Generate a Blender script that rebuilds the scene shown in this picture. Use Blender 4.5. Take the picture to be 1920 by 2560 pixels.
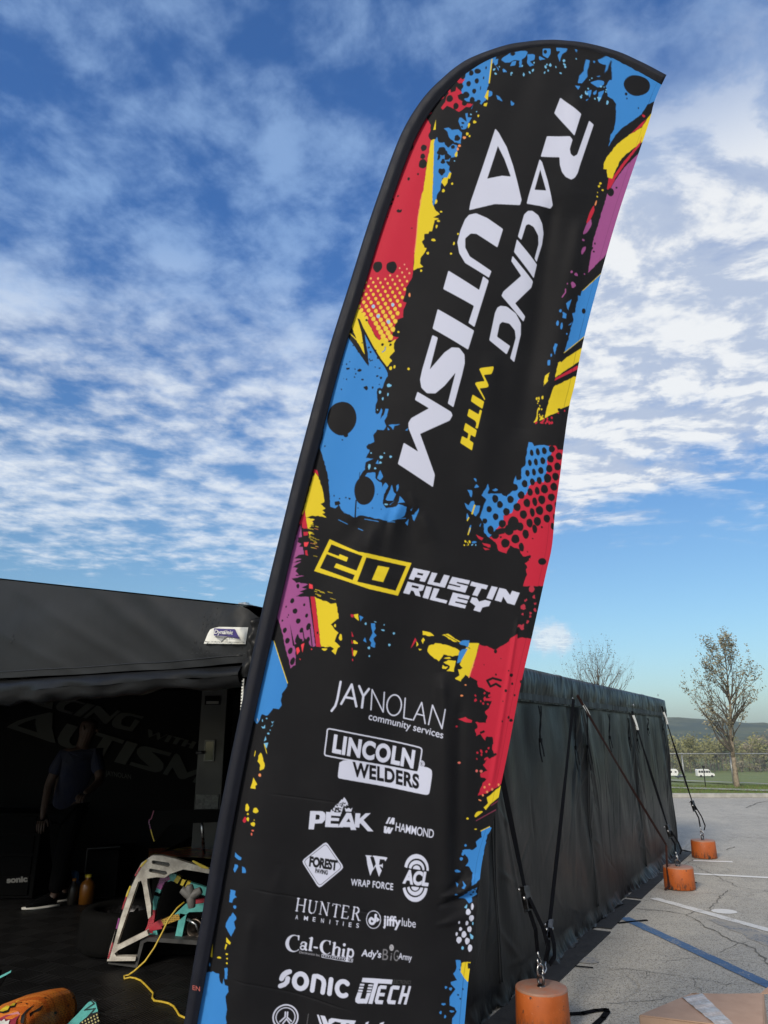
import bpy, bmesh, math, random
import numpy as np
from mathutils import Vector, Matrix
from mathutils.geometry import tessellate_polygon
from mathutils import noise as mnoise

scene = bpy.context.scene
for o in list(bpy.data.objects):
    bpy.data.objects.remove(o)
col = scene.collection

# ---------------------------------------------------------------- camera
FPX, CX, CY = 1848.0, 960.0, 1280.0
PITCH = math.radians(16.7)
CAMZ = 1.6
cam_d = bpy.data.cameras.new('camera')
cam = bpy.data.objects.new('camera', cam_d)
col.objects.link(cam)
cam.location = (0, 0, CAMZ)
cam.rotation_euler = (math.pi / 2 + PITCH, 0, 0)
cam_d.sensor_fit = 'VERTICAL'
cam_d.sensor_height = 36.0
cam_d.lens = 36.0 * FPX / 2560.0
cam_d.clip_start = 0.05
cam_d.clip_end = 9000
scene.camera = cam

# ---------------------------------------------------------------- exposure
scene.view_settings.view_transform = 'Standard'
scene.view_settings.look = 'None'
scene.view_settings.gamma = 1.0
scene.view_settings.exposure = 0.0
scene.view_settings.use_curve_mapping = False

# ---------------------------------------------------------------- sun + sky
SUN_EL = math.radians(30)
SUN_AZ = math.radians(-149)      # clockwise from +Y: low left, behind the camera
sun_d = bpy.data.lights.new('sun', 'SUN')
sun_d.energy = 3.1
sun_d.angle = math.radians(14)
sun_d.color = (1.0, 0.90, 0.76)
sun = bpy.data.objects.new('sun', sun_d)
col.objects.link(sun)
_sv = Vector((math.sin(SUN_AZ) * math.cos(SUN_EL), math.cos(SUN_AZ) * math.cos(SUN_EL), math.sin(SUN_EL)))
sun.rotation_euler = (-_sv).to_track_quat('-Z', 'Y').to_euler()
sun.location = _sv * 60

world = bpy.data.worlds.new('World')
scene.world = world
world.use_nodes = True
wn = world.node_tree
for n in list(wn.nodes):
    wn.nodes.remove(n)

class NT:
    """small helper for writing node trees as expressions"""
    def __init__(s, t): s.t = t
    def n(s, typ, **kw):
        nd = s.t.nodes.new(typ)
        for k, v in kw.items():
            setattr(nd, k, v)
        return nd
    def put(s, sock, v):
        if hasattr(v, 'is_output') or isinstance(v, bpy.types.NodeSocket):
            s.t.links.new(v, sock)
        else:
            sock.default_value = v
    def math(s, op, a, b=0.0, c=None, clamp=False):
        nd = s.n('ShaderNodeMath', operation=op, use_clamp=clamp)
        s.put(nd.inputs[0], a); s.put(nd.inputs[1], b)
        if c is not None: s.put(nd.inputs[2], c)
        return nd.outputs[0]
    def ramp(s, v, a, b, lo=0.0, hi=1.0, smooth=True):
        nd = s.n('ShaderNodeMapRange')
        nd.interpolation_type = 'SMOOTHSTEP' if smooth else 'LINEAR'
        s.put(nd.inputs[0], v)
        nd.inputs[1].default_value = a; nd.inputs[2].default_value = b
        nd.inputs[3].default_value = lo; nd.inputs[4].default_value = hi
        return nd.outputs[0]
    def mix(s, f, a, b, blend='MIX'):
        nd = s.n('ShaderNodeMix', data_type='RGBA', blend_type=blend)
        s.put(nd.inputs[0], f)
        s.put(nd.inputs[6], a if not isinstance(a, tuple) else (*a[:3], 1))
        s.put(nd.inputs[7], b if not isinstance(b, tuple) else (*b[:3], 1))
        return nd.outputs[2]
    def noise(s, vec, scale, detail=4, rough=0.5, dist=0.0):
        nd = s.n('ShaderNodeTexNoise')
        if vec is not None: s.put(nd.inputs['Vector'], vec)
        nd.inputs['Scale'].default_value = scale
        nd.inputs['Detail'].default_value = detail
        nd.inputs['Roughness'].default_value = rough
        nd.inputs['Distortion'].default_value = dist
        return nd.outputs['Fac']
    def mapping(s, vec, scale=(1, 1, 1), rot=(0, 0, 0), loc=(0, 0, 0)):
        nd = s.n('ShaderNodeMapping')
        s.put(nd.inputs[0], vec)
        nd.inputs['Location'].default_value = loc
        nd.inputs['Rotation'].default_value = rot
        nd.inputs['Scale'].default_value = scale
        return nd.outputs[0]

W = NT(wn)
sky = W.n('ShaderNodeTexSky', sky_type='NISHITA')
sky.sun_disc = False
sky.sun_elevation = SUN_EL
sky.sun_rotation = SUN_AZ
sky.air_density = 1.0
sky.dust_density = 1.0
sky.ozone_density = 2.2
tc = W.n('ShaderNodeTexCoord')
sep = W.n('ShaderNodeSeparateXYZ')
wn.links.new(tc.outputs['Generated'], sep.inputs[0])
dx, dy, dz = sep.outputs[0], sep.outputs[1], sep.outputs[2]
zz = W.math('ADD', W.math('MAXIMUM', dz, 0.0), 0.05)
pc = W.n('ShaderNodeCombineXYZ')
W.put(pc.inputs[0], W.math('DIVIDE', dx, zz))
W.put(pc.inputs[1], W.math('DIVIDE', dy, zz))
P2 = pc.outputs[0]
az = W.math('DIVIDE', dx, W.math('MAXIMUM', dy, 0.05))
# coverage of the sky by direction: wisps overhead, ripples on the left, thick cumulus to the right, clear low right
right = W.math('MULTIPLY', W.ramp(az, 0.05, 0.27), W.math('MULTIPLY', W.ramp(dz, 0.80, 0.58), W.ramp(dz, 0.17, 0.27)))
wig = W.math('MULTIPLY', W.math('SUBTRACT', W.noise(tc.outputs['Generated'], 7, 5, 0.6), 0.5), 0.10)
cut_l = W.ramp(W.math('ADD', dz, wig), 0.135, 0.245)
cut_r = W.ramp(W.math('ADD', W.math('SUBTRACT', dz, W.math('MULTIPLY', W.ramp(az, 0.20, 0.46), 0.055)), wig), 0.225, 0.315)
rs = W.ramp(az, -0.02, 0.16)
cut = W.math('ADD', W.math('MULTIPLY', cut_l, W.math('SUBTRACT', 1.0, rs)), W.math('MULTIPLY', cut_r, rs))
low = W.ramp(dz, 0.62, 0.40)                                   # 1 where the rows are, 0 overhead
big = W.noise(W.mapping(P2, (0.9, 0.9, 1), loc=(3.1, 1.7, 0)), 1.9, 3, 0.5)
def rows(off):
    r1 = W.noise(W.mapping(P2, (3.7, 3.5, 1), rot=(0, 0, -0.12), loc=(0.4, 2.2 + off, 0)), 1.8, 9, 0.57, 0.10)
    return r1
rip, rip2 = rows(0.0), rows(0.12)
wsp = W.noise(W.mapping(P2, (1.7, 1.5, 1), rot=(0, 0, 0.5), loc=(7.4, 1.2, 0)), 4.0, 9, 0.58, 0.12)
cum = W.noise(W.mapping(P2, (2.0, 2.3, 1), loc=(1.4, 5.2, 0)), 1.7, 10, 0.60, 0.25)
cum2 = W.noise(W.mapping(P2, (2.0, 2.3, 1), loc=(1.36, 5.32, 0)), 1.7, 10, 0.60, 0.25)
left_t = W.math('ADD', W.math('MULTIPLY', W.math('ADD', W.math('MULTIPLY', rip, .72), W.math('MULTIPLY', wsp, .28)), low), W.math('MULTIPLY', W.math('ADD', wsp, .02), W.math('SUBTRACT', 1.0, low)))
left_t = W.math('ADD', left_t, W.math('MULTIPLY', W.math('SUBTRACT', big, 0.5), 0.42))
left_t = W.math('ADD', left_t, W.math('MULTIPLY', low, 0.085))
right_t = W.math('ADD', W.math('MULTIPLY', cum, 1.0), 0.275)
tex = W.math('ADD', W.math('MULTIPLY', left_t, W.math('SUBTRACT', 1.0, right)), W.math('MULTIPLY', right_t, right))
tex = W.math('SUBTRACT', tex, W.math('MULTIPLY', W.math('SUBTRACT', 1.0, cut), 0.33))
dens = W.math('MULTIPLY', W.ramp(tex, 0.41, 0.75), W.math('MAXIMUM', right, W.math('ADD', 0.48, W.math('MULTIPLY', low, 0.44))))
# cloud cover added behind the viewer, out of view, as neutral fill light
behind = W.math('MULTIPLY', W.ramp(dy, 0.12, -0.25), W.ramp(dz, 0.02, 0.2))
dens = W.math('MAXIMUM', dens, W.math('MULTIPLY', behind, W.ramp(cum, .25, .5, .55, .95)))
# one small cumulus low on the right, a faint streak bank low on the left
pv = Vector(((1378 - CX) / FPX, 0, 0)); _y = (CY - 1592) / FPX
pv = Vector(((1378 - CX) / FPX, math.cos(PITCH) - math.sin(PITCH) * _y, math.sin(PITCH) + math.cos(PITCH) * _y)).normalized()
vd = W.n('ShaderNodeVectorMath', operation='DISTANCE')
wn.links.new(W.mapping(tc.outputs['Generated'], (1, 1, 1.45)), vd.inputs[0])
vd.inputs[1].default_value = (pv.x, pv.y, pv.z * 1.45)
pn = W.noise(tc.outputs['Generated'], 42, 6, 0.6)
puff = W.ramp(W.math('ADD', vd.outputs['Value'], W.math('MULTIPLY', W.math('SUBTRACT', pn, 0.5), 0.055)), 0.040, 0.014)
dens = W.math('MAXIMUM', dens, W.math('MULTIPLY', puff, 0.75))
rel_l = W.ramp(W.math('SUBTRACT', rip, rip2), -0.12, 0.10)
rel_r = W.math('MAXIMUM', W.ramp(W.math('SUBTRACT', cum, cum2), -0.07, 0.07), W.math('MULTIPLY', puff, W.ramp(pn, .3, .6)))
cl_l = W.mix(low, (5.2, 7.6, 11.2), W.mix(rel_l, (7.4, 8.5, 10.2), (9.2, 9.8, 10.5)))
cl_r = W.mix(rel_r, (5.6, 6.5, 8.2), (10.3, 10.5, 10.6))
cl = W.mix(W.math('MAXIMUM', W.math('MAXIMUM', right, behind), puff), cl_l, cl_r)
skyc = W.mix(1.0, sky.outputs[0], W.mix(W.ramp(dz, 0.0, 0.16), (1.0, 1.20, 1.34), W.mix(W.ramp(dz, 0.10, 0.68), (1.02, 1.28, 1.38), (0.72, 1.27, 1.95))), 'MULTIPLY')
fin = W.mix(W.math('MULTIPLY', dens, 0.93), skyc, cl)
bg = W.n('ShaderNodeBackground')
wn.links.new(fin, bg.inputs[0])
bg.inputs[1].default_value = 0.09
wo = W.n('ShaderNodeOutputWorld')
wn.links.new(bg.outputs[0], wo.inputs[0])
# ---------------------------------------------------------------- helpers
SP, CP = math.sin(PITCH), math.cos(PITCH)
def ray(u, v):
    x = (u - CX) / FPX; y = (CY - v) / FPX
    return Vector((x, CP - SP * y, SP + CP * y))
def on_z(u, v, z=0.0):
    r = ray(u, v); t = (z - CAMZ) / r.z
    return Vector((r.x * t, r.y * t, z))
def on_plane(u, v, p0, n):
    r = ray(u, v); o = Vector((0, 0, CAMZ))
    t = (Vector(p0) - o).dot(n) / r.dot(n)
    return o + r * t
def on_y(u, v, y):
    r = ray(u, v); t = y / r.y
    return Vector((r.x * t, y, CAMZ + r.z * t))

class MB:
    def __init__(s): s.v = []; s.f = []; s.mi = []; s.sm = []
    def add(s, vs, fs, mi=0, smooth=False):
        b = len(s.v); s.v += [tuple(p) for p in vs]
        for f in fs:
            s.f.append([i + b for i in f]); s.mi.append(mi); s.sm.append(smooth)
    def obox(s, c, ax, ay, az, mi=0):
        c = Vector(c); ax = Vector(ax); ay = Vector(ay); az = Vector(az)
        vs = [c + ax * i + ay * j + az * k for k in (-1, 1) for j in (-1, 1) for i in (-1, 1)]
        s.add(vs, [(0, 2, 3, 1), (4, 5, 7, 6), (0, 1, 5, 4), (2, 6, 7, 3), (0, 4, 6, 2), (1, 3, 7, 5)], mi)
    def box(s, c, d, mi=0, rz=0.0):
        cz, sz = math.cos(rz), math.sin(rz)
        s.obox(c, (cz * d[0] / 2, sz * d[0] / 2, 0), (-sz * d[1] / 2, cz * d[1] / 2, 0), (0, 0, d[2] / 2), mi)
    def quad(s, a, b, c, d, mi=0, smooth=False): s.add([a, b, c, d], [(0, 1, 2, 3)], mi, smooth)
    def tube(s, pts, rad, n=10, mi=0, smooth=True, caps=True, flat=1.0, ref=None):
        pts = [Vector(p) for p in pts]; N = len(pts)
        if not hasattr(rad, '__len__'): rad = [rad] * N
        vs = []; fs = []
        up = Vector(ref) if ref is not None else None
        for i, p in enumerate(pts):
            t = (pts[min(i + 1, N - 1)] - pts[max(i - 1, 0)]).normalized()
            if up is None:
                up = t.orthogonal().normalized()
            a = (up - t * up.dot(t))
            if a.length < 1e-6: a = t.orthogonal()
            a.normalize(); b = t.cross(a)
            if ref is None: up = a
            for k in range(n):
                an = 2 * math.pi * k / n
                vs.append(p + a * (math.cos(an) * rad[i] * flat) + b * (math.sin(an) * rad[i]))
        for i in range(N - 1):
            for k in range(n):
                k2 = (k + 1) % n
                fs.append((i * n + k, i * n + k2, (i + 1) * n + k2, (i + 1) * n + k))
        if caps:
            fs.append(tuple(range(n - 1, -1, -1))); fs.append(tuple(range((N - 1) * n, N * n)))
        s.add(vs, fs, mi, smooth)
    def ribbon(s, pts, w, side, th=0.003, mi=0):
        """flat webbing strip with thickness; side = unit vector across the strip"""
        pts = [Vector(p) for p in pts]; N = len(pts); vs = []; fs = []
        for i, p in enumerate(pts):
            sd = Vector(side[i]) if isinstance(side, list) else Vector(side)
            t = (pts[min(i + 1, N - 1)] - pts[max(i - 1, 0)]).normalized()
            sd = (sd - t * sd.dot(t)).normalized(); nn = t.cross(sd) * (th / 2)
            vs += [p + sd * w / 2 + nn, p - sd * w / 2 + nn, p - sd * w / 2 - nn, p + sd * w / 2 - nn]
        for i in range(N - 1):
            for k in range(4):
                k2 = (k + 1) % 4
                fs.append((i * 4 + k, (i + 1) * 4 + k, (i + 1) * 4 + k2, i * 4 + k2))
        fs.append((0, 1, 2, 3)); fs.append(tuple(N * 4 - 1 - k for k in range(4)))
        s.add(vs, fs, mi)
    def lathe(s, c, prof, n=40, mi=0, axis=None, smooth=True):
        """prof = [(r, h)...] about axis (default z)"""
        c = Vector(c); az_ = Vector(axis).normalized() if axis else Vector((0, 0, 1))
        a = az_.orthogonal().normalized(); b = az_.cross(a); vs = []; fs = []
        for r, h in prof:
            for k in range(n):
                an = 2 * math.pi * k / n
                vs.append(c + az_ * h + a * (r * math.cos(an)) + b * (r * math.sin(an)))
        for i in range(len(prof) - 1):
            for k in range(n):
                k2 = (k + 1) % n
                fs.append((i * n + k, i * n + k2, (i + 1) * n + k2, (i + 1) * n + k))
        s.add(vs, fs, mi, smooth)
    def grid(s, fn, nu, nv, mi=0, smooth=True):
        vs = [fn(i / nu, j / nv) for j in range(nv + 1) for i in range(nu + 1)]
        fs = [(j * (nu + 1) + i, j * (nu + 1) + i + 1, (j + 1) * (nu + 1) + i + 1, (j + 1) * (nu + 1) + i) for j in range(nv) for i in range(nu)]
        s.add(vs, fs, mi, smooth)
    def extrude(s, loops, to3, depth, mi=0):
        """2D outline (first loop) with holes, mapped by to3(x,y)->Vector, extruded along the vector depth"""
        loops = [list(l) for l in loops]
        tri = tessellate_polygon([[Vector((x, y, 0)) for x, y in l] for l in loops])
        flat = [p for l in loops for p in l]
        fr = [to3(x, y) for x, y in flat]; n = len(fr)
        bk = [p + Vector(depth) for p in fr]
        s.add(fr + bk, [tuple(t) for t in tri] + [tuple(i + n for i in reversed(t)) for t in tri], mi)
        o = 0
        for l in loops:
            m = len(l)
            s.add([fr[o + i] for i in range(m)] + [bk[o + i] for i in range(m)], [(i, (i + 1) % m, m + (i + 1) % m, m + i) for i in range(m)], mi)
            o += m
    def build(s, name, mats, parent=None, bevel=None, fixn=True, auto=None):
        me = bpy.data.meshes.new(name)
        me.from_pydata(s.v, [], s.f)
        if not isinstance(mats, (list, tuple)): mats = [mats]
        for m in mats: me.materials.append(m)
        me.polygons.foreach_set('material_index', s.mi)
        me.polygons.foreach_set('use_smooth', s.sm)
        if fixn:
            bm = bmesh.new(); bm.from_mesh(me)
            bmesh.ops.recalc_face_normals(bm, faces=bm.faces)
            bm.to_mesh(me); bm.free()
        me.update()
        o = bpy.data.objects.new(name, me)
        col.objects.link(o)
        if parent is not None:
            o.parent = parent
            o.matrix_parent_inverse = parent.matrix_world.inverted()
        if bevel:
            md = o.modifiers.new('bevel', 'BEVEL'); md.width = bevel; md.segments = 2; md.limit_method = 'ANGLE'; md.angle_limit = math.radians(40)
        return o

def thing(name, loc, label, cat, group=None):
    o = bpy.data.objects.new(name, None); col.objects.link(o)
    o.location = loc; o.empty_display_size = 0.1
    o.matrix_world = Matrix.Translation(Vector(loc))
    o['label'] = label; o['category'] = cat
    if group: o['group'] = group
    return o
def tag(o, label, cat, group=None):
    o['label'] = label; o['category'] = cat
    if group: o['group'] = group
    return o
def struct(o): o['kind'] = 'structure'; return o
def stuff(o, label, cat): o['kind'] = 'stuff'; o['label'] = label; o['category'] = cat; return o

def mat(name, c, rough=0.6, var=0.0, vs=8.0, bump=0.0, bs=60.0, metal=0.0, spec=0.5, c2=None, sheen=0.0, detail=5):
    m = bpy.data.materials.new(name); m.use_nodes = True
    t = NT(m.node_tree); b = m.node_tree.nodes['Principled BSDF']
    b.inputs['Roughness'].default_value = rough
    b.inputs['Metallic'].default_value = metal
    b.inputs['Specular IOR Level'].default_value = spec
    if sheen:
        b.inputs['Sheen Weight'].default_value = sheen
    co = t.n('ShaderNodeTexCoord').outputs['Object']
    if var or c2:
        f = t.ramp(t.noise(co, vs, detail, 0.6), 0.3, 0.7)
        a = c2 if c2 else tuple(x * (1 - var) for x in c)
        b2 = c if c2 else tuple(min(1, x * (1 + var)) for x in c)
        t.put(b.inputs['Base Color'], t.mix(f, a, b2))
        t.put(b.inputs['Roughness'], t.ramp(f, 0, 1, max(0, rough - 0.08), min(1, rough + 0.08), False))
    else:
        b.inputs['Base Color'].default_value = (*c, 1)
    if bump:
        bp = t.n('ShaderNodeBump'); bp.inputs['Strength'].default_value = bump; bp.inputs['Distance'].default_value = 0.01
        t.put(bp.inputs['Height'], t.noise(co, bs, 6, 0.6))
        t.put(b.inputs['Normal'], bp.outputs[0])
    return m
def srgb(r, g, b):
    f = lambda c: (c / 255 / 12.92) if c <= 10.3 else (((c / 255) + 0.055) / 1.055) ** 2.4
    return (f(r), f(g), f(b))

M = {}
M['black_metal'] = mat('black_metal', (0.012, 0.012, 0.013), 0.4)
M['steel'] = mat('steel', (0.45, 0.45, 0.46), 0.32, 0.25, 40, metal=1.0)
M['dark_steel'] = mat('dark_steel', (0.10, 0.10, 0.105), 0.4, 0.3, 40, metal=1.0)
M['webbing'] = mat('webbing', (0.0032, 0.0032, 0.0045), 0.85, 0.3, 60, 0.4, 300, spec=0.08)
M['webbing_red'] = mat('webbing_red', (0.035, 0.014, 0.011), 0.85, 0.3, 60, 0.4, 300, spec=0.1)
M['white_tag'] = mat('white_tag', (0.62, 0.62, 0.58), 0.6, 0.1, 20)
M['dark_plastic'] = mat('dark_plastic', (0.015, 0.015, 0.016), 0.5, 0.2, 20)
# ---------------------------------------------------------------- terrain, lot, field, hills
SLOPE = 0.0522
LOT_Y = 20.6
def terr(y):
    if y < 26: return 0.0
    if y < 270: return -SLOPE * (y - 26)
    z0 = -SLOPE * 244
    if y < 340: return z0 - 0.012 * (y - 270)
    return z0 - 0.84 - 0.002 * (y - 340)
def on_terr(u, v):
    r = ray(u, v); lo, hi = 5.0, 900.0
    for i in range(3000):
        y = lo + i * 0.3
        if CAMZ + r.z / r.y * y < terr(y): break
    return Vector((r.x / r.y * y, y, terr(y)))
ys = [-80, -30, 0, 10, 20.7, 22, 24, 26, 30, 36, 45, 60, 80, 110, 150, 200, 240, 270, 300, 340, 420, 520, 700, 1000, 1500, 3000]
xs = [-3000, -1200, -500, -200, -80, -30, 0, 5, 8, 11, 14, 17, 20, 30, 50, 80, 110, 140, 180, 240, 320, 450, 700, 1200, 3000]
mb = MB()
mb.add([(x, y, terr(y) - 0.012 + (0.02 * math.sin(x * .7 + y * .4) if 27 < y < 300 else 0)) for y in ys for x in xs], [(j * len(xs) + i, j * len(xs) + i + 1, (j + 1) * len(xs) + i + 1, (j + 1) * len(xs) + i) for j in range(len(ys) - 1) for i in range(len(xs) - 1)], 0, True)
g = bpy.data.materials.new('meadow_grass'); g.use_nodes = True
t = NT(g.node_tree); b = g.node_tree.nodes['Principled BSDF']; co = t.n('ShaderNodeTexCoord').outputs['Object']
a = t.ramp(t.noise(t.mapping(co, (1, .35, 1)), .22, 6, .6), .3, .7); f2 = t.ramp(t.noise(co, 2.2, 6, .7), .3, .75)
c = t.mix(a, (.115, .165, .036), (.215, .225, .070)); c = t.mix(f2, c, (.145, .19, .048))
t.put(b.inputs['Base Color'], c); b.inputs['Roughness'].default_value = .9
bp = t.n('ShaderNodeBump'); bp.inputs['Strength'].default_value = .6; bp.inputs['Distance'].default_value = .05
t.put(bp.inputs['Height'], t.noise(co, 14, 4, .7)); t.put(b.inputs['Normal'], bp.outputs[0])
ground = struct(mb.build('ground', g))

# asphalt lot ---------------------------------------------------------------
am = bpy.data.materials.new('worn_asphalt'); am.use_nodes = True
t = NT(am.node_tree); b = am.node_tree.nodes['Principled BSDF']; co = t.n('ShaderNodeTexCoord').outputs['Object']
n1 = t.noise(co, .45, 6, .6); n2 = t.noise(co, 95, 3, .75); n3 = t.noise(co, 3.2, 7, .65)
vo = t.n('ShaderNodeTexVoronoi', feature='F1'); vo.inputs['Scale'].default_value = 85; t.put(vo.inputs['Vector'], co)
c = t.mix(t.ramp(n1, .3, .7), (.37, .338, .275), (.51, .468, .385))
c = t.mix(t.ramp(n3, .35, .75, 0, .5), c, (.20, .19, .172))
c = t.mix(t.ramp(n2, .46, .54, 0, .7), c, (.50, .48, .44))
c = t.mix(t.ramp(t.noise(co, 120, 2, .6), .54, .62, 0, .8), c, (.075, .072, .068))
# fine crack network
wv = t.n('ShaderNodeVectorMath', operation='ADD')
nv_ = t.n('ShaderNodeTexNoise'); nv_.inputs['Scale'].default_value = 1.3; nv_.inputs['Detail'].default_value = 6; t.put(nv_.inputs['Vector'], co)
sc2 = t.n('ShaderNodeVectorMath', operation='SCALE'); t.put(sc2.inputs[0], nv_.outputs['Color']); sc2.inputs['Scale'].default_value = .9
t.put(wv.inputs[0], co); t.put(wv.inputs[1], sc2.outputs[0])
v2 = t.n('ShaderNodeTexVoronoi', feature='DISTANCE_TO_EDGE'); v2.inputs['Scale'].default_value = .42; t.put(v2.inputs['Vector'], wv.outputs[0])
crk = t.math('MULTIPLY', t.ramp(v2.outputs['Distance'], .003, .009, 1, 0), t.ramp(t.noise(co, .6, 3, .5), .44, .56))
c = t.mix(t.math('MULTIPLY', crk, .18), c, (.035, .034, .032))
# oil and tar stains
st = t.ramp(t.noise(t.mapping(co, (.5, 1.4, 1)), 1.1, 5, .65), .64, .76, 0, .45)
c = t.mix(st, c, (.075, .073, .07))
t.put(b.inputs['Base Color'], c); b.inputs['Roughness'].default_value = .82; b.inputs['Specular IOR Level'].default_value = .35
bp = t.n('ShaderNodeBump'); bp.inputs['Strength'].default_value = .55; bp.inputs['Distance'].default_value = .006
hh = t.math('SUBTRACT', t.math('ADD', t.math('MULTIPLY', n2, .8), t.math('MULTIPLY', vo.outputs['Distance'], .6)), t.math('MULTIPLY', crk, 1.5))
t.put(bp.inputs['Height'], hh); t.put(b.inputs['Normal'], bp.outputs[0])
mb = MB(); mb.quad((-45, -25, .004), (70, -25, .004), (70, LOT_Y, .004), (-45, LOT_Y, .004)); struct(mb.build('parking_lot', am))
M['concrete'] = mat('kerb_concrete', (.34, .33, .30), .85, .2, 6, .3, 60)
mb = MB(); mb.box((12, LOT_Y + .09, .05), (115, .18, .11)); struct(mb.build('kerb', M['concrete'], bevel=.02))
# cracks that read in the photograph
mb = MB()
c8 = lambda x, y: (1220 + x * 700 / 1659, 1960 + y * 700 / 1659)
RC = random.Random(3)
def crack(P, w):
    pts = [on_z(*c8(*p), .0085) for p in P]; Q = []
    for a, b2 in zip(pts[:-1], pts[1:]):
        k = max(2, int((b2 - a).length / .05))
        for i in range(k):
            q = a.lerp(b2, i / k); Q.append(q + Vector((RC.gauss(0, .012), RC.gauss(0, .012), 0)))
    Q.append(pts[-1])
    for a, b2 in zip(Q[:-1], Q[1:]):
        d = (b2 - a).normalized(); s = Vector((-d.y, d.x, 0)) * w * RC.uniform(.15, .5)
        mb.quad(a - s, b2 - s, b2 + s, a + s)
crack([(880, 738), (1050, 752), (1180, 770), (1290, 840), (1400, 900), (1560, 968), (1659, 1062), (1720, 1110)], .016)
crack([(1180, 770), (1240, 755), (1310, 748), (1360, 692), (1420, 628)], .012)
crack([(1190, 470), (1300, 520), (1480, 608), (1700, 640)], .010); crack([(1150, 480), (1230, 440), (1280, 425)], .012)
crack([(620, 1085), (900, 1100), (1120, 1140), (1260, 1150), (1400, 1180), (1659, 1180)], .007)
crack([(700, 1300), (900, 1290), (1100, 1255)], .007); crack([(1230, 1150), (1225, 1195), (1265, 1225)], .007)
crack([(1380, 995), (1460, 950), (1560, 930)], .006); crack([(930, 1150), (940, 1110)], .005); crack([(1410, 390), (1460, 370)], .02); crack([(1530, 140), (1600, 110), (1659, 100)], .05); crack([(1440, 295), (1560, 320)], .012)
struct(mb.build('pavement_cracks', mat('tar_crack', (.15, .142, .125), .9), fixn=False))

# painted markings ---------------------------------------------------------
def paint(name, c, wear):
    m = bpy.data.materials.new(name); m.use_nodes = True
    t = NT(m.node_tree); b = m.node_tree.nodes['Principled BSDF']; co = t.n('ShaderNodeTexCoord').outputs['Object']
    f = t.math('ADD', t.math('MULTIPLY', t.noise(co, 70, 4, .75), .6), t.math('MULTIPLY', t.noise(co, 4, 6, .7), .4))
    m2 = t.ramp(f, wear - .05, wear + .05)
    t.put(b.inputs['Base Color'], t.mix(m2, c, (.36, .33, .28))); b.inputs['Roughness'].default_value = .75
    bp = t.n('ShaderNodeBump'); bp.inputs['Strength'].default_value = .4; bp.inputs['Distance'].default_value = .005
    t.put(bp.inputs['Height'], t.noise(co, 95, 3, .75)); t.put(b.inputs['Normal'], bp.outputs[0]); return m
PW = paint('white_road_paint', (.74, .73, .70), .63); PW2 = paint('thin_white_road_paint', (.70, .69, .66), .57); PB = paint('blue_road_paint', (.055, .13, .26), .57); PG = paint('faded_blue_paint', (.13, .16, .21), .46)
def line(name, a, b2, w, m, z=.0085, ragged=.0):
    A = on_z(*a, z); B = on_z(*b2, z); d = (B - A).normalized(); s = Vector((-d.y, d.x, 0)) * w / 2
    mb = MB(); n = max(2, int((B - A).length / .06)); rr = random.Random(len(name) + int(a[0]))
    P = [A.lerp(B, i / n) for i in range(n + 1)]
    L = [p + s * (1 + rr.gauss(0, ragged)) for p in P]; R = [p - s * (1 + rr.gauss(0, ragged)) for p in P]
    for i in range(n): mb.quad(L[i], R[i], R[i + 1], L[i + 1])
    return struct(mb.build(name, m, fixn=False))
line('blue_marking', c8(805, 790), c8(1900, 1300), .105, PB, .0085, .06)
line('white_marking', c8(980, 675), c8(1760, 892), .105, PW2, .0085, .10)
line('white_marking', c8(1205, 530), c8(2000, 572), .10, PW, .0085, .06)
line('white_marking', c8(1215, 453), c8(1450, 461), .10, PW, .0085, .06)
line('faded_marking', c8(1360, 800), c8(1760, 970), .22, PG, .0065, .12)
def spot(name, u, v, rx, ry, m):
    p = on_z(u, v, .0085); mb = MB(); n = 28
    mb.add([(p.x + rx * math.cos(6.283 * i / n) * (1 + .05 * math.sin(3 * i)), p.y + ry * math.sin(6.283 * i / n), p.z) for i in range(n)], [tuple(range(n))]); struct(mb.build(name, m, fixn=False))
spot('white_spot', *c8(1400, 754), .115, .10, PW); spot('blue_spot', *c8(588, 1043), .085, .085, PG)

# path and far lane ---------------------------------------------------------
def strip(name, top, bot, m, fn, dz):
    mb = MB(); n = 14; L = []
    for i in range(n + 1):
        k = i / n
        a = fn(top[0][0] + (top[1][0] - top[0][0]) * k, top[0][1] + (top[1][1] - top[0][1]) * k); b2 = fn(bot[0][0] + (bot[1][0] - bot[0][0]) * k, bot[0][1] + (bot[1][1] - bot[0][1]) * k)
        L.append((a + Vector((0, 0, dz)), b2 + Vector((0, 0, dz))))
    for i in range(n): mb.quad(L[i][0], L[i][1], L[i + 1][1], L[i + 1][0])
    return struct(mb.build(name, m, fixn=False))
strip('footpath', [(1600, 1966), (2050, 1979)], [(1600, 1969), (2050, 1984)], M['concrete'], lambda u, v: on_z(u, v, 0), .02)
strip('far_lane', [(1560, 1945), (1925, 1964.5)], [(1560, 1948), (1925, 1966.2)], M['concrete'], on_terr, .06)

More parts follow.
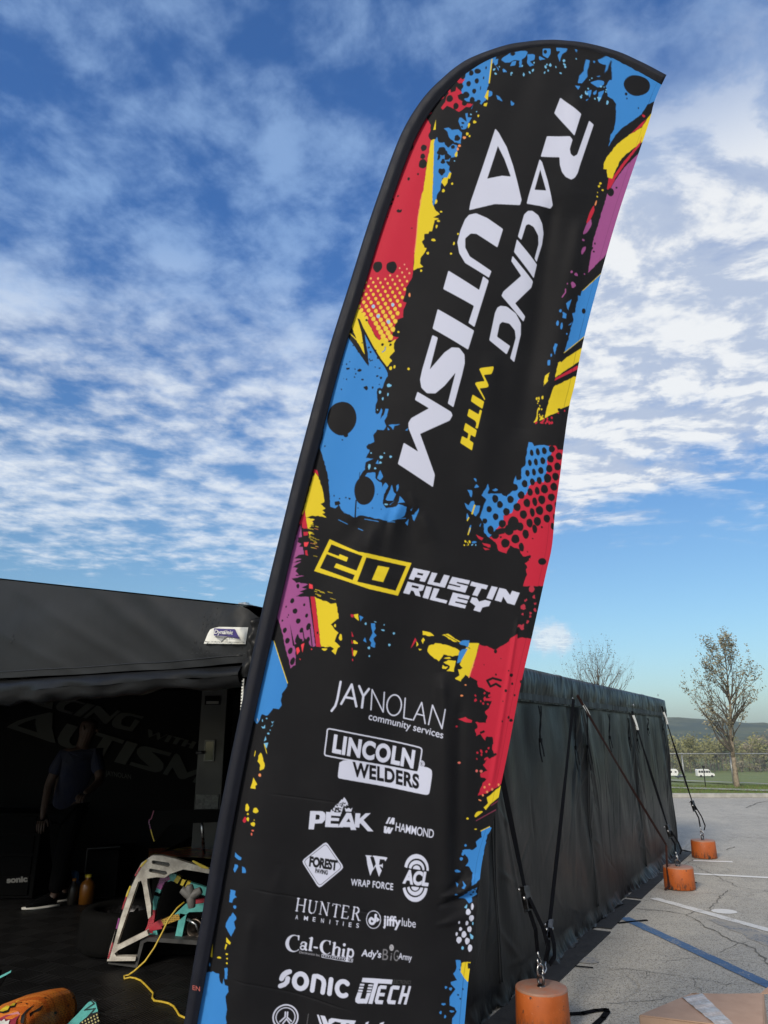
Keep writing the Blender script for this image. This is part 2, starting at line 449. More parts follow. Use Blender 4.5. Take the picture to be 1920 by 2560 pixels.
# hills ------------------------------------------------------------------
hm = bpy.data.materials.new('wooded_hillside'); hm.use_nodes = True
t = NT(hm.node_tree); b = hm.node_tree.nodes['Principled BSDF']; co = t.n('ShaderNodeTexCoord').outputs['Object']
f = t.noise(t.mapping(co, (1, 1, 2.2)), .035, 8, .72); f2 = t.noise(co, .006, 4, .6)
c = t.mix(t.ramp(f, .35, .66), (.080, .098, .062), (.145, .160, .095)); c = t.mix(t.ramp(f2, .4, .65), c, (.065, .09, .07))
t.put(b.inputs['Base Color'], c); b.inputs['Roughness'].default_value = .95; b.inputs['Specular IOR Level'].default_value = .1
RH = random.Random(5)
def hill(name, y0, y1, prof):
    mb = MB(); us = [p[0] for p in prof]; vs_ = [p[1] for p in prof]; N = 220; rows = 14; V = []
    for j in range(rows + 1):
        k = j / rows; y = y0 + (y1 - y0) * k
        for i in range(N + 1):
            u = us[0] + (us[-1] - us[0]) * i / N
            v = float(np.interp(u, us, vs_)); r = ray(u, v); top = CAMZ + r.z / r.y * y1; x = r.x / r.y * y1
            z = terr(y0) - 1 + (top - terr(y0) + 1) * (k ** .8)
            z += (mnoise.noise(Vector((x * .03, y * .03, 1))) * 6 + mnoise.noise(Vector((x * .11, y * .11, 4))) * 2.5) * k
            V.append((x, y, z))
    mb.add(V, [(j * (N + 1) + i, j * (N + 1) + i + 1, (j + 1) * (N + 1) + i + 1, (j + 1) * (N + 1) + i) for j in range(rows) for i in range(N)], 0, True)
    return struct(mb.build(name, hm))
hill('hills', 900, 1500, [(-2600, 1828), (200, 1826), (900, 1822), (1300, 1806), (1560, 1797), (1663, 1797), (1705, 1794), (1768, 1799), (1830, 1806), (1920, 1812), (2200, 1806), (2700, 1815), (4200, 1826)])
# ---------------------------------------------------------------- awning tent
TC = Vector((-.51, 2.99, 0)); TD = Vector((.4848, .8746, 0)); TN = Vector((.8746, -.4848, 0)); TW = -TN     # along the side wall / outward / inward
TLEN, TWID, EAVE, RISE = 9.66, 7.0, 2.09, 0.166
FNORM = -TD                                       # front of the tent looks this way
def tp(s, w, z, n=0.0): return TC + TD * s + TW * w + TN * n + Vector((0, 0, z))
def fr(u, v, off=0.0): return on_plane(u, v, TC + FNORM * off, FNORM)
def wl(u, v, off=0.0): return on_plane(u, v, TC + TN * off, TN)
def vinyl(name, c, rough, bump=.25):
    m = bpy.data.materials.new(name); m.use_nodes = True
    t = NT(m.node_tree); b = m.node_tree.nodes['Principled BSDF']; co = t.n('ShaderNodeTexCoord').outputs['Object']
    f = t.ramp(t.noise(co, 1.7, 6, .65), .3, .7); d = t.ramp(t.noise(co, 6, 7, .7), .55, .8, 0, .5)
    cc = t.mix(f, tuple(x * .82 for x in c), tuple(x * 1.18 for x in c)); cc = t.mix(d, cc, tuple(x * 1.5 + .002 for x in c)); b.inputs['Specular IOR Level'].default_value = .15
    t.put(b.inputs['Base Color'], cc); t.put(b.inputs['Roughness'], t.ramp(f, 0, 1, rough - .05, rough + .08, False))
    h = t.math('ADD', t.math('MULTIPLY', t.noise(t.mapping(co, (1, 1, .6)), 5, 5, .55), 1.0), t.math('MULTIPLY', t.noise(co, 400, 2, .5), .02))
    bp = t.n('ShaderNodeBump'); bp.inputs['Strength'].default_value = bump; bp.inputs['Distance'].default_value = .03
    t.put(bp.inputs['Height'], h); t.put(b.inputs['Normal'], bp.outputs[0]); return m
M['vinyl'] = vinyl('black_vinyl', (.0085, .009, .0098), .38)
M['vinyl_front'] = vinyl('grey_black_vinyl', (.019, .0205, .0225), .50, .16)
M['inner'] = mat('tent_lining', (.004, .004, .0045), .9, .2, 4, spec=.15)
M['seam'] = mat('seam_tape', (.016, .017, .019), .38)
tent = thing('awning_tent', TC, 'long black vinyl awning tent with an open front and a hanging side wall', 'tent')
n3_ = lambda x, y, z=0: mnoise.noise(Vector((x, y, z)))
# side wall
seam_s = [max(.05, (wl(u, v) - TC).dot(TD)) for u, v in ((1240, 2250), (1472, 2050), (1601, 2030), (1680, 2000))]
tie_px = [(1345, 1764), (1432, 1775), (1462, 1772), (1519, 1785), (1568, 1795), (1588, 1796), (1617, 1795), (1655, 1800)]
RC_ = random.Random(31); CREASES = []
def add_crease(s0, h0, s1, h1, wd, am): CREASES.append((s0, h0, s1, h1, wd, am, min(s0, s1) - .25, max(s0, s1) + .25))
for ss in seam_s:                                   # drag lines fanning down and across from each seam head
    for k in range(9):
        sg = RC_.choice((-1, 1)); h0 = RC_.uniform(1.35, 1.88); L = RC_.uniform(.35, 1.1)
        add_crease(ss + sg * RC_.uniform(.02, .12), h0, ss + sg * L * RC_.uniform(.35, .8), h0 - L, RC_.uniform(.014, .034), RC_.uniform(.006, .014) * RC_.choice((1, 1, -1)))
    for k in range(7):
        sg = RC_.choice((-1, 1)); h0 = RC_.uniform(.3, 1.3); L = RC_.uniform(.15, .45)
        add_crease(ss + sg * .02, h0, ss + sg * L, h0 - L * RC_.uniform(.2, .9), RC_.uniform(.010, .022), RC_.uniform(.004, .009))
for k in range(46):
    s0 = RC_.uniform(2.5, 9.5); h0 = RC_.uniform(.9, 1.88); L = RC_.uniform(.25, .9)
    add_crease(s0, h0, s0 + RC_.uniform(-.35, .35) * L, h0 - L, RC_.uniform(.012, .03), RC_.uniform(.003, .010) * RC_.choice((1, -1)))
for k in range(40):
    s0 = RC_.uniform(2.5, 9.5); h0 = RC_.uniform(.12, .8); L = RC_.uniform(.15, .5)
    add_crease(s0, h0, s0 + L, h0 + RC_.uniform(-.25, .25), RC_.uniform(.008, .018), RC_.uniform(.002, .006) * RC_.choice((1, -1)))
def creases(s, h):
    n = 0.0
    for s0, h0, s1, h1, wd, am, lo, hi in CREASES:
        if s < lo or s > hi: continue
        dx_, dy_ = s1 - s0, h1 - h0; L = math.hypot(dx_, dy_); t_ = ((s - s0) * dx_ + (h - h0) * dy_) / (L * L)
        if t_ < -.15 or t_ > 1.15: continue
        d = ((s - s0) * dy_ - (h - h0) * dx_) / L
        if abs(d) > wd * 3: continue
        n += am * math.exp(-(d / wd) ** 2) * max(0, math.sin(math.pi * min(1, max(0, (t_ + .15) / 1.3))))
    return n
def wall_pt(a, b_):
    s = a * TLEN; h = (1 - b_) * 1.90
    top = h / 1.9
    n = (.012 * math.sin(s * 9.3 + 2.5 * n3_(s * .9, h)) + .012 * n3_(s * 4.5, h * .6, 11)) * top ** 1.5 + .022 * n3_(s * 1.1, h * .9, 3) + .010 * n3_(s * 3.2 + h * 1.7, h * 1.1, 7) * (.3 + .7 * top)
    for ss in seam_s:
        k = math.exp(-((s - ss) / .42) ** 2)
        n += k * (.016 * math.sin((s - ss) * 17 + h * 6.0) * (.35 + .65 * top)) + .03 * math.exp(-((s - ss) / .05) ** 2) * .3
    n += .018 * math.exp(-((s - seam_s[1] + .25 + (1.6 - h) * .30) / .05) ** 2) * top
    n += creases(s, h) * .8
    fl = max(0, 1 - h / .13)
    n += fl ** 1.4 * (.045 + .075 * n3_(s * 2.2, 1.3) + .045 * n3_(s * 8, h * 6, 2.3) + .020 * n3_(s * 26, h * 14, 5))
    z = h + (0.012 if h < .001 else 0) + fl * (.030 * max(-.2, n3_(s * 3.3, 5)) + .012 * n3_(s * 16, 5))
    return tp(s, 0, max(z, .012), n)
mb = MB(); mb.grid(wall_pt, 760, 130); side = mb.build('side_wall', M['vinyl'], tent)
# seams on the side wall
for ss in seam_s:
    mb = MB()
    for o in (-.016, .016):
        pts = []
        for k in range(50):
            b_ = k / 49 * .93; p = wall_pt((ss + o) / TLEN, b_); pts.append(p + TN * .002)
        mb.tube(pts, .0042, 6)
    mb.build('seam', M['seam'], tent)
# side valance with gathers, bulging over the eave rail
def val_pt(a, b_):
    s = .06 + a * (TLEN - .06); h = EAVE - b_ * .255
    bul = .034 + .014 * math.sin(math.pi * min(1, b_ * 1.05)) ** .8
    g = .010 * n3_(s * 7, b_ * 1.5, 1) + .007 * n3_(s * 17 + b_ * 2, b_ * 1.6, 2) + .003 * n3_(s * 34, b_ * 2, 4)
    z = h - .004 * n3_(s * 6, 4)
    if b_ < .12: bul *= (b_ / .12) ** .5 ; z = EAVE - b_ * .255 * .5 - .0
    z += .014 * max(0, n3_(s * 1.3, 9)) * (1 - b_)
    return tp(s, 0, z, bul + g)
mb = MB(); mb.grid(val_pt, 720, 30); mb.build('side_valance', M['vinyl'], tent)
mb = MB(); pts = [val_pt(k / 200, .86) + TN * .006 for k in range(201)]; mb.ribbon(pts, .05, (0, 0, 1), .006); mb.build('hem_band', M['vinyl_front'], tent)
# roof
def roof_pt(a, b_):
    s = -.02 + a * (TLEN + .02); w = b_ * TWID
    return tp(s, w, EAVE + RISE * w + .006 - .03 * math.sin(math.pi * min(1, w / 2.3 % 1)) * math.sin(math.pi * a), .0)
mb = MB(); mb.grid(roof_pt, 40, 40); mb.build('roof', M['vinyl_front'], tent)
# lining: end wall and rear wall
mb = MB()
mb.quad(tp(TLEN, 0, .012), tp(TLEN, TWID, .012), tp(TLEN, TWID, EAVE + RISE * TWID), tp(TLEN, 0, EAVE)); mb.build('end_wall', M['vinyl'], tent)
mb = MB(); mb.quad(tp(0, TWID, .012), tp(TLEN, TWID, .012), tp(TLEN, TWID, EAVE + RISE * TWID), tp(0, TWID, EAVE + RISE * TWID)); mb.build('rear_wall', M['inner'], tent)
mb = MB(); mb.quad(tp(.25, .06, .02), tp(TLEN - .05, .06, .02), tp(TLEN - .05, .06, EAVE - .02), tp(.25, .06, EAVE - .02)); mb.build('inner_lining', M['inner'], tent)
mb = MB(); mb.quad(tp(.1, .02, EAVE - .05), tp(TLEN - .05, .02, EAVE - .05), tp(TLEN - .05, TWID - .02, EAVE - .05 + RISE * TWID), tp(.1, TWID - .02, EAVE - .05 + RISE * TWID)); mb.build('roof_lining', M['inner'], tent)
# front header, wrapped round the near corner
HEM = 1.872
def head_pt(a, b_):
    w = a * TWID
    zt = EAVE + RISE * w
    z = HEM + (zt - HEM) * (1 - b_)
    out = .018 + .02 * math.sin(math.pi * b_) + .020 * n3_(w * 1.5, z * 1.8, 2) + .006 * n3_(w * 4, z * 7, 5)
    # soft diagonal drag lines running in from the corner
    for c0, sl, am in ((.30, 1.6, .012), (.46, 1.9, .010), (.75, 2.4, .008), (1.15, 3.0, .007), (1.7, 3.2, .007)):
        d = w - c0 - (z - 1.87) * sl * .9 + .15
        out += am * math.exp(-(d / .07) ** 2) * math.exp(-((w - .4) / 1.3) ** 2)
    k = max(0, 1 - w / .09)
    out -= .05 * k ** 2
    z -= .05 * k ** 2 * (1 - b_)
    if w < .35: out += (.35 - w) * .05 * n3_(w * 22, z * 16, 3)
    z -= (.012 * math.sin(math.pi * min(1, w / 1.9)) + .010 * n3_(w * 2.2, 3.3)) * b_
    return tp(0, w, z) + FNORM * out
mb = MB(); mb.grid(head_pt, 300, 46); front = mb.build('front_panel', M['vinyl_front'], tent)
def corner_pt(a, b_):
    an = a * math.pi / 2; z = EAVE - .03 - b_ * .245
    r = .055 + .012 * n3_(a * 5, b_ * 7, 2) + .010 * math.sin(b_ * 16 + a * 3) * .5
    if b_ < .25: r *= (b_ / .25) ** .5 * .6 + .4
    c = tp(.065, .055, z)
    return c + (FNORM * math.cos(an) + TN * math.sin(an)) * (r + .028)
mb = MB(); mb.grid(corner_pt, 18, 34); mb.build('corner_hood', M['vinyl'], tent)
# stitched line and double seam above the hem
for hz, rr in ((.030, .0022),):
    mb = MB(); mb.tube([head_pt(k / 260, 1 - hz / (EAVE + RISE * k / 260 * TWID - HEM)) + FNORM * .002 for k in range(2, 261)], rr, 5); mb.build('hem_seam', M['seam'], tent)
def stitches(px):
    for a, b_ in px:
        mb = MB()
        pa = fr(*a, .052); pb_ = fr(*b_, .052); n = max(2, int((pb_ - pa).length / .012))
        for i in range(0, n, 2): mb.tube([pa.lerp(pb_, i / n), pa.lerp(pb_, (i + 1) / n)], .0012, 4)
        mb.build('stitching', M['dark_plastic'], tent)
stitches([((511, 1535), (509, 1555)), ((509, 1553), (526, 1551)), ((526, 1536), (526, 1551)), ((509, 1555), (505, 1578)), ((545, 1515), (538, 1560)), ((489, 1600), (477, 1633)), ((503, 1600), (497, 1634)), ((520, 1606), (515, 1637)), ((477, 1633), (515, 1633)), ((33, 1585), (31, 1600)), ((31, 1598), (41, 1596)), ((28, 1602), (25, 1616)), ((515, 1632), (620, 1634))])
# rolled-up front curtain
def roll_pt(a, b_):
    w = .05 + a * (TWID - .05); an = b_ * 2 * math.pi
    sag = .012 + .030 * min(1, w / 1.6)
    rz = .034 + .014 * min(1, w / 1.5) + .011 * n3_(w * 3.1, 1) + .006 * n3_(w * 9 + math.sin(an), an, 2)
    ro = .046 + .013 * n3_(w * 2.4, 8) + .014 * n3_(w * 6 + math.cos(an) * 1.5, math.sin(an) * 1.5, 6)
    c = tp(0, w, HEM - rz - .006 - sag * .6)
    return c + FNORM * (ro * math.cos(an) + .004) + Vector((0, 0, (rz + sag * .3) * math.sin(an)))
mb = MB(); mb.grid(roll_pt, 360, 22); mb.build('rolled_curtain', M['vinyl'], tent)
# near corner leg, zip and clip
mb = MB(); mb.box(tp(.07, .07, .95), (.05, .05, 1.9), 0, math.atan2(TD.y, TD.x)); mb.build('corner_leg', M['dark_steel'], tent)
mb = MB(); zt_ = fr(607, 1690, .01)
for k in range(150):
    z = 1.80 - k * .012; mb.obox(tp(0, .05, z) + FNORM * .012, TW * .0045, FNORM * .002, Vector((0, 0, .0035)))
mb.obox(tp(0, .05, .92) + FNORM * .009, TW * .003, FNORM * .001, Vector((0, 0, .89))); mb.build('zip', M['white_tag'], tent)
mb = MB(); p = fr(590, 1511, .0) + TD * .05; mb.obox(p, TW * .035, TD * .02, Vector((0, 0, .005))); mb.obox(p + Vector((0, 0, .008)), TW * .02, TD * .012, Vector((0, 0, .006))); mb.build('roof_clip', M['steel'], tent)
# sewn maker's label
yq = lambda x, y: (460 + x * 400 / 1639, 1500 + y * 400 / 1639)
def fab_off(u, v):
    q = fr(u, v, .035); w = (q - TC).dot(TW); zt = EAVE + RISE * w
    return (head_pt(w / TWID, 1 - (q.z - HEM) / (zt - HEM)) - TC).dot(FNORM)
def lab_pt(x, y, off): u, v = yq(x, y); return fr(u, v, fab_off(u, v) + off)
mb = MB()
def lg(a, b_):
    y = 275 + b_ * 172; xl = float(np.interp(y, [275, 295, 345, 447], [360, 272, 243, 203])); xr = 658 - b_ * 28
    return lab_pt(xl + (xr - xl) * a, y + a * 5, .011)
mb.grid(lg, 24, 12)
label = mb.build('sewn_label', M['white_tag'], tent)
mb = MB()
def lq(pts, off, mi): mb.add([lab_pt(*p, .0155 + off * 1.5) for p in pts], [tuple(range(len(pts)))], mi)
lq([(308, 290), (430, 296), (520, 298), (572, 400), (440, 372), (305, 362)], .0006, 0)
lq([(305, 362), (440, 372), (378, 425)], .0005, 1)
for k in range(4): lq([(400 + k * 12, 322 - k * 3), (404 + k * 12, 318 - k * 3), (480 + k * 10, 296), (474 + k * 10, 296)], .0008, 2)
def ltext(s, b0, b1, up, off, mi, bold=.0):
    tr = text_tris_(s, bold); x0, x1 = tr[:, :, 0].min(), tr[:, :, 0].max()
    for tri in tr:
        pts = [(b0[0] + (p[0] - x0) / (x1 - x0) * (b1[0] - b0[0]) + p[1] / .73 * up[0], b0[1] + (p[0] - x0) / (x1 - x0) * (b1[1] - b0[1]) + p[1] / .73 * up[1]) for p in tri]
        mb.add([lab_pt(*p, .0155 + off * 1.5) for p in pts], [(0, 1, 2)], mi)
def text_tris_(s, bold):
    cu = bpy.data.curves.new('t', 'FONT'); cu.body = s; cu.offset = bold; ob = bpy.data.objects.new('t', cu); col.objects.link(ob)
    dg = bpy.context.evaluated_depsgraph_get(); dg.update(); me = ob.evaluated_get(dg).to_mesh(); me.calc_loop_triangles()
    V = np.array([v.co[:2] for v in me.vertices]); T = np.array([t.vertices[:] for t in me.loop_triangles]); tr = V[T]
    ob.evaluated_get(dg).to_mesh_clear(); bpy.data.objects.remove(ob); bpy.data.curves.remove(cu); return tr
ltext('Dynamic', (308, 344), (498, 352), (8, -42), .0050, 2, .02); ltext('Awning Solutions', (315, 384), (570, 390), (3, -22), .0050, 3, .01)
ltext('Mentor, OH 440-775-1877  DYNAMICAWNINGS.COM', (216, 432), (618, 442), (1, -14), .0030, 3, .015)
mb.build('label_print', [mat('purple_ink', (.05, .035, .17), .5), mat('grey_ink', (.28, .28, .28), .5), M['white_tag'], mat('black_ink', (.02, .02, .025), .5)], label, fixn=False)
# hanging roll-up ties below the valance
RT = random.Random(11)
for i, (u, v) in enumerate(tie_px):
    p = wl(u, v, .055); L = (.42, .52, .55, .38, .36, .40, .22, .20)[i]
    mb = MB(); sw = RT.uniform(-.03, .05)
    for o in (0, .028):
        pts = [p + TD * (o + sw * (k / 6) ** 2) + TN * (.012 * math.sin(k * 1.1 + o * 40) + .004) - Vector((0, 0, k / 6 * L * (1 if o == 0 else .9))) for k in range(7)]
        mb.ribbon(pts, .026, TD, .003)
    mb.obox(p + TD * .012 - Vector((0, 0, L * .62)), TD * .022, TN * .008, Vector((0, 0, .015)))
    mb.build('tie_strap', M['webbing'], tent)
for u, v in ((1432, 1770), (1584, 1785), (1645, 1760)):
    p = wl(u, v - 22, .075); mb = MB(); mb.lathe(p, [(.012, -.004), (.018, 0), (.012, .004), (.008, 0), (.012, -.004)], 14, 0, TN); mb.build('grommet', M['steel'], tent)
# tiled floor inside
fm = bpy.data.materials.new('ribbed_floor_tile'); fm.use_nodes = True
t = NT(fm.node_tree); b = fm.node_tree.nodes['Principled BSDF']; co = t.n('ShaderNodeTexCoord').outputs['Object']
mp = t.mapping(co, (1, 1, 1), (0, 0, math.radians(28)))
ck = t.n('ShaderNodeTexChecker'); ck.inputs['Scale'].default_value = 5.2; t.put(ck.inputs['Vector'], mp)
w1 = t.n('ShaderNodeTexWave', bands_direction='X'); w1.inputs['Scale'].default_value = 14; t.put(w1.inputs['Vector'], mp)
w2 = t.n('ShaderNodeTexWave', bands_direction='Y'); w2.inputs['Scale'].default_value = 14; t.put(w2.inputs['Vector'], mp)
hm_ = t.n('ShaderNodeMix'); t.put(hm_.inputs[0], ck.outputs['Fac']); t.put(hm_.inputs[2], w1.outputs['Fac']); t.put(hm_.inputs[3], w2.outputs['Fac'])
t.put(b.inputs['Base Color'], t.mix(t.ramp(t.noise(co, 3, 5, .6), .4, .7), (.0055, .0055, .006), (.010, .010, .0105)))
b.inputs['Roughness'].default_value = .5; b.inputs['Specular IOR Level'].default_value = .3
bp = t.n('ShaderNodeBump'); bp.inputs['Strength'].default_value = 1.0; bp.inputs['Distance'].default_value = .006
t.put(bp.inputs['Height'], hm_.outputs[0]); t.put(b.inputs['Normal'], bp.outputs[0])
mb = MB(); mb.quad(tp(-1.2, .12, .014), tp(TLEN - .06, .12, .014), tp(TLEN - .06, TWID - .06, .014), tp(-1.2, TWID - .06, .014)); struct(mb.build('tile_floor', fm))
# rubber mats on the asphalt along the wall
M['rubber'] = mat('black_rubber_mat', (.013, .013, .014), .7, .3, 10, .3, 60)
RM = random.Random(2); GM = 'rubber mats laid along the foot of the side wall'
for i, (s0, s1, lab) in enumerate([(.4, 3.0, 'black rubber mat reaching in behind the nearest orange weight'), (3.12, 4.62, 'black rubber mat beside the blue painted spot on the asphalt'), (4.72, 6.0, 'black rubber mat where the blue line meets the tent wall'), (6.1, 7.7, 'black rubber mat just short of the middle orange weight'), (7.8, 9.6, 'black rubber mat at the far end of the tent wall')]):
    mb = MB(); e = .165 + RM.uniform(-.02, .025)
    L = [tp(s0, 0, .013, .02), tp(s0 + RM.uniform(-.03, .05), 0, .013, e), tp((s0 + s1) / 2, 0, .013, e + RM.uniform(-.01, .01)), tp(s1 + RM.uniform(-.02, .06), 0, .013, e + .01), tp(s1, 0, .013, .02)]
    n = len(L); mb.add(L + [p - Vector((0, 0, .008)) for p in L], [tuple(range(n))] + [(i_, (i_ + 1) % n, n + (i_ + 1) % n, n + i_) for i_ in range(n)])
    tag(mb.build('rubber_mat', M['rubber']), lab, 'mat', GM)
# ---------------------------------------------------------------- printed design of the feather flag
# The print is worked out as a colour table over the cloth (one colour per cloth vertex later on).
AX0, AY0, AW, AH = 400, 70, 1300, 2660
art = np.empty((AH, AW, 3), np.float32)
WHITE = (0.53, 0.55, 0.68); BLACK = (0.0075, 0.0075, 0.0092); RED = (0.46, 0.018, 0.042); BLUE = (0.038, 0.205, 0.54)
YEL = (0.66, 0.50, 0.022); PUR = (0.30, 0.075, 0.235); ORA = (0.72, 0.25, 0.10); LBL = (0.16, 0.42, 0.66); LRD = (0.75, 0.05, 0.07)
art[:] = BLACK
ARNG = random.Random(7)
class Crop:
    def __init__(s, x, y, k): s.x, s.y, s.k = x, y, k
    def __call__(s, pts): return [(s.x + p[0] * s.k - AX0, s.y + p[1] * s.k - AY0) for p in pts]
    def p(s, x, y): return (s.x + x * s.k, s.y + y * s.k)
SRC = Crop(0, 0, 1.0)
c1 = Crop(960, 60, 760 / 1659); c2 = Crop(780, 650, 760 / 1659)
zA = Crop(1180, 60, 520 / 1659); zB = Crop(900, 60, 340 / 1659); zC = Crop(840, 460, 320 / 1416); zD = Crop(1340, 460, 300 / 1327)
zE = Crop(720, 900, 360 / 1593); zF = Crop(1160, 940, 340 / 1504); zG = Crop(640, 1300, 360 / 1593); zH = Crop(1000, 1400, 380 / 1401)
yA = Crop(1120, 880, 200 / 1580); yB = Crop(760, 1320, 560 / 1659); yC = Crop(800, 1680, 340 / 1659); yD = Crop(740, 1960, 380 / 1659)
yE = Crop(680, 2220, 400 / 1659); yF = Crop(460, 1500, 400 / 1639); yG = Crop(440, 2020, 320 / 1311); yH = Crop(1080, 1900, 240 / 804)

def put(mask, x0, y0, c):
    h, w = mask.shape
    xa, ya = max(0, x0), max(0, y0); xb, yb = min(AW, x0 + w), min(AH, y0 + h)
    if xb <= xa or yb <= ya: return
    m = mask[ya - y0:yb - y0, xa - x0:xb - x0, None]
    art[ya:yb, xa:xb] = art[ya:yb, xa:xb] * (1 - m) + np.array(c, np.float32) * m
SS = 3
def raster(contours):
    allp = np.array([p for c in contours for p in c], float)
    x0, y0 = int(math.floor(allp[:, 0].min())) - 1, int(math.floor(allp[:, 1].min())) - 1
    x1, y1 = int(math.ceil(allp[:, 0].max())) + 1, int(math.ceil(allp[:, 1].max())) + 1
    w, h = (x1 - x0), (y1 - y0)
    if w < 1 or h < 1: return np.zeros((1, 1), np.float32), x0, y0
    E = []
    for c in contours:
        a = np.array(c, float); b = np.roll(a, -1, 0)
        E.append(np.hstack([a, b]))
    E = np.vstack(E); E[:, [0, 2]] -= x0; E[:, [1, 3]] -= y0
    m = np.zeros((h * SS, w * SS), bool)
    ylo = np.minimum(E[:, 1], E[:, 3]); yhi = np.maximum(E[:, 1], E[:, 3])
    dy_ = E[:, 3] - E[:, 1]; dy_[dy_ == 0] = 1e-9
    for r in range(h * SS):
        y = (r + 0.5) / SS
        k = (ylo <= y) & (yhi > y)
        if not k.any(): continue
        xs = np.sort(E[k, 0] + (y - E[k, 1]) / dy_[k] * (E[k, 2] - E[k, 0]))
        xi = np.round(xs * SS).astype(int)
        for i in range(0, len(xi) - 1, 2):
            m[r, xi[i]:xi[i + 1]] = True
    return m.reshape(h, SS, w, SS).mean((1, 3)).astype(np.float32), x0, y0
def rough(pts, amp, step=5.0):
    out = []
    n = len(pts)
    for i in range(n):
        a, b = pts[i], pts[(i + 1) % n]
        L = math.hypot(b[0] - a[0], b[1] - a[1]); k = max(1, int(L / step))
        for j in range(k):
            t = j / k
            out.append((a[0] + (b[0] - a[0]) * t + ARNG.gauss(0, amp), a[1] + (b[1] - a[1]) * t + ARNG.gauss(0, amp)))
    return out
def smooth(pts, it=1):
    for _ in range(it):
        o = []
        for i in range(len(pts)):
            a, b = pts[i], pts[(i + 1) % len(pts)]
            o += [(a[0] * .78 + b[0] * .22, a[1] * .78 + b[1] * .22), (a[0] * .22 + b[0] * .78, a[1] * .22 + b[1] * .78)]
        pts = o
    return pts
def poly(cr, pts, c, holes=(), amp=0.0, sm=0, step=5.0):
    L = [cr(pts)] + [cr(h) for h in holes]
    if amp: L = [rough(l, amp, step) for l in L]
    if sm: L = [smooth(l, sm) for l in L]
    put(*raster(L), c)
def letters(cr, pts, c=WHITE, holes=()):
    # rounded corners: cut each corner by a small fixed length
    def rc(l, d=2.2):
        o = []; n = len(l)
        for i in range(n):
            p0, p, p1 = (np.array(l[i - 1]), np.array(l[i]), np.array(l[(i + 1) % n]))
            a = p0 - p; b = p1 - p; la = np.hypot(*a); lb = np.hypot(*b)
            o.append(tuple(p + a / max(la, 1e-6) * min(d, la * .4))); o.append(tuple(p + (a / max(la, 1e-6) + b / max(lb, 1e-6)) * min(d, la * .4, lb * .4) * .28)); o.append(tuple(p + b / max(lb, 1e-6) * min(d, lb * .4)))
        return o
    put(*raster([rc(cr(pts))] + [rc(cr(h), 1.0) for h in holes]), c)
def ell(cr, x, y, rx, ry, c, tilt=0.0, amp=0.0):
    n = 28; pts = []
    ph = ARNG.random() * 6
    for i in range(n):
        a = 2 * math.pi * i / n
        q = 1 + amp * math.sin(3 * a + ph) + amp * 0.6 * math.sin(5 * a + 2 * ph)
        px, py = rx * q * math.cos(a), ry * q * math.sin(a)
        pts.append((x + px * math.cos(tilt) - py * math.sin(tilt), y + px * math.sin(tilt) + py * math.cos(tilt)))
    put(*raster([cr(pts)]), c)
def ells(cr, L, c, tilt=0.0, amp=0.05):
    for e in L:
        ell(cr, e[0], e[1], e[2], e[3] if len(e) > 3 else e[2], c, tilt, amp)
def specks(cr, L, c):
    for x, y, r in L:
        n = ARNG.randint(5, 8); a0 = ARNG.random() * 6
        poly(cr, [(x + r * ARNG.uniform(.5, 1.3) * math.cos(a0 + i * 6.283 / n), y + r * ARNG.uniform(.5, 1.3) * math.sin(a0 + i * 6.283 / n)) for i in range(n)], c)
def scatter(cr, x0, y0, x1, y1, n, r0, r1, c, el=1.6):
    for _ in range(n):
        r = ARNG.uniform(r0, r1); x = ARNG.uniform(x0, x1); y = ARNG.uniform(y0, y1)
        n_ = ARNG.randint(5, 9); a0 = ARNG.random() * 6; t = ARNG.uniform(-.4, .4); e = ARNG.uniform(1, el)
        poly(cr, [(x + r * ARNG.uniform(.55, 1.3) * math.cos(a0 + i * 6.283 / n_) + t * r * math.sin(a0 + i * 6.283 / n_), y + r * e * ARNG.uniform(.55, 1.3) * math.sin(a0 + i * 6.283 / n_)) for i in range(n_)], c)
def stroke(cr, paths, w, c, closed=False, butt=False):
    """round pen strokes, w in crop pixels"""
    hw = w * cr.k / 2
    P = [cr(p) for p in paths]
    allp = np.array([q for p in P for q in p])
    x0, y0 = np.floor(allp.min(0) - hw - 2).astype(int); x1, y1 = np.ceil(allp.max(0) + hw + 2).astype(int)
    yy, xx = np.mgrid[y0:y1, x0:x1] + 0.5
    m = np.zeros(xx.shape, np.float32)
    for p in P:
        q = p + [p[0]] if closed else p
        for a, b in zip(q[:-1], q[1:]):
            ax, ay = a; bx, by = b; L2 = (bx - ax) ** 2 + (by - ay) ** 2 + 1e-9
            t = ((xx - ax) * (bx - ax) + (yy - ay) * (by - ay)) / L2
            if butt and not closed:
                tt = np.clip(t, -0.2 / math.sqrt(L2), 1 + 0.2 / math.sqrt(L2))
                d = np.hypot(xx - ax - tt * (bx - ax), yy - ay - tt * (by - ay))
                ov = np.maximum(-t, t - 1) * math.sqrt(L2)
                d = np.where(ov > 0, np.maximum(np.abs((xx - ax) * (by - ay) - (yy - ay) * (bx - ax)) / math.sqrt(L2), ov + hw), d)
            else:
                tt = np.clip(t, 0, 1)
                d = np.hypot(xx - ax - tt * (bx - ax), yy - ay - tt * (by - ay))
            m = np.maximum(m, np.clip(hw - d + 0.5, 0, 1))
    put(m, int(x0), int(y0), c)
def arc(cx, cy, rx, ry, a0, a1, n=24, tilt=0.0):
    o = []
    for i in range(n + 1):
        a = math.radians(a0 + (a1 - a0) * i / n)
        x, y = rx * math.cos(a), ry * math.sin(a)
        o.append((cx + x * math.cos(tilt) - y * math.sin(tilt), cy + x * math.sin(tilt) + y * math.cos(tilt)))
    return o
_font_cache = {}
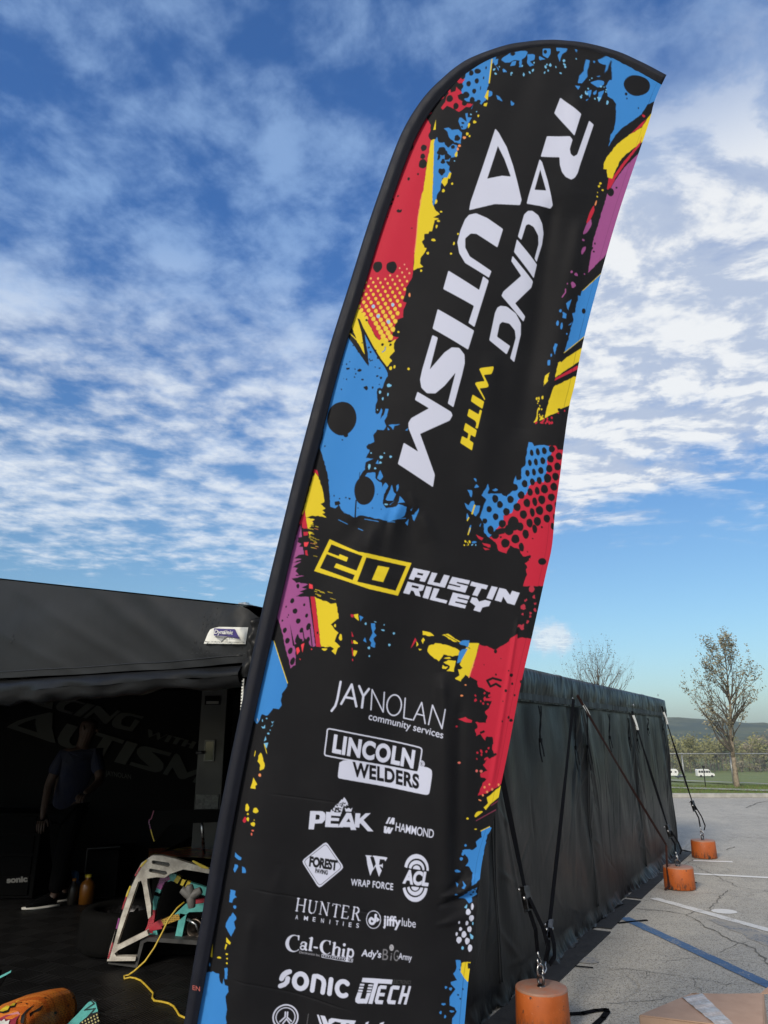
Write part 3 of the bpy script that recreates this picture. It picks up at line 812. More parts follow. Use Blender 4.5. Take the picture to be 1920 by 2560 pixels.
def text_tris(s, bold=0.0, space=1.0):
    k = (s, bold, space)
    if k in _font_cache: return _font_cache[k]
    cu = bpy.data.curves.new('t', 'FONT'); cu.body = s; cu.size = 1.0; cu.offset = bold; cu.space_character = space; cu.resolution_u = 6
    ob = bpy.data.objects.new('t', cu); col.objects.link(ob)
    dg = bpy.context.evaluated_depsgraph_get(); dg.update()
    me = ob.evaluated_get(dg).to_mesh()
    me.calc_loop_triangles()
    V = np.array([v.co[:2] for v in me.vertices]); T = np.array([t.vertices[:] for t in me.loop_triangles])
    tr = V[T] if len(T) else np.zeros((0, 3, 2))
    ob.evaluated_get(dg).to_mesh_clear()
    bpy.data.objects.remove(ob); bpy.data.curves.remove(cu)
    _font_cache[k] = tr
    return tr
CAPH = text_tris('H')[:, :, 1].max()
def text(cr, s, b0, b1, up, c=WHITE, bold=0.0, space=1.0, cap=None):
    tr = text_tris(s, bold, space).copy()
    x0, x1 = tr[:, :, 0].min(), tr[:, :, 0].max(); w = x1 - x0
    ch = CAPH if cap is None else cap
    b0 = np.array(b0, float); b1 = np.array(b1, float); up = np.array(up, float)
    q = b0 + ((tr[:, :, 0:1] - x0) / w) * (b1 - b0) + (tr[:, :, 1:2] / ch) * up
    q = np.array([cr.x - AX0, cr.y - AY0]) + q * cr.k
    S = 4
    lo = np.floor(q.min((0, 1))).astype(int) - 1; hi = np.ceil(q.max((0, 1))).astype(int) + 2
    W_, H_ = hi - lo
    m = np.zeros((H_ * S, W_ * S), bool)
    for t in (q - lo) * S:
        a = np.floor(t.min(0)).astype(int); b = np.ceil(t.max(0)).astype(int) + 1
        yy, xx = np.mgrid[a[1]:b[1], a[0]:b[0]] + 0.5
        ins = None; A = t
        d = [(A[(i + 1) % 3, 0] - A[i, 0]) * (yy - A[i, 1]) - (A[(i + 1) % 3, 1] - A[i, 1]) * (xx - A[i, 0]) for i in range(3)]
        ins = ((d[0] >= -.01) & (d[1] >= -.01) & (d[2] >= -.01)) | ((d[0] <= .01) & (d[1] <= .01) & (d[2] <= .01))
        m[a[1]:b[1], a[0]:b[0]] |= ins
    put(m.reshape(H_, S, W_, S).mean((1, 3)).astype(np.float32), int(lo[0]), int(lo[1]), c)

# ---- colour fields, top -------------------------------------------------------
poly(zA, [(1110, 280), (1512, 478), (1580, 480), (1490, 640), (1455, 620), (1400, 640), (1350, 720), (1290, 770), (1200, 830), (1150, 880), (1085, 985), (1100, 910), (1135, 830), (1145, 720), (1140, 650), (1120, 610), (1080, 590), (1060, 510), (1090, 460), (1115, 455), (1105, 380)], BLUE, amp=.7)
ell(zA, 1312, 496, 107, 82, BLACK, 0.1, .02); ell(zA, 1226, 566, 11, 12, BLACK)
specks(zA, [(1232, 602, 8), (1326, 674, 8)], BLACK)
for p in [[(1000, 300), (1070, 268), (1112, 290), (1092, 330), (1080, 370), (1050, 412), (1065, 340), (1005, 325)],
          [(235, 285), (300, 245), (400, 228), (440, 238), (420, 280), (392, 300), (395, 355), (370, 360), (375, 305), (340, 300), (300, 320), (262, 322), (232, 300)],
          [(300, 352), (318, 312), (350, 310), (340, 345)], [(440, 255), (500, 262), (495, 300), (455, 312), (492, 340), (460, 350), (435, 322)],
          [(560, 212), (622, 212), (620, 255), (600, 290), (560, 270)], [(530, 272), (582, 300), (535, 306)], [(665, 207), (755, 210), (748, 238), (712, 260), (694, 322), (678, 270), (702, 235), (670, 235)],
          [(815, 215), (836, 222), (826, 245)], [(905, 300), (937, 305), (912, 390), (916, 430), (870, 492), (838, 486), (850, 430), (885, 390), (888, 350)],
          [(935, 482), (1000, 458), (1052, 470), (1045, 500), (1000, 522), (960, 500)], [(910, 552), (950, 540), (935, 605), (915, 570)], [(960, 562), (990, 540), (985, 572), (965, 580)],
          [(1005, 560), (1050, 540), (1028, 600), (1005, 638), (998, 600)], [(898, 625), (930, 610), (905, 634)], [(165, 300), (205, 290), (205, 330), (180, 345)], [(188, 580), (215, 590), (245, 630), (200, 612)],
          [(305, 618), (335, 640), (330, 655), (312, 660)], [(132, 548), (160, 552), (160, 582), (130, 600)], [(240, 370), (258, 372), (280, 395), (244, 398)], [(185, 345), (210, 365), (210, 390)], [(984, 440), (1018, 420), (1010, 438)], [(815, 508), (858, 512), (840, 545)], [(962, 305), (980, 312), (965, 330)]]:
    poly(zA, p, BLUE, amp=.5, sm=1)
scatter(zA, 170, 300, 520, 420, 12, 4, 10, LBL); scatter(zA, 560, 270, 880, 420, 12, 4, 11, LBL); scatter(zA, 860, 420, 1080, 640, 16, 4, 11, LBL)
ell(zA, 580, 238, 14, 16, BLACK); ell(zA, 322, 250, 20, 18, BLACK)
poly(zA, [(1425, 720), (1480, 700), (1420, 900), (1330, 960), (1230, 1040), (1180, 1090), (1110, 1250), (1075, 1230), (1070, 1170), (1045, 1170), (1050, 1110), (1080, 1060), (1160, 960), (1250, 890), (1350, 830)], YEL, amp=.5)
poly(zA, [(1390, 760), (1360, 815), (1256, 888), (1300, 845), (1350, 793)], RED)
ells(zA, [(1368, 735, 14, 9)], RED, .5)
poly(SRC, [(1605, 340), (1600, 362), (1556, 420), (1519, 474), (1520, 455), (1528, 450), (1556, 408), (1598, 358)], RED, amp=.4)
poly(zD, [(870, -40), (800, 90), (780, 60), (800, -60)], RED)
poly(SRC, [(1596, 384), (1640, 380), (1560, 720), (1507, 645), (1470.5, 681.5), (1482, 604.7), (1494, 566), (1503, 535), (1517, 487), (1536, 455), (1560, 420)], PUR, amp=.4)
poly(zD, [(800, 745), (740, 822), (578, 982), (560, 1010), (700, 1010), (860, 760), (900, 640)], BLACK)
ell(zD, 822, 98, 38, 45, BLACK); specks(zD, [(650, 660, 16), (622, 712, 14), (640, 750, 12), (885, 45, 16)], BLACK)
ells(zD, [(565, 490, 26, 95), (518, 745, 18, 48)], PUR, .48, .08)
ells(zD, [(600, 350, 20, 100)], RED, .4, .1)
specks(zD, [(515, 640, 14), (383, 990, 17), (438, 1015, 26), (400, 1130, 30), (338, 1118, 10), (535, 995, 9)], PUR)
stroke(zD, [[(318, 1180), (318, 1215), (282, 1265)]], 12, PUR)
specks(zD, [(733, 82, 17), (690, 40, 12), (706, 10, 14), (670, 155, 11), (674, 110, 6)], YEL); ells(zD, [(655, 225, 8, 30)], ORA, .3)
poly(zD, [(725, 980), (800, 980), (600, 1640), (540, 1682), (305, 1880), (350, 1740), (390, 1580), (412, 1500), (398, 1440), (430, 1430), (446, 1340), (468, 1260), (458, 1238), (490, 1240), (512, 1185)], BLUE, amp=.6)
stroke(zD, [[(518, 1178), (722, 985)], [(305, 1876), (540, 1680)]], 6, YEL)
ell(zD, 530, 1401, 22, 30, BLACK)
for p in [[(325, 1335), (388, 1287), (347, 1410)], [(285, 1428), (332, 1455), (322, 1502), (284, 1492)], [(205, 1775), (228, 1785), (200, 1898), (182, 1820)], [(125, 1960), (155, 1955), (148, 2015), (122, 2012)], [(348, 1575), (400, 1530), (380, 1560)]]:
    poly(zD, p, BLUE, amp=.4)
ells(zD, [(263, 1416, 13, 17), (231, 1552, 14, 28), (275, 1585, 12, 38), (162, 1905, 8, 18), (335, 1667, 8, 10)], BLUE, .1)
poly(zD, [(500, 1815), (540, 1800), (500, 1965), (470, 1965), (200, 2155), (240, 1990), (262, 1972), (270, 1985), (340, 1920)], YEL, amp=.4)
poly(zD, [(460, 2005), (480, 2035), (450, 2052), (195, 2190), (210, 2158)], RED)
poly(zD, [(145, 2095), (120, 2140), (125, 2190), (90, 2230), (80, 2200), (95, 2130)], YEL)
poly(zF, [(980, 135), (1232, 0), (1260, 10), (1190, 318), (1060, 372), (1045, 400), (950, 440), (890, 470), (920, 330), (960, 200)], YEL, amp=.5)
poly(zF, [(1028, 365), (1060, 358), (1070, 385), (1040, 400)], BLACK, sm=1)
for p in [[(900, 20), (930, 0), (905, 70), (870, 122)], [(805, 440), (810, 370), (820, 360), (812, 470), (800, 515), (768, 515), (790, 480)], [(830, 500), (845, 450), (885, 475)]]: poly(zF, p, YEL, amp=.4)
scatter(zF, 800, 170, 885, 470, 14, 4, 13, YEL, 2.0); scatter(zF, 765, 505, 980, 530, 10, 7, 15, RED, 1.8); specks(zF, [(1110, 388, 12), (965, 468, 15), (915, 475, 12), (880, 490, 13), (1040, 415, 10)], RED)
# ---- blue/red halftone corner, right middle -------------------------------------
RB = [(930, 775), (962, 865), (915, 925), (905, 1060), (880, 1160), (800, 1175), (720, 1210), (680, 1310), (590, 1380), (520, 1520), (430, 1550), (440, 1620), (340, 1700), (455, 1680), (440, 1745), (270, 1790), (350, 1850), (372, 1935), (460, 1970), (500, 1880), (600, 1920), (640, 2000), (720, 2010), (690, 2060), (662, 2080), (700, 2140), (678, 2212), (640, 2330), (1000, 2330), (1000, 1900), (1030, 1500), (1120, 830), (1085, 820), (1030, 820), (1020, 778)]
poly(zF, RB, RED, amp=.6)
poly(zF, [(712, 735), (750, 745), (770, 780), (850, 770), (935, 782), (962, 865), (915, 930), (905, 1060), (870, 1182), (800, 1175), (720, 1210), (680, 1312), (590, 1380), (520, 1522), (430, 1550), (430, 1600), (350, 1700), (270, 1790), (220, 1740), (215, 1650), (170, 1570), (240, 1370), (190, 1330), (260, 1200), (275, 1260), (250, 1312), (320, 1305), (420, 1310), (460, 1342), (540, 1270), (552, 1215), (540, 1190), (565, 1110), (580, 1165), (625, 1100), (630, 1030), (670, 1000), (690, 850)], BLUE, amp=.6)
ells(zF, [(743, 857, 20, 37), (810, 847, 22, 42), (882, 835, 27, 40), (722, 968, 21, 37), (788, 960, 22, 40), (864, 946, 28, 40), (695, 1082, 24, 38), (766, 1072, 22, 40), (842, 1055, 30, 40), (664, 1200, 32, 42), (748, 1180, 27, 40), (824, 1165, 28, 42), (915, 1140, 42, 52), (965, 815, 35, 38), (950, 925, 37, 42), (935, 1033, 36, 43), (1045, 893, 37, 43), (1028, 1008, 38, 45), (1005, 1120, 38, 45), (985, 1233, 40, 45), (880, 1260, 40, 50), (800, 1280, 27, 45), (722, 1293, 30, 43), (625, 1325, 38, 43), (508, 1372, 36, 42), (392, 1428, 33, 40), (273, 1480, 30, 35), (345, 1562, 32, 38), (463, 1508, 37, 43), (580, 1457, 40, 45), (687, 1413, 37, 48), (773, 1400, 27, 50), (850, 1378, 40, 50), (957, 1350, 40, 42), (933, 1468, 40, 45), (825, 1497, 42, 50), (745, 1518, 27, 50), (648, 1540, 40, 48), (905, 1585, 37, 45), (800, 1617, 40, 50), (715, 1635, 35, 50), (770, 1700, 27, 50), (418, 1640, 40, 43), (540, 1640, 62, 80), (490, 1710, 50, 60), (610, 1675, 40, 48), (672, 1757, 35, 52), (560, 1810, 45, 50), (450, 1855, 47, 50), (320, 1895, 45, 45), (290, 1710, 35, 50), (340, 1770, 40, 40), (625, 1900, 28, 50), (855, 2035, 46, 55), (865, 1985, 30, 25), (1082, 780, 30, 40), (225, 1610, 28, 30), (1010, 1440, 15, 40), (990, 1570, 14, 40), (970, 1670, 22, 40), (550, 1240, 42, 40), (440, 1280, 40, 50), (340, 1365, 34, 45), (600, 1120, 30, 40)], BLACK, -.15, .03)
specks(zF, [(748, 1808, 10), (690, 1953, 9), (850, 1680, 13), (400, 1790, 14), (425, 1725, 16), (700, 2010, 26), (690, 2035, 24), (715, 2000, 16)], BLACK)
for p in [[(305, 1272), (345, 1250), (375, 1265), (340, 1288)], [(0, 1415), (45, 1440), (70, 1395), (105, 1390), (110, 1440), (175, 1440), (160, 1510), (125, 1562), (90, 1520), (30, 1480)], [(20, 1600), (28, 1520), (50, 1570)], [(60, 1655), (75, 1655), (65, 1720), (35, 1768)], [(165, 1660), (185, 1630), (185, 1650), (172, 1680)], [(75, 1845), (110, 1830), (140, 1840), (100, 1858)], [(28, 1270), (80, 1275), (85, 1310), (75, 1355), (50, 1310)], [(100, 1148), (128, 1148), (128, 1190)], [(105, 1250), (130, 1205), (160, 1240)]]:
    poly(zF, p, BLUE, amp=.4, sm=1)
stroke(zF, [[(112, 1440), (85, 1530)]], 16, YEL); stroke(zF, [[(48, 1575), (32, 1605)], [(62, 1690), (40, 1760)]], 12, YEL)
poly(zF, [(125, 1765), (160, 1780), (210, 1800), (190, 1825), (150, 1800)], RED, amp=.5); poly(zF, [(190, 1855), (280, 1870), (290, 1900), (240, 1895)], RED, amp=.8); poly(zF, [(205, 1900), (280, 1925), (230, 1930)], RED, amp=.5)
scatter(zF, 0, 1820, 60, 1885, 6, 5, 12, YEL); scatter(zF, 60, 1860, 130, 1885, 4, 4, 8, LBL)
# ---- left edge, top ------------------------------------------------------------
poly(zB, [(1290, 600), (1300, 540), (1450, 480), (1659, 400), (1645, 470), (1610, 500), (1565, 740), (1545, 830), (1560, 880), (1545, 930), (1475, 1005), (1432, 960), (1395, 965), (1330, 960), (1290, 960), (1230, 850), (1250, 740)], BLUE, amp=.6)
poly(zB, [(1180, 700), (1210, 655), (1285, 690), (1230, 742), (1200, 732)], RED, amp=.5)
poly(zB, [(1060, 790), (1090, 765), (1110, 840), (1165, 830), (1172, 778), (1240, 840), (1252, 882), (1190, 880), (1200, 930), (1250, 960), (1320, 980), (1382, 990), (1340, 1030), (1290, 1030), (1200, 1090), (1130, 1040), (1060, 1002), (1010, 1050), (988, 1022), (1040, 960), (1058, 880), (1080, 850)], RED, amp=.5)
ells(zB, [(1355, 610, 28, 35), (1432, 590, 40, 32), (1323, 742, 28, 35), (1422, 710, 26, 34), (1390, 835, 25, 32), (1365, 950, 30, 45), (1292, 880, 40, 42), (1240, 900, 45, 38), (1255, 640, 30, 45), (1535, 550, 10, 18), (1505, 675, 8, 18), (1467, 800, 6, 25), (1093, 917, 40, 45), (1168, 1015, 33, 42), (1272, 980, 32, 35), (1225, 770, 33, 40), (1445, 965, 25, 22)], BLACK, .1, .03)
stroke(zB, [[(1606, 450), (1572, 738)]], 14, YEL); poly(zB, [(1550, 830), (1566, 830), (1555, 950), (1515, 910)], YEL); poly(zB, [(1510, 990), (1552, 980), (1537, 1026), (1503, 1016)], YEL)
poly(zB, [(955, 910), (985, 872), (1028, 885), (1015, 910), (965, 924)], RED); poly(zB, [(800, 1095), (860, 1045), (878, 1075), (840, 1092)], RED)
# big red field
poly(SRC, [zB.p(*p) for p in [(790, 1090), (812, 1115), (840, 1180), (865, 1230), (860, 1300), (830, 1370), (870, 1430), (820, 1700), (770, 2049)]] + [zC.p(*p) for p in [(940, 150), (915, 330), (890, 560), (870, 780), (852, 960), (840, 1050), (775, 1160), (770, 1220), (735, 1310), (778, 1330), (745, 1400), (740, 1490), (680, 1510), (640, 1610), (620, 1690), (692, 1712), (650, 1750), (600, 1740), (560, 1750), (480, 1740), (430, 1680), (370, 1560), (310, 1450), (240, 1350), (150, 1340), (330, 800), (560, 130)]] + [zB.p(*p) for p in [(330, 2049), (480, 1500), (640, 1250)]], RED, amp=.4)
ells(zB, [(777, 1513, 36, 42), (765, 1620, 30, 35), (767, 1715, 52, 58), (593, 1890, 16, 22), (707, 1840, 12, 14), (622, 1470, 32, 52), (855, 1765, 14, 12)], BLACK)
ells(zC, [(460, 915, 52, 62), (615, 930, 58, 66), (700, 300, 30, 22), (625, 155, 18, 16), (608, 205, 20, 15), (686, 128, 12, 10), (838, 503, 10, 6), (572, 352, 8, 7)], BLACK); ell(zC, 708, 278, 14, 14, RED)
# yellow + blue strips beside the red
poly(SRC, [zB.p(*p) for p in [(865, 1430), (912, 1410), (905, 1600), (885, 2049)]] + [zC.p(*p) for p in [(1066, 240), (1090, 300), (1142, 355), (1070, 390), (1135, 402), (1090, 420), (1060, 540), (1030, 545), (1020, 565), (975, 575), (975, 630), (945, 660), (970, 700), (972, 725), (998, 728), (975, 780), (930, 840), (930, 900), (962, 935), (900, 950), (855, 972), (868, 800), (890, 560), (912, 330), (940, 150)]] + [zB.p(770, 2049), zB.p(820, 1700)], YEL, amp=.5)
stroke(zC, [[(945, 150), (925, 280), (905, 380), (892, 560), (880, 680), (868, 770)]], 9, ORA)
poly(SRC, [zB.p(*p) for p in [(905, 1430), (940, 1385), (955, 1460), (1030, 1460), (1080, 1525), (1130, 1480), (1180, 1500), (1190, 1630), (1110, 1650), (1040, 1700), (1085, 1760), (1080, 1800), (1110, 1830), (1075, 1900), (1000, 1900), (975, 2049)]] + [zC.p(*p) for p in [(1155, 0), (1150, 90), (1112, 140), (1110, 180), (1080, 265), (1066, 240), (1066, 0)]] + [zB.p(885, 2049)], BLUE, amp=.5)
ells(zB, [(1000, 1570, 60, 52), (1075, 1470, 45, 45), (995, 1820, 42, 42), (1010, 1695, 26, 32), (1065, 1640, 40, 40), (960, 1640, 16, 40)], BLACK, .2, .12)
for p in [[(1020, 1288), (1080, 1280), (1120, 1310), (1200, 1300), (1242, 1350), (1222, 1480), (1150, 1462), (1080, 1400), (1070, 1330)], [(1198, 1200), (1210, 1160), (1240, 1165), (1295, 1212), (1282, 1110), (1310, 1105), (1312, 1150), (1355, 1160), (1320, 1230), (1290, 1300), (1240, 1300), (1212, 1240)], [(1345, 1060), (1380, 995), (1365, 1050)], [(1060, 1690), (1100, 1650), (1085, 1700)]]: poly(zB, p, BLUE, amp=.5)
ell(zB, 1183, 1410, 35, 38, BLACK, 0, .1); specks(zB, [(1250, 1225, 20), (1245, 1275, 16), (1130, 1520, 26)], BLACK)
poly(zB, [(925, 1170), (922, 1296), (893, 1298)], YEL)
ells(zB, [(1440, 1140, 11, 14), (1395, 1215, 20, 17), (1325, 1255, 12, 30), (1305, 1360, 16, 18), (1333, 1387, 11, 12), (1170, 1610, 15, 34), (1120, 1973, 11, 14)], YEL, .2, .1)
ells(zB, [(1270, 1405, 20, 16), (1210, 1505, 18, 14), (1190, 1545, 12, 20)], ORA); specks(zB, [(1418, 1088, 9), (1350, 1122, 12), (1150, 1692, 9)], LBL)
poly(zB, [(1000, 1920), (1030, 1890), (1080, 1900), (1060, 1960), (1030, 2005), (985, 1950)], YEL, amp=.6); poly(zB, [(1088, 1830), (1112, 1842), (1092, 1912), (1060, 1900)], YEL)
ells(zC, [(1185, 95, 15, 18), (1160, 328, 13, 9), (1075, 640, 24, 14), (1130, 430, 17, 12), (1110, 490, 10, 20), (1013, 785, 14, 15), (940, 977, 12, 12), (1300, 685, 9, 18), (1268, 797, 12, 10), (1345, 580, 10, 10), (800, 2065, 12, 12), (1282, 20, 10, 10), (1105, 215, 12, 26)], YEL, .2, .1)
ells(zC, [(812, 1243, 11, 22)], ORA)
# halftone on red
for i in range(-14, 16):
    for j in range(-4, 30):
        x = 465 + 80 * i + 27 * j; y = 1050 + 10 * i + 49 * j
        if y < 870 or y > 1760: continue
        xl = 360 - (y - 850) * .245; xr = 835 - max(0, (y - 1000)) * .27
        lo = 240 + (y - 1350) * .62 if y > 1350 else xl
        if x < max(xl, lo) + 8 or x > xr - 4: continue
        if y < 1020 and x < 690: continue
        r = 7 + (y - 870) * .0245
        k = min(1, max(0, (y - 900) / 260))
        cc = tuple(a * (1 - k) + b * k for a, b in zip((.72, .30, .22), (.72, .50, .05)))
        ell(zC, x, y, r, r * 1.12, cc, 0, .05)
ells(zC, [(413, 1360, 18, 20), (628, 1347, 17, 20), (467, 1470, 19, 21), (580, 1535, 20, 22)], (.33, .5, .68))
# yellow below, black bolt
poly(zC, [(230, 1345), (310, 1455), (370, 1565), (430, 1685), (480, 1740), (520, 1700), (555, 1755), (605, 1765), (660, 1728), (635, 1800), (647, 1860), (588, 1930), (622, 1970), (560, 2038), (500, 1950), (400, 1800), (310, 1600), (345, 1900), (335, 1925), (240, 1750), (165, 1550), (205, 1440)], YEL, amp=.6)
specks(zC, [(515, 1785, 22), (600, 1790, 16), (335, 1510, 14), (290, 1760, 9)], BLACK); stroke(zC, [[(548, 1815), (540, 1850), (512, 1868)]], 10, BLUE)
ells(zC, [(605, 2050, 14, 20), (646, 2035, 10, 18), (690, 1650, 12, 10)], YEL, .3)
# ---- big blue field, left ------------------------------------------------------
poly(SRC, [zC.p(*p) for p in [(130, 1680), (200, 1790), (300, 1940), (362, 2018), (350, 1860), (305, 1640), (400, 1810), (500, 1960), (572, 2105), (568, 2150)]] + [zE.p(*p) for p in [(1100, 190), (1060, 270), (1048, 325), (1000, 330), (980, 352), (988, 450), (960, 560), (985, 615), (1010, 600), (1030, 548), (1045, 560), (1020, 665), (1060, 620), (1080, 550), (1112, 562), (1095, 640), (1062, 690), (1085, 740), (1060, 792), (985, 782), (945, 850), (955, 912), (890, 950), (905, 1010), (862, 1095), (945, 1105), (858, 1142), (855, 1222), (800, 1290), (850, 1300), (880, 1262), (965, 1258), (978, 1345), (1035, 1372), (1042, 1422), (1080, 1368), (1112, 1410), (1060, 1500), (1048, 1600), (1085, 1655), (1190, 1640), (1220, 1610), (1308, 1640), (1290, 1730), (1250, 1762), (1140, 1800), (980, 1770), (800, 1722), (740, 1752), (600, 1672), (560, 1600), (530, 1640), (470, 1622), (455, 1400), (435, 1240), (395, 1100), (350, 960), (380, 860), (400, 690), (400, 450), (540, 0)]], BLUE, amp=.55)
stroke(zC, [[(145, 1636), (250, 1748)]], 10, YEL)
stroke(zE, [[(1120, 1790), (1300, 1760)], [(620, 1690), (760, 1740)], [(850, 1770), (1000, 1800)], [(1100, 1800), (1180, 1810)], [(560, 1770), (660, 1820)], [(780, 1870), (830, 1895)]], 7, BLUE)
ell(zE, 594, 645, 165, 188, BLACK, 0, .012); ell(zE, 640, 832, 26, 24, BLACK); ell(zE, 847, 1455, 114, 160, BLACK, 0, .012)
stroke(zE, [[(755, 1560), (743, 1760)]], 16, BLACK); stroke(zE, [[(812, 1310), (845, 1255), (880, 1225)]], 42, BLACK); stroke(zE, [[(795, 1250), (790, 1320)]], 6, BLACK)
specks(zE, [(790, 118, 23), (663, 95, 19), (865, 312, 30), (1027, 205, 18), (990, 185, 15), (823, 220, 14), (1012, 97, 13), (406, 947, 10), (600, 883, 9), (937, 313, 13), (648, 44, 10), (602, 44, 8), (683, 18, 8), (742, 103, 9), (750, 153, 11), (738, 190, 9), (592, 320, 10), (648, 210, 9), (615, 205, 5), (1010, 280, 8), (965, 85, 9), (990, 1500, 8), (510, 1500, 12), (640, 1525, 10), (680, 1538, 14), (935, 1650, 8), (1030, 1665, 8), (550, 1590, 36), (775, 1645, 8), (570, 1535, 9)], BLACK)
ells(zE, [(985, 560, 18, 45), (895, 970, 24, 32), (1010, 345, 22, 30)], BLACK, .1, .1)
for p in [[(1110, 737), (1237, 728), (1180, 752), (1162, 792), (1140, 762)], [(1018, 1235), (1056, 1310), (1020, 1350), (988, 1322)], [(1078, 1558), (1150, 1400), (1167, 1480), (1197, 1500), (1162, 1570), (1100, 1572)], [(1195, 1410), (1220, 1393), (1227, 1430), (1203, 1475)], [(1213, 1602), (1240, 1522), (1294, 1590), (1230, 1592)], [(1115, 1620), (1182, 1568), (1130, 1618)], [(1350, 1672), (1382, 1633), (1366, 1682)], [(1366, 1722), (1390, 1720), (1450, 1648), (1420, 1740), (1390, 1792)], [(1296, 1812), (1332, 1768), (1322, 1838)], [(968, 1160), (1000, 1115), (1005, 1165)], [(1296, 800), (1330, 770), (1320, 802)], [(1100, 760), (1125, 790), (1104, 795)]]: poly(zE, p, BLUE, amp=.5)
ells(zE, [(1118, 295, 25, 18), (1105, 395, 8, 18), (1048, 440, 9, 17), (1018, 365, 13, 18), (1030, 1090, 18, 16), (1135, 1088, 14, 12), (900, 1190, 13, 30), (920, 1040, 8, 8), (1066, 1046, 7, 7), (1022, 1150, 14, 12), (965, 1212, 12, 10), (990, 562, 6, 8), (1085, 1612, 20, 8)], LBL, .1, .1)
ells(zE, [(1135, 103, 16, 20), (1177, 90, 10, 18), (1333, 120, 12, 12)], YEL, .2)
poly(SRC, [zC.p(*p) for p in [(235, 1480), (262, 1490), (310, 1610), (345, 1860), (362, 2020), (320, 1900), (280, 1640)]], BLACK)
stroke(zC, [[(300, 1610), (400, 1800), (490, 1950), (560, 2045)], [(140, 1655), (250, 1800), (355, 1990)]], 22, BLACK); stroke(zC, [[(385, 1960), (405, 1955)], [(370, 1940), (380, 1965)]], 10, BLACK)
specks(zC, [(380, 1862, 15), (365, 1815, 14), (260, 1860, 18), (190, 1788, 8), (165, 1730, 9), (470, 1930, 26), (435, 1850, 18)], BLACK)
poly(zE, [(270, 1290), (295, 1240), (332, 1290), (382, 1430), (402, 1570), (360, 1588), (412, 1640), (382, 1660), (412, 1690), (378, 1700), (427, 1742), (330, 1722), (270, 1715), (200, 1738), (150, 1700), (185, 1600)], YEL, amp=.5)
poly(zE, [(285, 1200), (322, 1215), (338, 1282), (300, 1240), (280, 1240)], RED); poly(zE, [(182, 1645), (215, 1862), (150, 1852), (120, 1800)], RED)
poly(zE, [(200, 1742), (292, 1758), (262, 1780), (280, 1800), (238, 1812), (252, 1840), (228, 1862), (214, 1852)], YEL, amp=.5)
# ---- purple flank --------------------------------------------------------------
poly(zG, [(480, 55), (498, 62), (502, 140), (510, 182), (470, 190), (450, 235), (500, 262), (478, 290), (522, 300), (526, 375), (470, 380), (420, 420), (500, 430), (400, 470), (500, 455), (395, 520), (470, 530), (430, 560), (470, 600), (425, 612), (530, 620), (385, 645), (450, 690), (520, 700), (582, 712), (500, 745), (560, 760), (480, 790), (530, 800), (440, 845), (590, 855), (615, 1000), (660, 1400), (610, 1402), (580, 1350), (540, 1300), (520, 1345), (500, 1310), (470, 1320), (455, 1372), (430, 1380), (442, 1520), (432, 1600), (386, 1640), (340, 1470), (290, 1260), (248, 1110), (200, 1000), (340, 540), (420, 240)], PUR, amp=.7)
ells(zG, [(400, 893, 22, 30), (431, 1007, 27, 30), (467, 1117, 26, 30), (560, 1057, 16, 24), (533, 938, 12, 16), (289, 1112, 10, 13), (331, 958, 8, 13), (317, 1220, 22, 31), (347, 1335, 25, 33), (380, 1447, 25, 38), (405, 1563, 25, 45), (503, 1220, 20, 30), (580, 1180, 24, 42), (575, 1325, 20, 34)], BLACK, .35, .03); ells(zG, [(462, 730, 17, 26)], BLACK); ells(zG, [(345, 1075, 6, 8), (358, 1050, 5, 12)], BLACK)
poly(zG, [(374, 1145), (400, 1260), (432, 1400), (408, 1390)], BLACK); poly(zG, [(462, 1248), (480, 1310), (520, 1320), (505, 1362), (455, 1380), (425, 1340)], BLACK, sm=1); stroke(zG, [[(520, 1235), (535, 1330)], [(600, 1200), (622, 1395)]], 12, BLACK)
stroke(zG, [[(498, 40), (525, 330)], [(588, 848), (668, 1405)]], 12, BLACK)
poly(zG, [(602, 848), (650, 848), (720, 1402), (668, 1402)], RED, amp=.3); ell(zG, 682, 1248, 9, 16, BLACK)
poly(zG, [(655, 850), (720, 882), (790, 905), (830, 932), (885, 920), (895, 945), (915, 1090), (828, 1160), (912, 1245), (868, 1345), (900, 1360), (932, 1400), (895, 1430), (880, 1492), (840, 1450), (870, 1420), (780, 1375), (825, 1402), (720, 1402)], YEL, amp=.6)
poly(zG, [(718, 1420), (802, 1420), (760, 1452)], YEL, sm=1); ells(zG, [(938, 1300, 17, 36), (877, 1170, 11, 17)], YEL, 0, .1)
for p in [[(443, 1422), (470, 1405), (486, 1450), (455, 1490)], [(498, 1380), (536, 1360), (514, 1465)], [(610, 1420), (625, 1430), (612, 1440)], [(480, 1530), (495, 1540), (488, 1550)]]: poly(zG, p, LRD)
poly(zG, [(505, 0), (555, 0), (566, 88), (522, 92)], RED); poly(zG, [(555, -5), (620, -5), (585, 30), (640, 40), (590, 60), (575, 95)], YEL, amp=.6); poly(zG, [(520, 128), (575, 125), (570, 165), (528, 170)], RED, amp=.6); poly(zG, [(577, 130), (612, 140), (592, 165)], YEL, amp=.4); poly(zG, [(528, 240), (582, 246), (560, 290), (534, 290)], LRD, amp=.8)
for k in range(26):
    y = ARNG.uniform(0, 400); x = ARNG.uniform(575, 660); L = ARNG.uniform(15, 50)
    stroke(zG, [[(x, y), (x + L, y + L * .25)]], ARNG.uniform(3, 6), YEL if ARNG.random() < .75 else ORA)
poly(zG, [(540, 338), (567, 340), (572, 392), (545, 386)], RED, amp=.8); poly(zG, [(584, 708), (626, 715), (632, 752), (588, 752)], LRD, amp=.8)
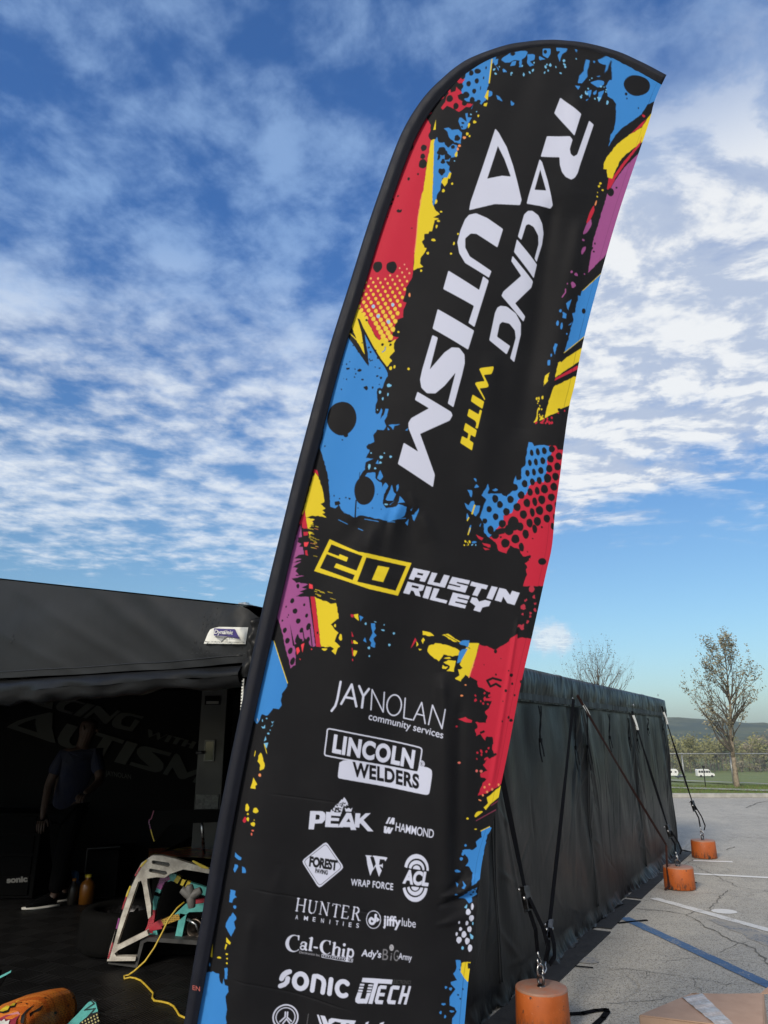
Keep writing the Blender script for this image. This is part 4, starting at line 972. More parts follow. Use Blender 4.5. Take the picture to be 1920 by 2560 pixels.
for k in range(9):
    x = ARNG.uniform(640, 830); y = 755 + (x - 640) * .28 + ARNG.uniform(-20, 90); L = ARNG.uniform(15, 60)
    stroke(zG, [[(x, y), (x + L, y + L * .3)]], ARNG.uniform(3, 6), YEL)
# ---- bits under the driver line -----------------------------------------------------
poly(zG, [(1050, 1045), (1086, 1050), (1080, 1080), (1055, 1076)], RED); poly(zG, [(1086, 1050), (1132, 1043), (1140, 1117), (1090, 1080)], YEL, amp=.4); poly(zG, [(1145, 1060), (1188, 1080), (1155, 1125)], BLUE, amp=.4)
poly(zG, [(1273, 1147), (1318, 1148), (1322, 1200), (1305, 1240), (1334, 1280), (1298, 1320), (1322, 1360), (1312, 1412), (1270, 1402), (1276, 1352), (1253, 1330), (1290, 1250), (1278, 1190)], BLUE, amp=.6); poly(zG, [(1188, 1337), (1208, 1298), (1224, 1357)], BLUE)
poly(zG, [(1060, 1232), (1082, 1290), (1064, 1292)], RED); poly(zG, [(1080, 1320), (1142, 1372), (1080, 1372)], YEL, sm=1); poly(zG, [(1060, 1320), (1076, 1366), (1062, 1370)], RED); poly(zG, [(1085, 1438), (1122, 1450), (1112, 1480), (1090, 1512), (1074, 1482)], YEL, amp=.4); stroke(zG, [[(1066, 1420), (1076, 1500)], [(1070, 1540), (1072, 1555)]], 10, RED)
ells(zG, [(1405, 1220, 20, 8), (1525, 1255, 12, 12), (1475, 1382, 13, 13), (1215, 1150, 10, 14), (1255, 1505, 8, 10), (1250, 1415, 14, 14), (1320, 1130, 14, 4), (1418, 1162, 5, 8)], LBL, .2, .1)
poly(zG, [(165, 1330), (195, 1345), (350, 1800), (345, 1842), (290, 1920), (275, 2000), (288, 2052), (250, 2090), (190, 2082), (130, 2162), (60, 2150), (40, 2200), (10, 2260), (-60, 2200)], BLUE, amp=.5)
stroke(zG, [[(193, 1336), (350, 1803)]], 8, YEL)
for p in [[(262, 790), (350, 763), (450, 790), (520, 818), (545, 840), (530, 880), (480, 886), (400, 868), (355, 932), (300, 890), (250, 850)], [(205, 653), (282, 670), (312, 702), (250, 700), (214, 690)], [(388, 692), (440, 680), (522, 740), (562, 762), (480, 752), (430, 712)], [(398, 942), (440, 922), (512, 930), (490, 1032), (430, 1022), (460, 980)], [(385, 1002), (390, 965), (442, 982), (420, 1000)], [(195, 745), (215, 718), (232, 735), (210, 772)], [(150, 748), (172, 780), (150, 797)], [(168, 815), (196, 825), (180, 837)], [(400, 905), (450, 895), (470, 905), (420, 915)], [(620, 765), (725, 770), (640, 1082), (600, 1052), (550, 1117), (500, 1092), (545, 1060), (530, 1010), (572, 990), (545, 962)]]: poly(zH, p, YEL, amp=.7)
stroke(zH, [[(330, 762), (420, 772), (500, 795)]], 10, BLACK); stroke(zH, [[(415, 690), (560, 770), (640, 815)]], 6, BLACK)
poly(zH, [(565, 826), (622, 815), (552, 940), (520, 952), (542, 850)], BLUE); poly(zH, [(570, 738), (636, 745), (622, 802), (595, 790), (540, 772)], BLUE, amp=.7); poly(zH, [(98, 815), (140, 718), (152, 740)], RED, amp=.4)
# ---- red, right side -----------------------------------------------------------
poly(zH, [(1145, 40), (1200, 5), (1240, -60), (1400, -60), (1360, 205), (1315, 206), (1222, 182), (1190, 195), (1165, 140), (1150, 92), (1170, 70)], RED, amp=.9)
ell(zH, 1300, 20, 38, 32, BLACK)
poly(zH, [(728, 782), (800, 795), (870, 832), (920, 800), (980, 768), (1020, 712), (1070, 688), (1078, 715), (1205, 726), (1260, 730), (1040, 1900), (935, 2075), (800, 2162), (720, 2172), (765, 2062), (800, 2020), (745, 2002), (742, 1960), (812, 1950), (770, 1890), (808, 1832), (870, 1812), (850, 1730), (855, 1662), (800, 1622), (780, 1662), (740, 1602), (700, 1622), (692, 1560), (716, 1532), (690, 1492), (790, 1500), (806, 1440), (780, 1400), (820, 1362), (846, 1302), (760, 1280), (842, 1270), (830, 1222), (780, 1192), (720, 1162), (700, 1112), (640, 1082)], RED, amp=1.0)
stroke(zH, [[(822, 1150), (800, 1110), (850, 1088), (925, 1108)], [(830, 1165), (880, 1140), (920, 1165)], [(745, 1590), (770, 1580)], [(805, 1640), (845, 1640), (850, 1690)], [(800, 1780), (850, 1810), (880, 1790)], [(640, 1085), (700, 1120)]], 22, BLACK)
ells(zH, [(1020, 1060, 17, 17), (970, 1203, 12, 14), (1030, 1140, 10, 12), (1053, 1245, 9, 11), (1000, 1450, 10, 14), (1022, 1477, 17, 15), (875, 843, 15, 18), (880, 1055, 8, 11), (995, 1020, 7, 7), (940, 1485, 7, 10), (925, 908, 6, 5), (1110, 1120, 10, 16), (945, 1300, 5, 7), (770, 965, 5, 5), (690, 1850, 10, 10)], BLACK)
scatter(zH, 630, 1190, 840, 1330, 10, 8, 17, RED); scatter(zH, 700, 1700, 850, 1960, 9, 7, 14, RED)
for x, y, r in [(1205, 270, 30), (1130, 437, 26), (1235, 465, 17), (1115, 615, 30), (1168, 570, 15), (1225, 345, 15), (1195, 490, 13), (1150, 375, 12), (1120, 500, 11), (1190, 520, 12), (1235, 405, 12)]:
    poly(zH, [(x + r * math.cos(i * .785) * ARNG.uniform(.6, 1.25), y + r * math.sin(i * .785) * ARNG.uniform(.6, 1.25)) for i in range(8)], (.40, .03, .055), amp=.8, step=3)
poly(zH, [(527, 1465), (600, 1452), (660, 1475), (650, 1498), (600, 1490)], RED, amp=.8); ells(zH, [(520, 1532, 10, 9)], RED); ells(zH, [(565, 1248, 13, 8), (600, 1150, 9, 6), (545, 1868, 14, 9), (708, 1945, 10, 12), (750, 1950, 12, 12)], ORA); stroke(zH, [[(680, 930), (650, 1020), (630, 1080)]], 9, ORA)
# ---- lower right ---------------------------------------------------------------
stroke(yH, [[(375, 515), (540, 425)], [(500, 388), (556, 350)]], 8, (.16, .03, .06))
poly(yH, [(578, 222), (620, 200), (600, 310), (570, 312), (490, 380), (455, 425), (438, 405), (472, 370), (464, 318), (490, 300)], YEL, amp=.4); poly(yH, [(358, 472), (380, 437), (437, 435), (400, 465), (366, 490)], YEL, sm=1); ells(yH, [(300, 495, 10, 8), (370, 588, 11, 4)], YEL)
ells(yH, [(443, 232, 9, 11), (465, 272, 10, 10), (508, 250, 9, 11), (562, 212, 8, 12), (430, 300, 8, 9), (484, 208, 7, 8)], ORA); ells(yH, [(374, 92, 9, 11), (413, 95, 13, 10), (228, 24, 11, 8)], (.6, .12, .12)); ells(yH, [(405, 342, 14, 5)], ORA, .4)
poly(yH, [(413, 606), (488, 568), (508, 578), (492, 610), (470, 640), (430, 838), (432, 940), (412, 1000), (360, 1050), (332, 1062), (345, 960), (318, 908), (285, 900), (312, 850), (290, 810), (258, 768), (300, 755), (352, 765), (382, 740), (372, 692), (425, 652)], BLUE, amp=.6)
stroke(yH, [[(414, 604), (489, 568)]], 6, YEL)
ells(yH, [(265, 795, 12, 18), (250, 840, 13, 14), (217, 942, 26, 11), (205, 1133, 14, 7), (285, 725, 10, 10)], BLUE, .3); poly(yH, [(202, 1035), (226, 1055), (215, 1078)], BLUE); poly(yH, [(262, 1028), (288, 1055), (268, 1082), (250, 1080), (268, 1060)], BLUE)
poly(yH, [(232, 1177), (300, 1130), (305, 1105), (382, 1078), (374, 1110), (388, 1145), (345, 1170), (342, 1205), (312, 1215), (290, 1190)], BLUE, amp=.8); ell(yH, 322, 1193, 20, 22, BLUE); specks(yH, [(350, 1120, 12), (335, 1150, 10), (365, 1095, 8)], BLACK)
ells(yH, [(343, 1245, 11, 25), (308, 1286, 20, 24), (335, 1338, 20, 26), (297, 1380, 12, 20), (230, 1370, 8, 13), (319, 1434, 18, 25), (243, 1430, 13, 16), (272, 1477, 20, 27), (230, 1521, 22, 27), (300, 1533, 19, 27), (323, 1592, 18, 30), (210, 1470, 9, 16)], WHITE, .08, .05)
poly(yH, [(322, 1470), (352, 1492), (348, 1518), (330, 1515)], LBL); poly(yH, [(275, 1250), (302, 1225), (295, 1260)], LBL); ells(yH, [(260, 1590, 10, 14), (347, 1385, 6, 14)], LBL)
poly(yH, [(202, 1690), (242, 1692), (250, 1780), (300, 1850), (330, 1800), (318, 2040), (280, 2260), (168, 2260), (170, 2170), (210, 2120), (190, 2080), (150, 2060), (148, 1990), (200, 1930), (162, 1888), (160, 1868), (212, 1858), (180, 1800), (210, 1760)], BLUE, amp=.5)
poly(yH, [(250, 1718), (270, 1708), (303, 1710), (303, 1765), (340, 1765), (325, 1870), (303, 1872), (265, 1832), (245, 1790)], YEL, amp=.4); stroke(yH, [[(280, 1712), (328, 1714)]], 6, YEL)
ells(yH, [(118, 1910, 10, 11), (157, 1925, 13, 12), (97, 2048, 18, 9), (72, 2116, 9, 13), (110, 2152, 8, 13), (168, 2112, 20, 8)], BLUE, .1, .1); specks(yH, [(222, 1978, 9), (262, 1930, 9), (240, 2010, 8), (236, 1770, 7)], BLACK)
# ---- lower left ----------------------------------------------------------------
poly(yF, [(742, 1215), (775, 1225), (755, 1260)], BLUE); poly(yF, [(740, 1218), (746, 1216), (758, 1255)], YEL)
for p in [[(790, 1295), (815, 1300), (832, 1278), (830, 1312), (805, 1315)], [(895, 1240), (912, 1250), (926, 1235), (908, 1265)], [(890, 1298), (918, 1270), (905, 1290)], [(820, 1448), (838, 1395), (845, 1430)], [(820, 1466), (865, 1460), (848, 1520)]]: poly(yF, p, LBL)
ells(yF, [(866, 1367, 12, 9), (847, 1213, 8, 6), (885, 1332, 6, 6), (803, 1235, 5, 14)], LBL)
poly(yF, [(819, 1470), (830, 1480), (856, 1578), (845, 1560)], YEL); poly(yF, [(785, 1563), (800, 1580), (822, 1665), (833, 1690), (820, 1727), (778, 1742), (786, 1690), (758, 1650), (762, 1595)], YEL, amp=.4); poly(yF, [(712, 1818), (753, 1887), (733, 1900), (735, 1932), (680, 1927), (700, 1870)], YEL); stroke(yF, [[(730, 1550), (720, 1600)]], 7, YEL)
ells(yF, [(779, 1791, 14, 16)], ORA); ells(yF, [(647, 2128, 20, 38), (737, 2152, 27, 27), (656, 2190, 7, 10)], YEL, 0, .08)
ells(yG, [(737, 60, 10, 9), (738, 112, 13, 20), (793, 160, 23, 20), (805, 118, 5, 5)], YEL, 0, .1); ells(yG, [(703, 122, 17, 30)], RED, .3, .1); ells(yG, [(790, 225, 13, 8), (778, 262, 8, 14)], (.6, .12, .08))
for p in [[(604, 455), (622, 478), (675, 505), (668, 528), (640, 528), (598, 500)], [(585, 630), (602, 580), (632, 578), (638, 600), (600, 662)], [(680, 655), (682, 592), (705, 600), (725, 640), (715, 660)], [(558, 835), (612, 845), (605, 888), (628, 905), (590, 930), (578, 965), (545, 962)], [(588, 1063), (622, 1105), (620, 1130), (598, 1155), (612, 1220), (568, 1308), (510, 1220), (515, 1180), (540, 1130)], [(498, 1637), (530, 1628), (530, 1740), (502, 1742), (505, 1690)], [(300, 1705), (375, 1684), (410, 1700), (440, 1700), (450, 1770), (480, 1800), (490, 1740), (500, 1800), (537, 1812), (542, 1870), (510, 1920), (528, 2050), (515, 2130), (520, 2190), (490, 2300), (500, 2800), (100, 2800), (100, 2400), (230, 1900)]]: poly(yG, p, BLUE, amp=.45)
ells(yG, [(606, 1007, 16, 17), (335, 1622, 8, 18)], BLUE)
poly(yG, [(518, 1322), (565, 1370), (555, 1392), (518, 1370)], YEL); poly(yG, [(512, 1388), (527, 1395), (505, 1452), (502, 1430)], YEL); poly(yG, [(366, 1408), (362, 1545), (342, 1540)], YEL); ells(yG, [(523, 1490, 13, 8), (527, 1535, 9, 7), (525, 1583, 9, 9), (440, 1535, 22, 9)], YEL, -.1, .1)
poly(yH, [(170, 2250), (290, 2250), (260, 2700), (150, 2700)], BLUE)

# ---- lettering: RACING / AUTISM / WITH -----------------------------------------------
LET = {}
LET['R1'] = (c1, [(958, 415), (1070, 508), (1032, 628), (925, 500)])
LET['R2'] = (c1, [(1115, 540), (1140, 560), (1062, 790), (1050, 830), (1035, 855), (1015, 867), (985, 852), (965, 825), (954, 785), (952, 743), (851, 738), (885, 626), (1008, 631), (1022, 650), (1007, 700), (1012, 728), (1028, 742), (1048, 730), (1062, 690)])
LET['a'] = (c1, [(845, 752), (858, 768), (888, 870), (917, 1000), (905, 1016), (774, 995), (785, 950)]), [(848, 808), (880, 924), (817, 919)]
LET['A'] = (c1, [(606, 578), (625, 600), (668, 680), (700, 780), (722, 870), (746, 975), (738, 1003), (600, 998), (462, 1030), (470, 985), (530, 810)]), [(620, 672), (655, 745), (688, 846), (640, 842), (560, 859)]
LET['U'] = (c1, [(645, 1135), (614, 1235), (500, 1160), (470, 1158), (440, 1185), (440, 1235), (465, 1285), (582, 1365), (568, 1400), (440, 1320), (408, 1265), (398, 1205), (415, 1140), (440, 1080), (462, 1055), (500, 1048), (560, 1075)])
LET['C'] = (c1, [(760, 1055), (780, 1035), (805, 1034), (838, 1058), (860, 1100), (868, 1150), (860, 1210), (830, 1305), (819, 1288), (840, 1210), (838, 1165), (812, 1120), (785, 1105), (770, 1112), (745, 1192), (726, 1175)])
LET['I'] = (c1, [(721, 1190), (832, 1318), (815, 1392), (705, 1258)])
LET['N'] = (c2, [(1090, -8), (1204, 122), (1195, 155), (1105, 245), (1162, 312), (1152, 340), (1030, 208), (1040, 185), (1138, 97), (1083, 20)])
LET['G'] = (c2, [(1025, 262), (1060, 265), (1110, 300), (1138, 350), (1138, 410), (1102, 560), (1080, 540), (1110, 430), (1105, 390), (1075, 355), (1035, 347), (1020, 360), (1006, 428), (1079, 475), (1060, 520), (964, 448), (995, 300), (1008, 272)])
LET['T'] = (c2, [(742, 72), (908, 180), (930, 105), (960, 128), (882, 380), (850, 358), (880, 266), (714, 172)])
LET['I2'] = (c2, [(684, 282), (880, 400), (848, 503), (656, 388)])
LET['S'] = (c2, [(655, 424), (684, 438), (640, 612), (720, 520), (760, 492), (800, 495), (828, 530), (830, 575), (815, 640), (768, 815), (738, 795), (780, 628), (720, 700), (670, 742), (625, 740), (595, 710), (588, 665), (600, 610)])
LET['M'] = (c2, [(574, 732), (640, 772), (755, 840), (764, 858), (748, 887), (588, 960), (668, 1180), (658, 1246), (468, 1122), (500, 1008), (577, 1056), (526, 930), (525, 900), (540, 875), (636, 822), (560, 775)])
LET['w'] = (yA, [(603, 378), (630, 360), (887, 328), (880, 380), (855, 450), (835, 478), (690, 496), (785, 690), (780, 725), (750, 740), (608, 757), (717, 960), (710, 992), (530, 680), (525, 655), (550, 635), (710, 618)])
LET['i'] = (yA, [(473, 878), (698, 1015), (664, 1158), (440, 1005)])
LET['t'] = (yA, [(403, 1156), (592, 1267), (618, 1170), (657, 1192), (572, 1548), (526, 1530), (548, 1470), (545, 1420), (520, 1385), (370, 1295)])
LET['h'] = (yA, [(333, 1433), (555, 1575), (522, 1714), (437, 1662), (412, 1770), (490, 1822), (460, 1972), (233, 1825), (267, 1690), (370, 1745), (395, 1640), (298, 1575)])
def let(k):
    v = LET[k]
    return (v[0][0], v[0][1], [v[1]]) if isinstance(v[0], tuple) else (v[0], v[1], [])
for k in LET:
    cr, o, h = let(k)
    letters(cr, o, YEL if k in 'with' else WHITE, h)

# ---- number plate + driver line -----------------------------------------------------
poly(yB, [(190, 83), (395, 178), (400, 182), (795, 262), (695, 503), (480, 455), (280, 385), (75, 318)], YEL)
poly(yB, [(203, 120), (436, 215), (362, 390), (240, 343), (118, 297)], BLACK); poly(yB, [(463, 225), (757, 285), (678, 468), (395, 402)], BLACK)
poly(yB, [(163, 190), (170, 176), (258, 210), (265, 195), (328, 222), (316, 252)], YEL); poly(yB, [(240, 263), (395, 323), (380, 353), (224, 293)], YEL); poly(yB, [(548, 285), (632, 298), (586, 405), (504, 388)], YEL)
for p, h in [([(810, 298), (932, 325), (893, 402), (855, 394), (863, 374), (822, 365), (812, 387), (775, 380)], [[(842, 332), (884, 341), (876, 356), (834, 347)]]),
             ([(945, 332), (985, 340), (955, 403), (1004, 414), (1034, 350), (1076, 358), (1040, 445), (912, 415)], []),
             ([(1095, 365), (1226, 393), (1215, 420), (1132, 402), (1126, 412), (1210, 432), (1190, 481), (1057, 450), (1068, 424), (1152, 443), (1156, 434), (1070, 413)], []),
             ([(1238, 400), (1359, 428), (1345, 457), (1310, 449), (1280, 508), (1243, 498), (1272, 440), (1226, 429)], []),
             ([(1385, 433), (1429, 443), (1390, 533), (1347, 522)], []), ([(1442, 446), (1490, 457), (1520, 500), (1535, 468), (1590, 484), (1553, 573), (1500, 558), (1470, 510), (1455, 550), (1408, 537)], []),
             ([(768, 400), (892, 428), (878, 464), (850, 470), (862, 510), (825, 500), (810, 468), (792, 464), (780, 493), (734, 483)], [[(801, 424), (852, 436), (845, 452), (794, 440)]]),
             ([(905, 433), (946, 441), (918, 527), (878, 516)], []), ([(960, 447), (1001, 455), (972, 518), (1060, 540), (1050, 561), (930, 532)], []),
             ([(1100, 480), (1224, 507), (1215, 531), (1136, 513), (1131, 523), (1210, 541), (1201, 562), (1120, 545), (1115, 555), (1197, 575), (1188, 598), (1067, 570)], []),
             ([(1240, 515), (1276, 522), (1292, 548), (1338, 535), (1380, 547), (1365, 580), (1317, 590), (1301, 624), (1251, 611), (1266, 580), (1226, 550)], [])]:
    poly(yB, p, WHITE, h)
# ---- sponsor block -------------------------------------------------------------------
stroke(yC, [[(255, 118), (215, 330), (190, 410), (145, 470)], [(262, 385), (390, 150)], [(390, 150), (445, 415)], [(305, 302), (418, 322)], [(480, 170), (530, 292)], [(597, 205), (530, 292), (513, 430)]], 26, WHITE)
stroke(yC, [[(622, 458), (637, 214), (770, 488), (785, 248)], [(1040, 320), (1022, 562), (1120, 582)], [(1138, 586), (1240, 370), (1281, 626)], [(1178, 510), (1268, 530)], [(1322, 638), (1370, 402), (1480, 680), (1520, 450)]], 14, WHITE)
stroke(yC, [arc(905, 405, 88, 126, 0, 360, 40, .08)], 15, WHITE)
text(yC, 'community services', (590, 576), (1490, 801), (14, -84), WHITE, 0.004)
poly(yC, smooth([(250, 1030), (1150, 1200), (1200, 1140), (1320, 1160), (1372, 1200), (1340, 1430), (1325, 1490), (1262, 1492), (280, 1300), (222, 1290), (222, 1232)], 2), WHITE)
RR = smooth([(92, 688), (150, 690), (1180, 908), (1242, 930), (1238, 990), (1208, 1170), (1192, 1222), (1140, 1212), (110, 1022), (58, 1010), (62, 950), (88, 760)], 2)
poly(yC, RR, BLACK); stroke(yC, [RR], 15, WHITE, closed=True)
text(yC, 'LINCOLN', (150, 965), (1138, 1166), (25, -198), WHITE, 0.045, 1.08)
text(yC, 'WELDERS', (395, 1258), (1208, 1418), (2, -160), BLACK, 0.045, 1.08)
ell(yC, 1242, 1118, 34, 40, WHITE); ell(yC, 1242, 1118, 24, 30, BLACK); ell(yC, 1242, 1118, 20, 25, WHITE); text(yC, 'R', (1232, 1132), (1252, 1134), (2, -30), BLACK, .04)
# mountain logo
poly(yD, [(157, 292), (290, 295), (315, 310), (324, 340), (318, 390), (285, 425), (205, 430), (195, 493), (138, 492)], WHITE, [[(218, 330), (252, 332), (262, 348), (255, 385), (212, 388)]])
for _ in range(70):
    t = ARNG.random(); y = 150 + 165 * t; hw_ = 20 + 165 * t ** 1.1; x = 530 + ARNG.uniform(-1.25, .75) * hw_ * .9
    poly(yD, [(x, y), (x + ARNG.uniform(8, 26), y + ARNG.uniform(10, 30)), (x - ARNG.uniform(5, 22), y + ARNG.uniform(8, 32))], WHITE)
poly(yD, [(525, 140), (545, 165), (540, 190), (505, 190)], WHITE)
for _ in range(22):
    t = ARNG.random(); y = 185 + 120 * t; x = 530 + ARNG.uniform(-1, .6) * (25 + 140 * t)
    poly(yD, [(x, y), (x + ARNG.uniform(4, 12), y + ARNG.uniform(10, 25)), (x - ARNG.uniform(2, 12), y + ARNG.uniform(8, 22))], BLACK)
poly(yD, [(520, 240), (630, 240), (640, 500), (450, 480), (470, 400)], BLACK)
poly(yD, [(532, 252), (552, 272), (575, 258), (598, 274), (617, 256), (603, 300), (543, 298)], WHITE)
poly(yD, [(330, 300), (492, 310), (486, 347), (385, 341), (382, 366), (472, 371), (467, 402), (380, 398), (378, 430), (465, 434), (460, 470), (318, 465)], WHITE)
poly(yD, [(553, 312), (602, 315), (657, 502), (598, 500), (592, 470), (520, 466), (508, 470), (458, 468)], WHITE, [[(577, 372), (548, 412), (595, 416)]])
poly(yD, [(650, 318), (702, 322), (696, 378), (758, 324), (814, 322), (735, 395), (843, 522), (784, 520), (702, 428), (692, 442), (690, 478), (638, 472)], WHITE)
text(yD, 'HAMMOND', (1084, 514), (1497, 584), (9, -90), WHITE, 0.006, .95)
for p in [[(978, 437), (1012, 370), (1032, 370), (1000, 438)], [(1012, 437), (1050, 372), (1077, 375), (1072, 446), (1046, 445), (1050, 415), (1036, 440)], [(963, 465), (990, 467), (984, 512), (1003, 476), (1030, 478), (1024, 512), (1042, 482), (1062, 484), (1030, 545), (1003, 545), (1000, 530), (990, 545), (958, 537)]]: poly(yD, p, WHITE)
DM = smooth([(330, 625), (525, 912), (250, 1142), (60, 842)], 0)
def rdia(k):
    c = (293, 882); q = [(c[0] + (x - c[0]) * k, c[1] + (y - c[1]) * k) for x, y in DM]
    o = []
    for i in range(4):
        a, p, b = q[i - 1], q[i], q[(i + 1) % 4]
        for s, e in ((a, p), (b, p)): pass
        pa = (p[0] + (a[0] - p[0]) * .1, p[1] + (a[1] - p[1]) * .1); pb = (p[0] + (b[0] - p[0]) * .1, p[1] + (b[1] - p[1]) * .1)
        o += [pa, ((pa[0] + pb[0] + p[0] * 2) / 4, (pa[1] + pb[1] + p[1] * 2) / 4), pb]
    return o
poly(yD, rdia(1.0), WHITE); stroke(yD, [rdia(.90)], 6, BLACK, closed=True)
text(yD, 'FOREST', (140, 893), (447, 940), (10, -98), BLACK, 0.06, .95); text(yD, 'PAVING', (207, 968), (345, 991), (4, -44), BLACK, 0.055)
poly(yD, [(755, 782), (825, 788), (822, 800), (808, 802), (845, 925), (872, 880), (850, 803), (835, 800), (838, 788), (890, 793), (998, 808), (975, 850), (965, 830), (915, 825), (905, 890), (938, 885), (948, 870), (945, 925), (930, 905), (910, 905), (935, 950), (905, 1018), (868, 905), (830, 960), (810, 1008), (780, 890), (768, 800)], WHITE)
text(yD, 'WRAP FORCE', (597, 1108), (1058, 1160), (4, -70), WHITE, 0.018, 1.1)
for (rx, ry, tx, ty) in [(132, 165, 26, 40), (85, 97, 24, 32), (40, 42, 40, 42)]:
    o = arc(1315, 925, rx, ry, 188, 366, 26); i_ = arc(1318, 932, max(rx - tx, 1), max(ry - ty, 1), 366, 188, 26)
    poly(yD, o + i_, WHITE)
    o = arc(1300, 1113, rx + 3, ry + 3, -6, 172, 26); i_ = arc(1298, 1106, max(rx - tx, 1), max(ry - ty, 1), 172, -6, 26)
    poly(yD, o + i_, WHITE)
poly(yD, [(1150, 905), (1470, 945), (1470, 1135), (1140, 1100)], BLACK)
text(yD, 'ACL', (1163, 1073), (1442, 1102), (22, -135), WHITE, 0.05, 1.0)
# serif words are pen drawn
def serif(cr, segs, thick, thin, c=WHITE):
    for k, pts in segs:
        if k == 'S':   # serif tick along the baseline direction
            stroke(cr, [pts], thin, c)
        else:
            stroke(cr, [pts], thick if k == 'k' else thin, c, butt=False)
def col_(x0, top, bot, t): return (x0 + (top[0] - bot[0]) * t, bot[1] + (top[1] - bot[1]) * t)
def hunter(x, y, L):
    U = (19, -128); E_ = lambda a, b: (x + a * 100 + U[0] * b, y + a * 14.7 + U[1] * b)
    S_ = lambda a, b: ('S', [E_(a - .11, b), E_(a + .11, b)])
    if L == 'H': s = [('k', [E_(.1, 0), E_(.1, 1)]), ('k', [E_(.82, 0), E_(.82, 1)]), ('n', [E_(.1, .5), E_(.82, .5)]), S_(.1, 0), S_(.1, 1), S_(.82, 0), S_(.82, 1)]
    if L == 'U': s = [('k', [E_(.1, 1), E_(.1, .3), E_(.18, .08), E_(.38, 0)]), ('n', [E_(.38, 0), E_(.62, .06), E_(.74, .3), E_(.74, 1)]), S_(.1, 1), S_(.74, 1)]
    if L == 'N': s = [('n', [E_(.1, 0), E_(.1, 1)]), ('k', [E_(.1, 1), E_(.8, 0)]), ('n', [E_(.8, 0), E_(.8, 1)]), S_(.1, 0), S_(.8, 1), S_(.05, 1)]
    if L == 'T': s = [('k', [E_(.4, 0), E_(.4, 1)]), ('n', [E_(0, .86), E_(.02, 1), E_(.78, 1), E_(.8, .86)]), S_(.4, 0)]
    if L == 'E': s = [('k', [E_(.1, 0), E_(.1, 1)]), ('n', [E_(.02, 1), E_(.62, 1), E_(.64, .84)]), ('n', [E_(.1, .52), E_(.5, .52)]), ('n', [E_(.02, 0), E_(.66, 0), E_(.72, .18)])]
    if L == 'R': s = [('k', [E_(.1, 0), E_(.1, 1)]), ('n', [E_(0, 1), E_(.4, 1)]), ('k', [E_(.42, .99), E_(.58, .86), E_(.58, .66), E_(.42, .52)]), ('n', [E_(.42, .52), E_(.1, .5)]), ('k', [E_(.38, .5), E_(.72, 0)]), S_(.1, 0), S_(.78, 0)]
    serif(yE, s, 14, 6.5)
for L, x, y in [('H', 244, 240), ('U', 368, 262), ('N', 488, 274), ('T', 612, 295), ('E', 716, 309), ('R', 826, 326)]: hunter(x, y, L)
for L, x in zip('AMENITIES', [253, 348, 433, 520, 597, 672, 737, 808, 885]):
    y = 327 + (x - 233) * .132; w_ = {'I': 3, 'M': 20}.get(L, 14)
    text(yE, L, (x - w_, y - w_ * .13), (x + w_, y + w_ * .13), (5, -44), WHITE, 0.008)
stroke(yE, [arc(1053, 332, 73, 90, 0, 360, 40)], 7, WHITE)
stroke(yE, [arc(1038, 345, 26, 30, 60, 250, 16) + [(1070, 345), (1076, 285)]], 24, WHITE); stroke(yE, [[(1065, 355), (1045, 372)]], 24, WHITE); poly(yE, [(1085, 305), (1120, 332), (1085, 358)], WHITE)
text(yE, 'jiffy', (1150, 385), (1334, 402), (4, -98), WHITE, 0.028); text(yE, 'lube', (1345, 389), (1488, 405), (4, -84), WHITE, 0.0)
# electronics wordmark, bold serif
def blob_c(cx, cy, rx, ry, wd):
    o = arc(cx, cy, rx, ry, -52, -312, 30); i_ = arc(cx + wd * .28, cy, rx - wd * .62, ry - wd * .22, -312, -52, 30)
    poly(yE, o + i_, WHITE); poly(yE, [(cx + rx * .50, cy - ry * .95), (cx + rx * .74, cy - ry * .9), (cx + rx * .66, cy - ry * .35), (cx + rx * .56, cy - ry * .35)], WHITE)
blob_c(222, 582, 84, 90, 40); blob_c(560, 618, 66, 74, 34)
stroke(yE, [[(410, 528), (392, 650)]], 26, WHITE); stroke(yE, [[(385, 530), (412, 526)], [(378, 654), (412, 660)]], 8, WHITE)
stroke(yE, [[(350, 585), (340, 640), (352, 650)]], 22, WHITE); stroke(yE, [[(298, 592), (312, 572), (340, 572), (350, 590)]], 12, WHITE); stroke(yE, [arc(315, 628, 22, 20, 0, 360, 16)], 13, WHITE)
stroke(yE, [[(437, 622), (466, 627)]], 17, WHITE)
stroke(yE, [[(650, 572), (634, 690)], [(700, 632), (690, 700)]], 23, WHITE); stroke(yE, [[(645, 632), (672, 612), (698, 620), (703, 640)]], 13, WHITE); stroke(yE, [[(622, 693), (652, 697)], [(676, 702), (704, 706)], [(632, 570), (652, 568)]], 7, WHITE)
stroke(yE, [[(745, 640), (735, 702)]], 23, WHITE); stroke(yE, [[(724, 704), (755, 709)], [(732, 638), (748, 637)]], 7, WHITE); ell(yE, 750, 588, 14, 16, WHITE)
stroke(yE, [[(795, 632), (775, 752)]], 22, WHITE); stroke(yE, [arc(818, 675, 24, 40, -130, 130, 18)], 17, WHITE); stroke(yE, [[(782, 630), (798, 628)], [(762, 752), (795, 757)]], 7, WHITE)
text(yE, 'Electronics Inc', (280, 686), (494, 717), (2, -24), (.25, .25, .29), .01)
stroke(yE, [[(518, 692), (838, 735), (832, 766), (515, 722)]], 5, WHITE, closed=True)
for k in range(13): ell(yE, 535 + k * 24, 708 + k * 3.2, 6, 6, WHITE)
text(yE, "Ady's", (925, 704), (1128, 724), (10, -66), WHITE, 0.02)
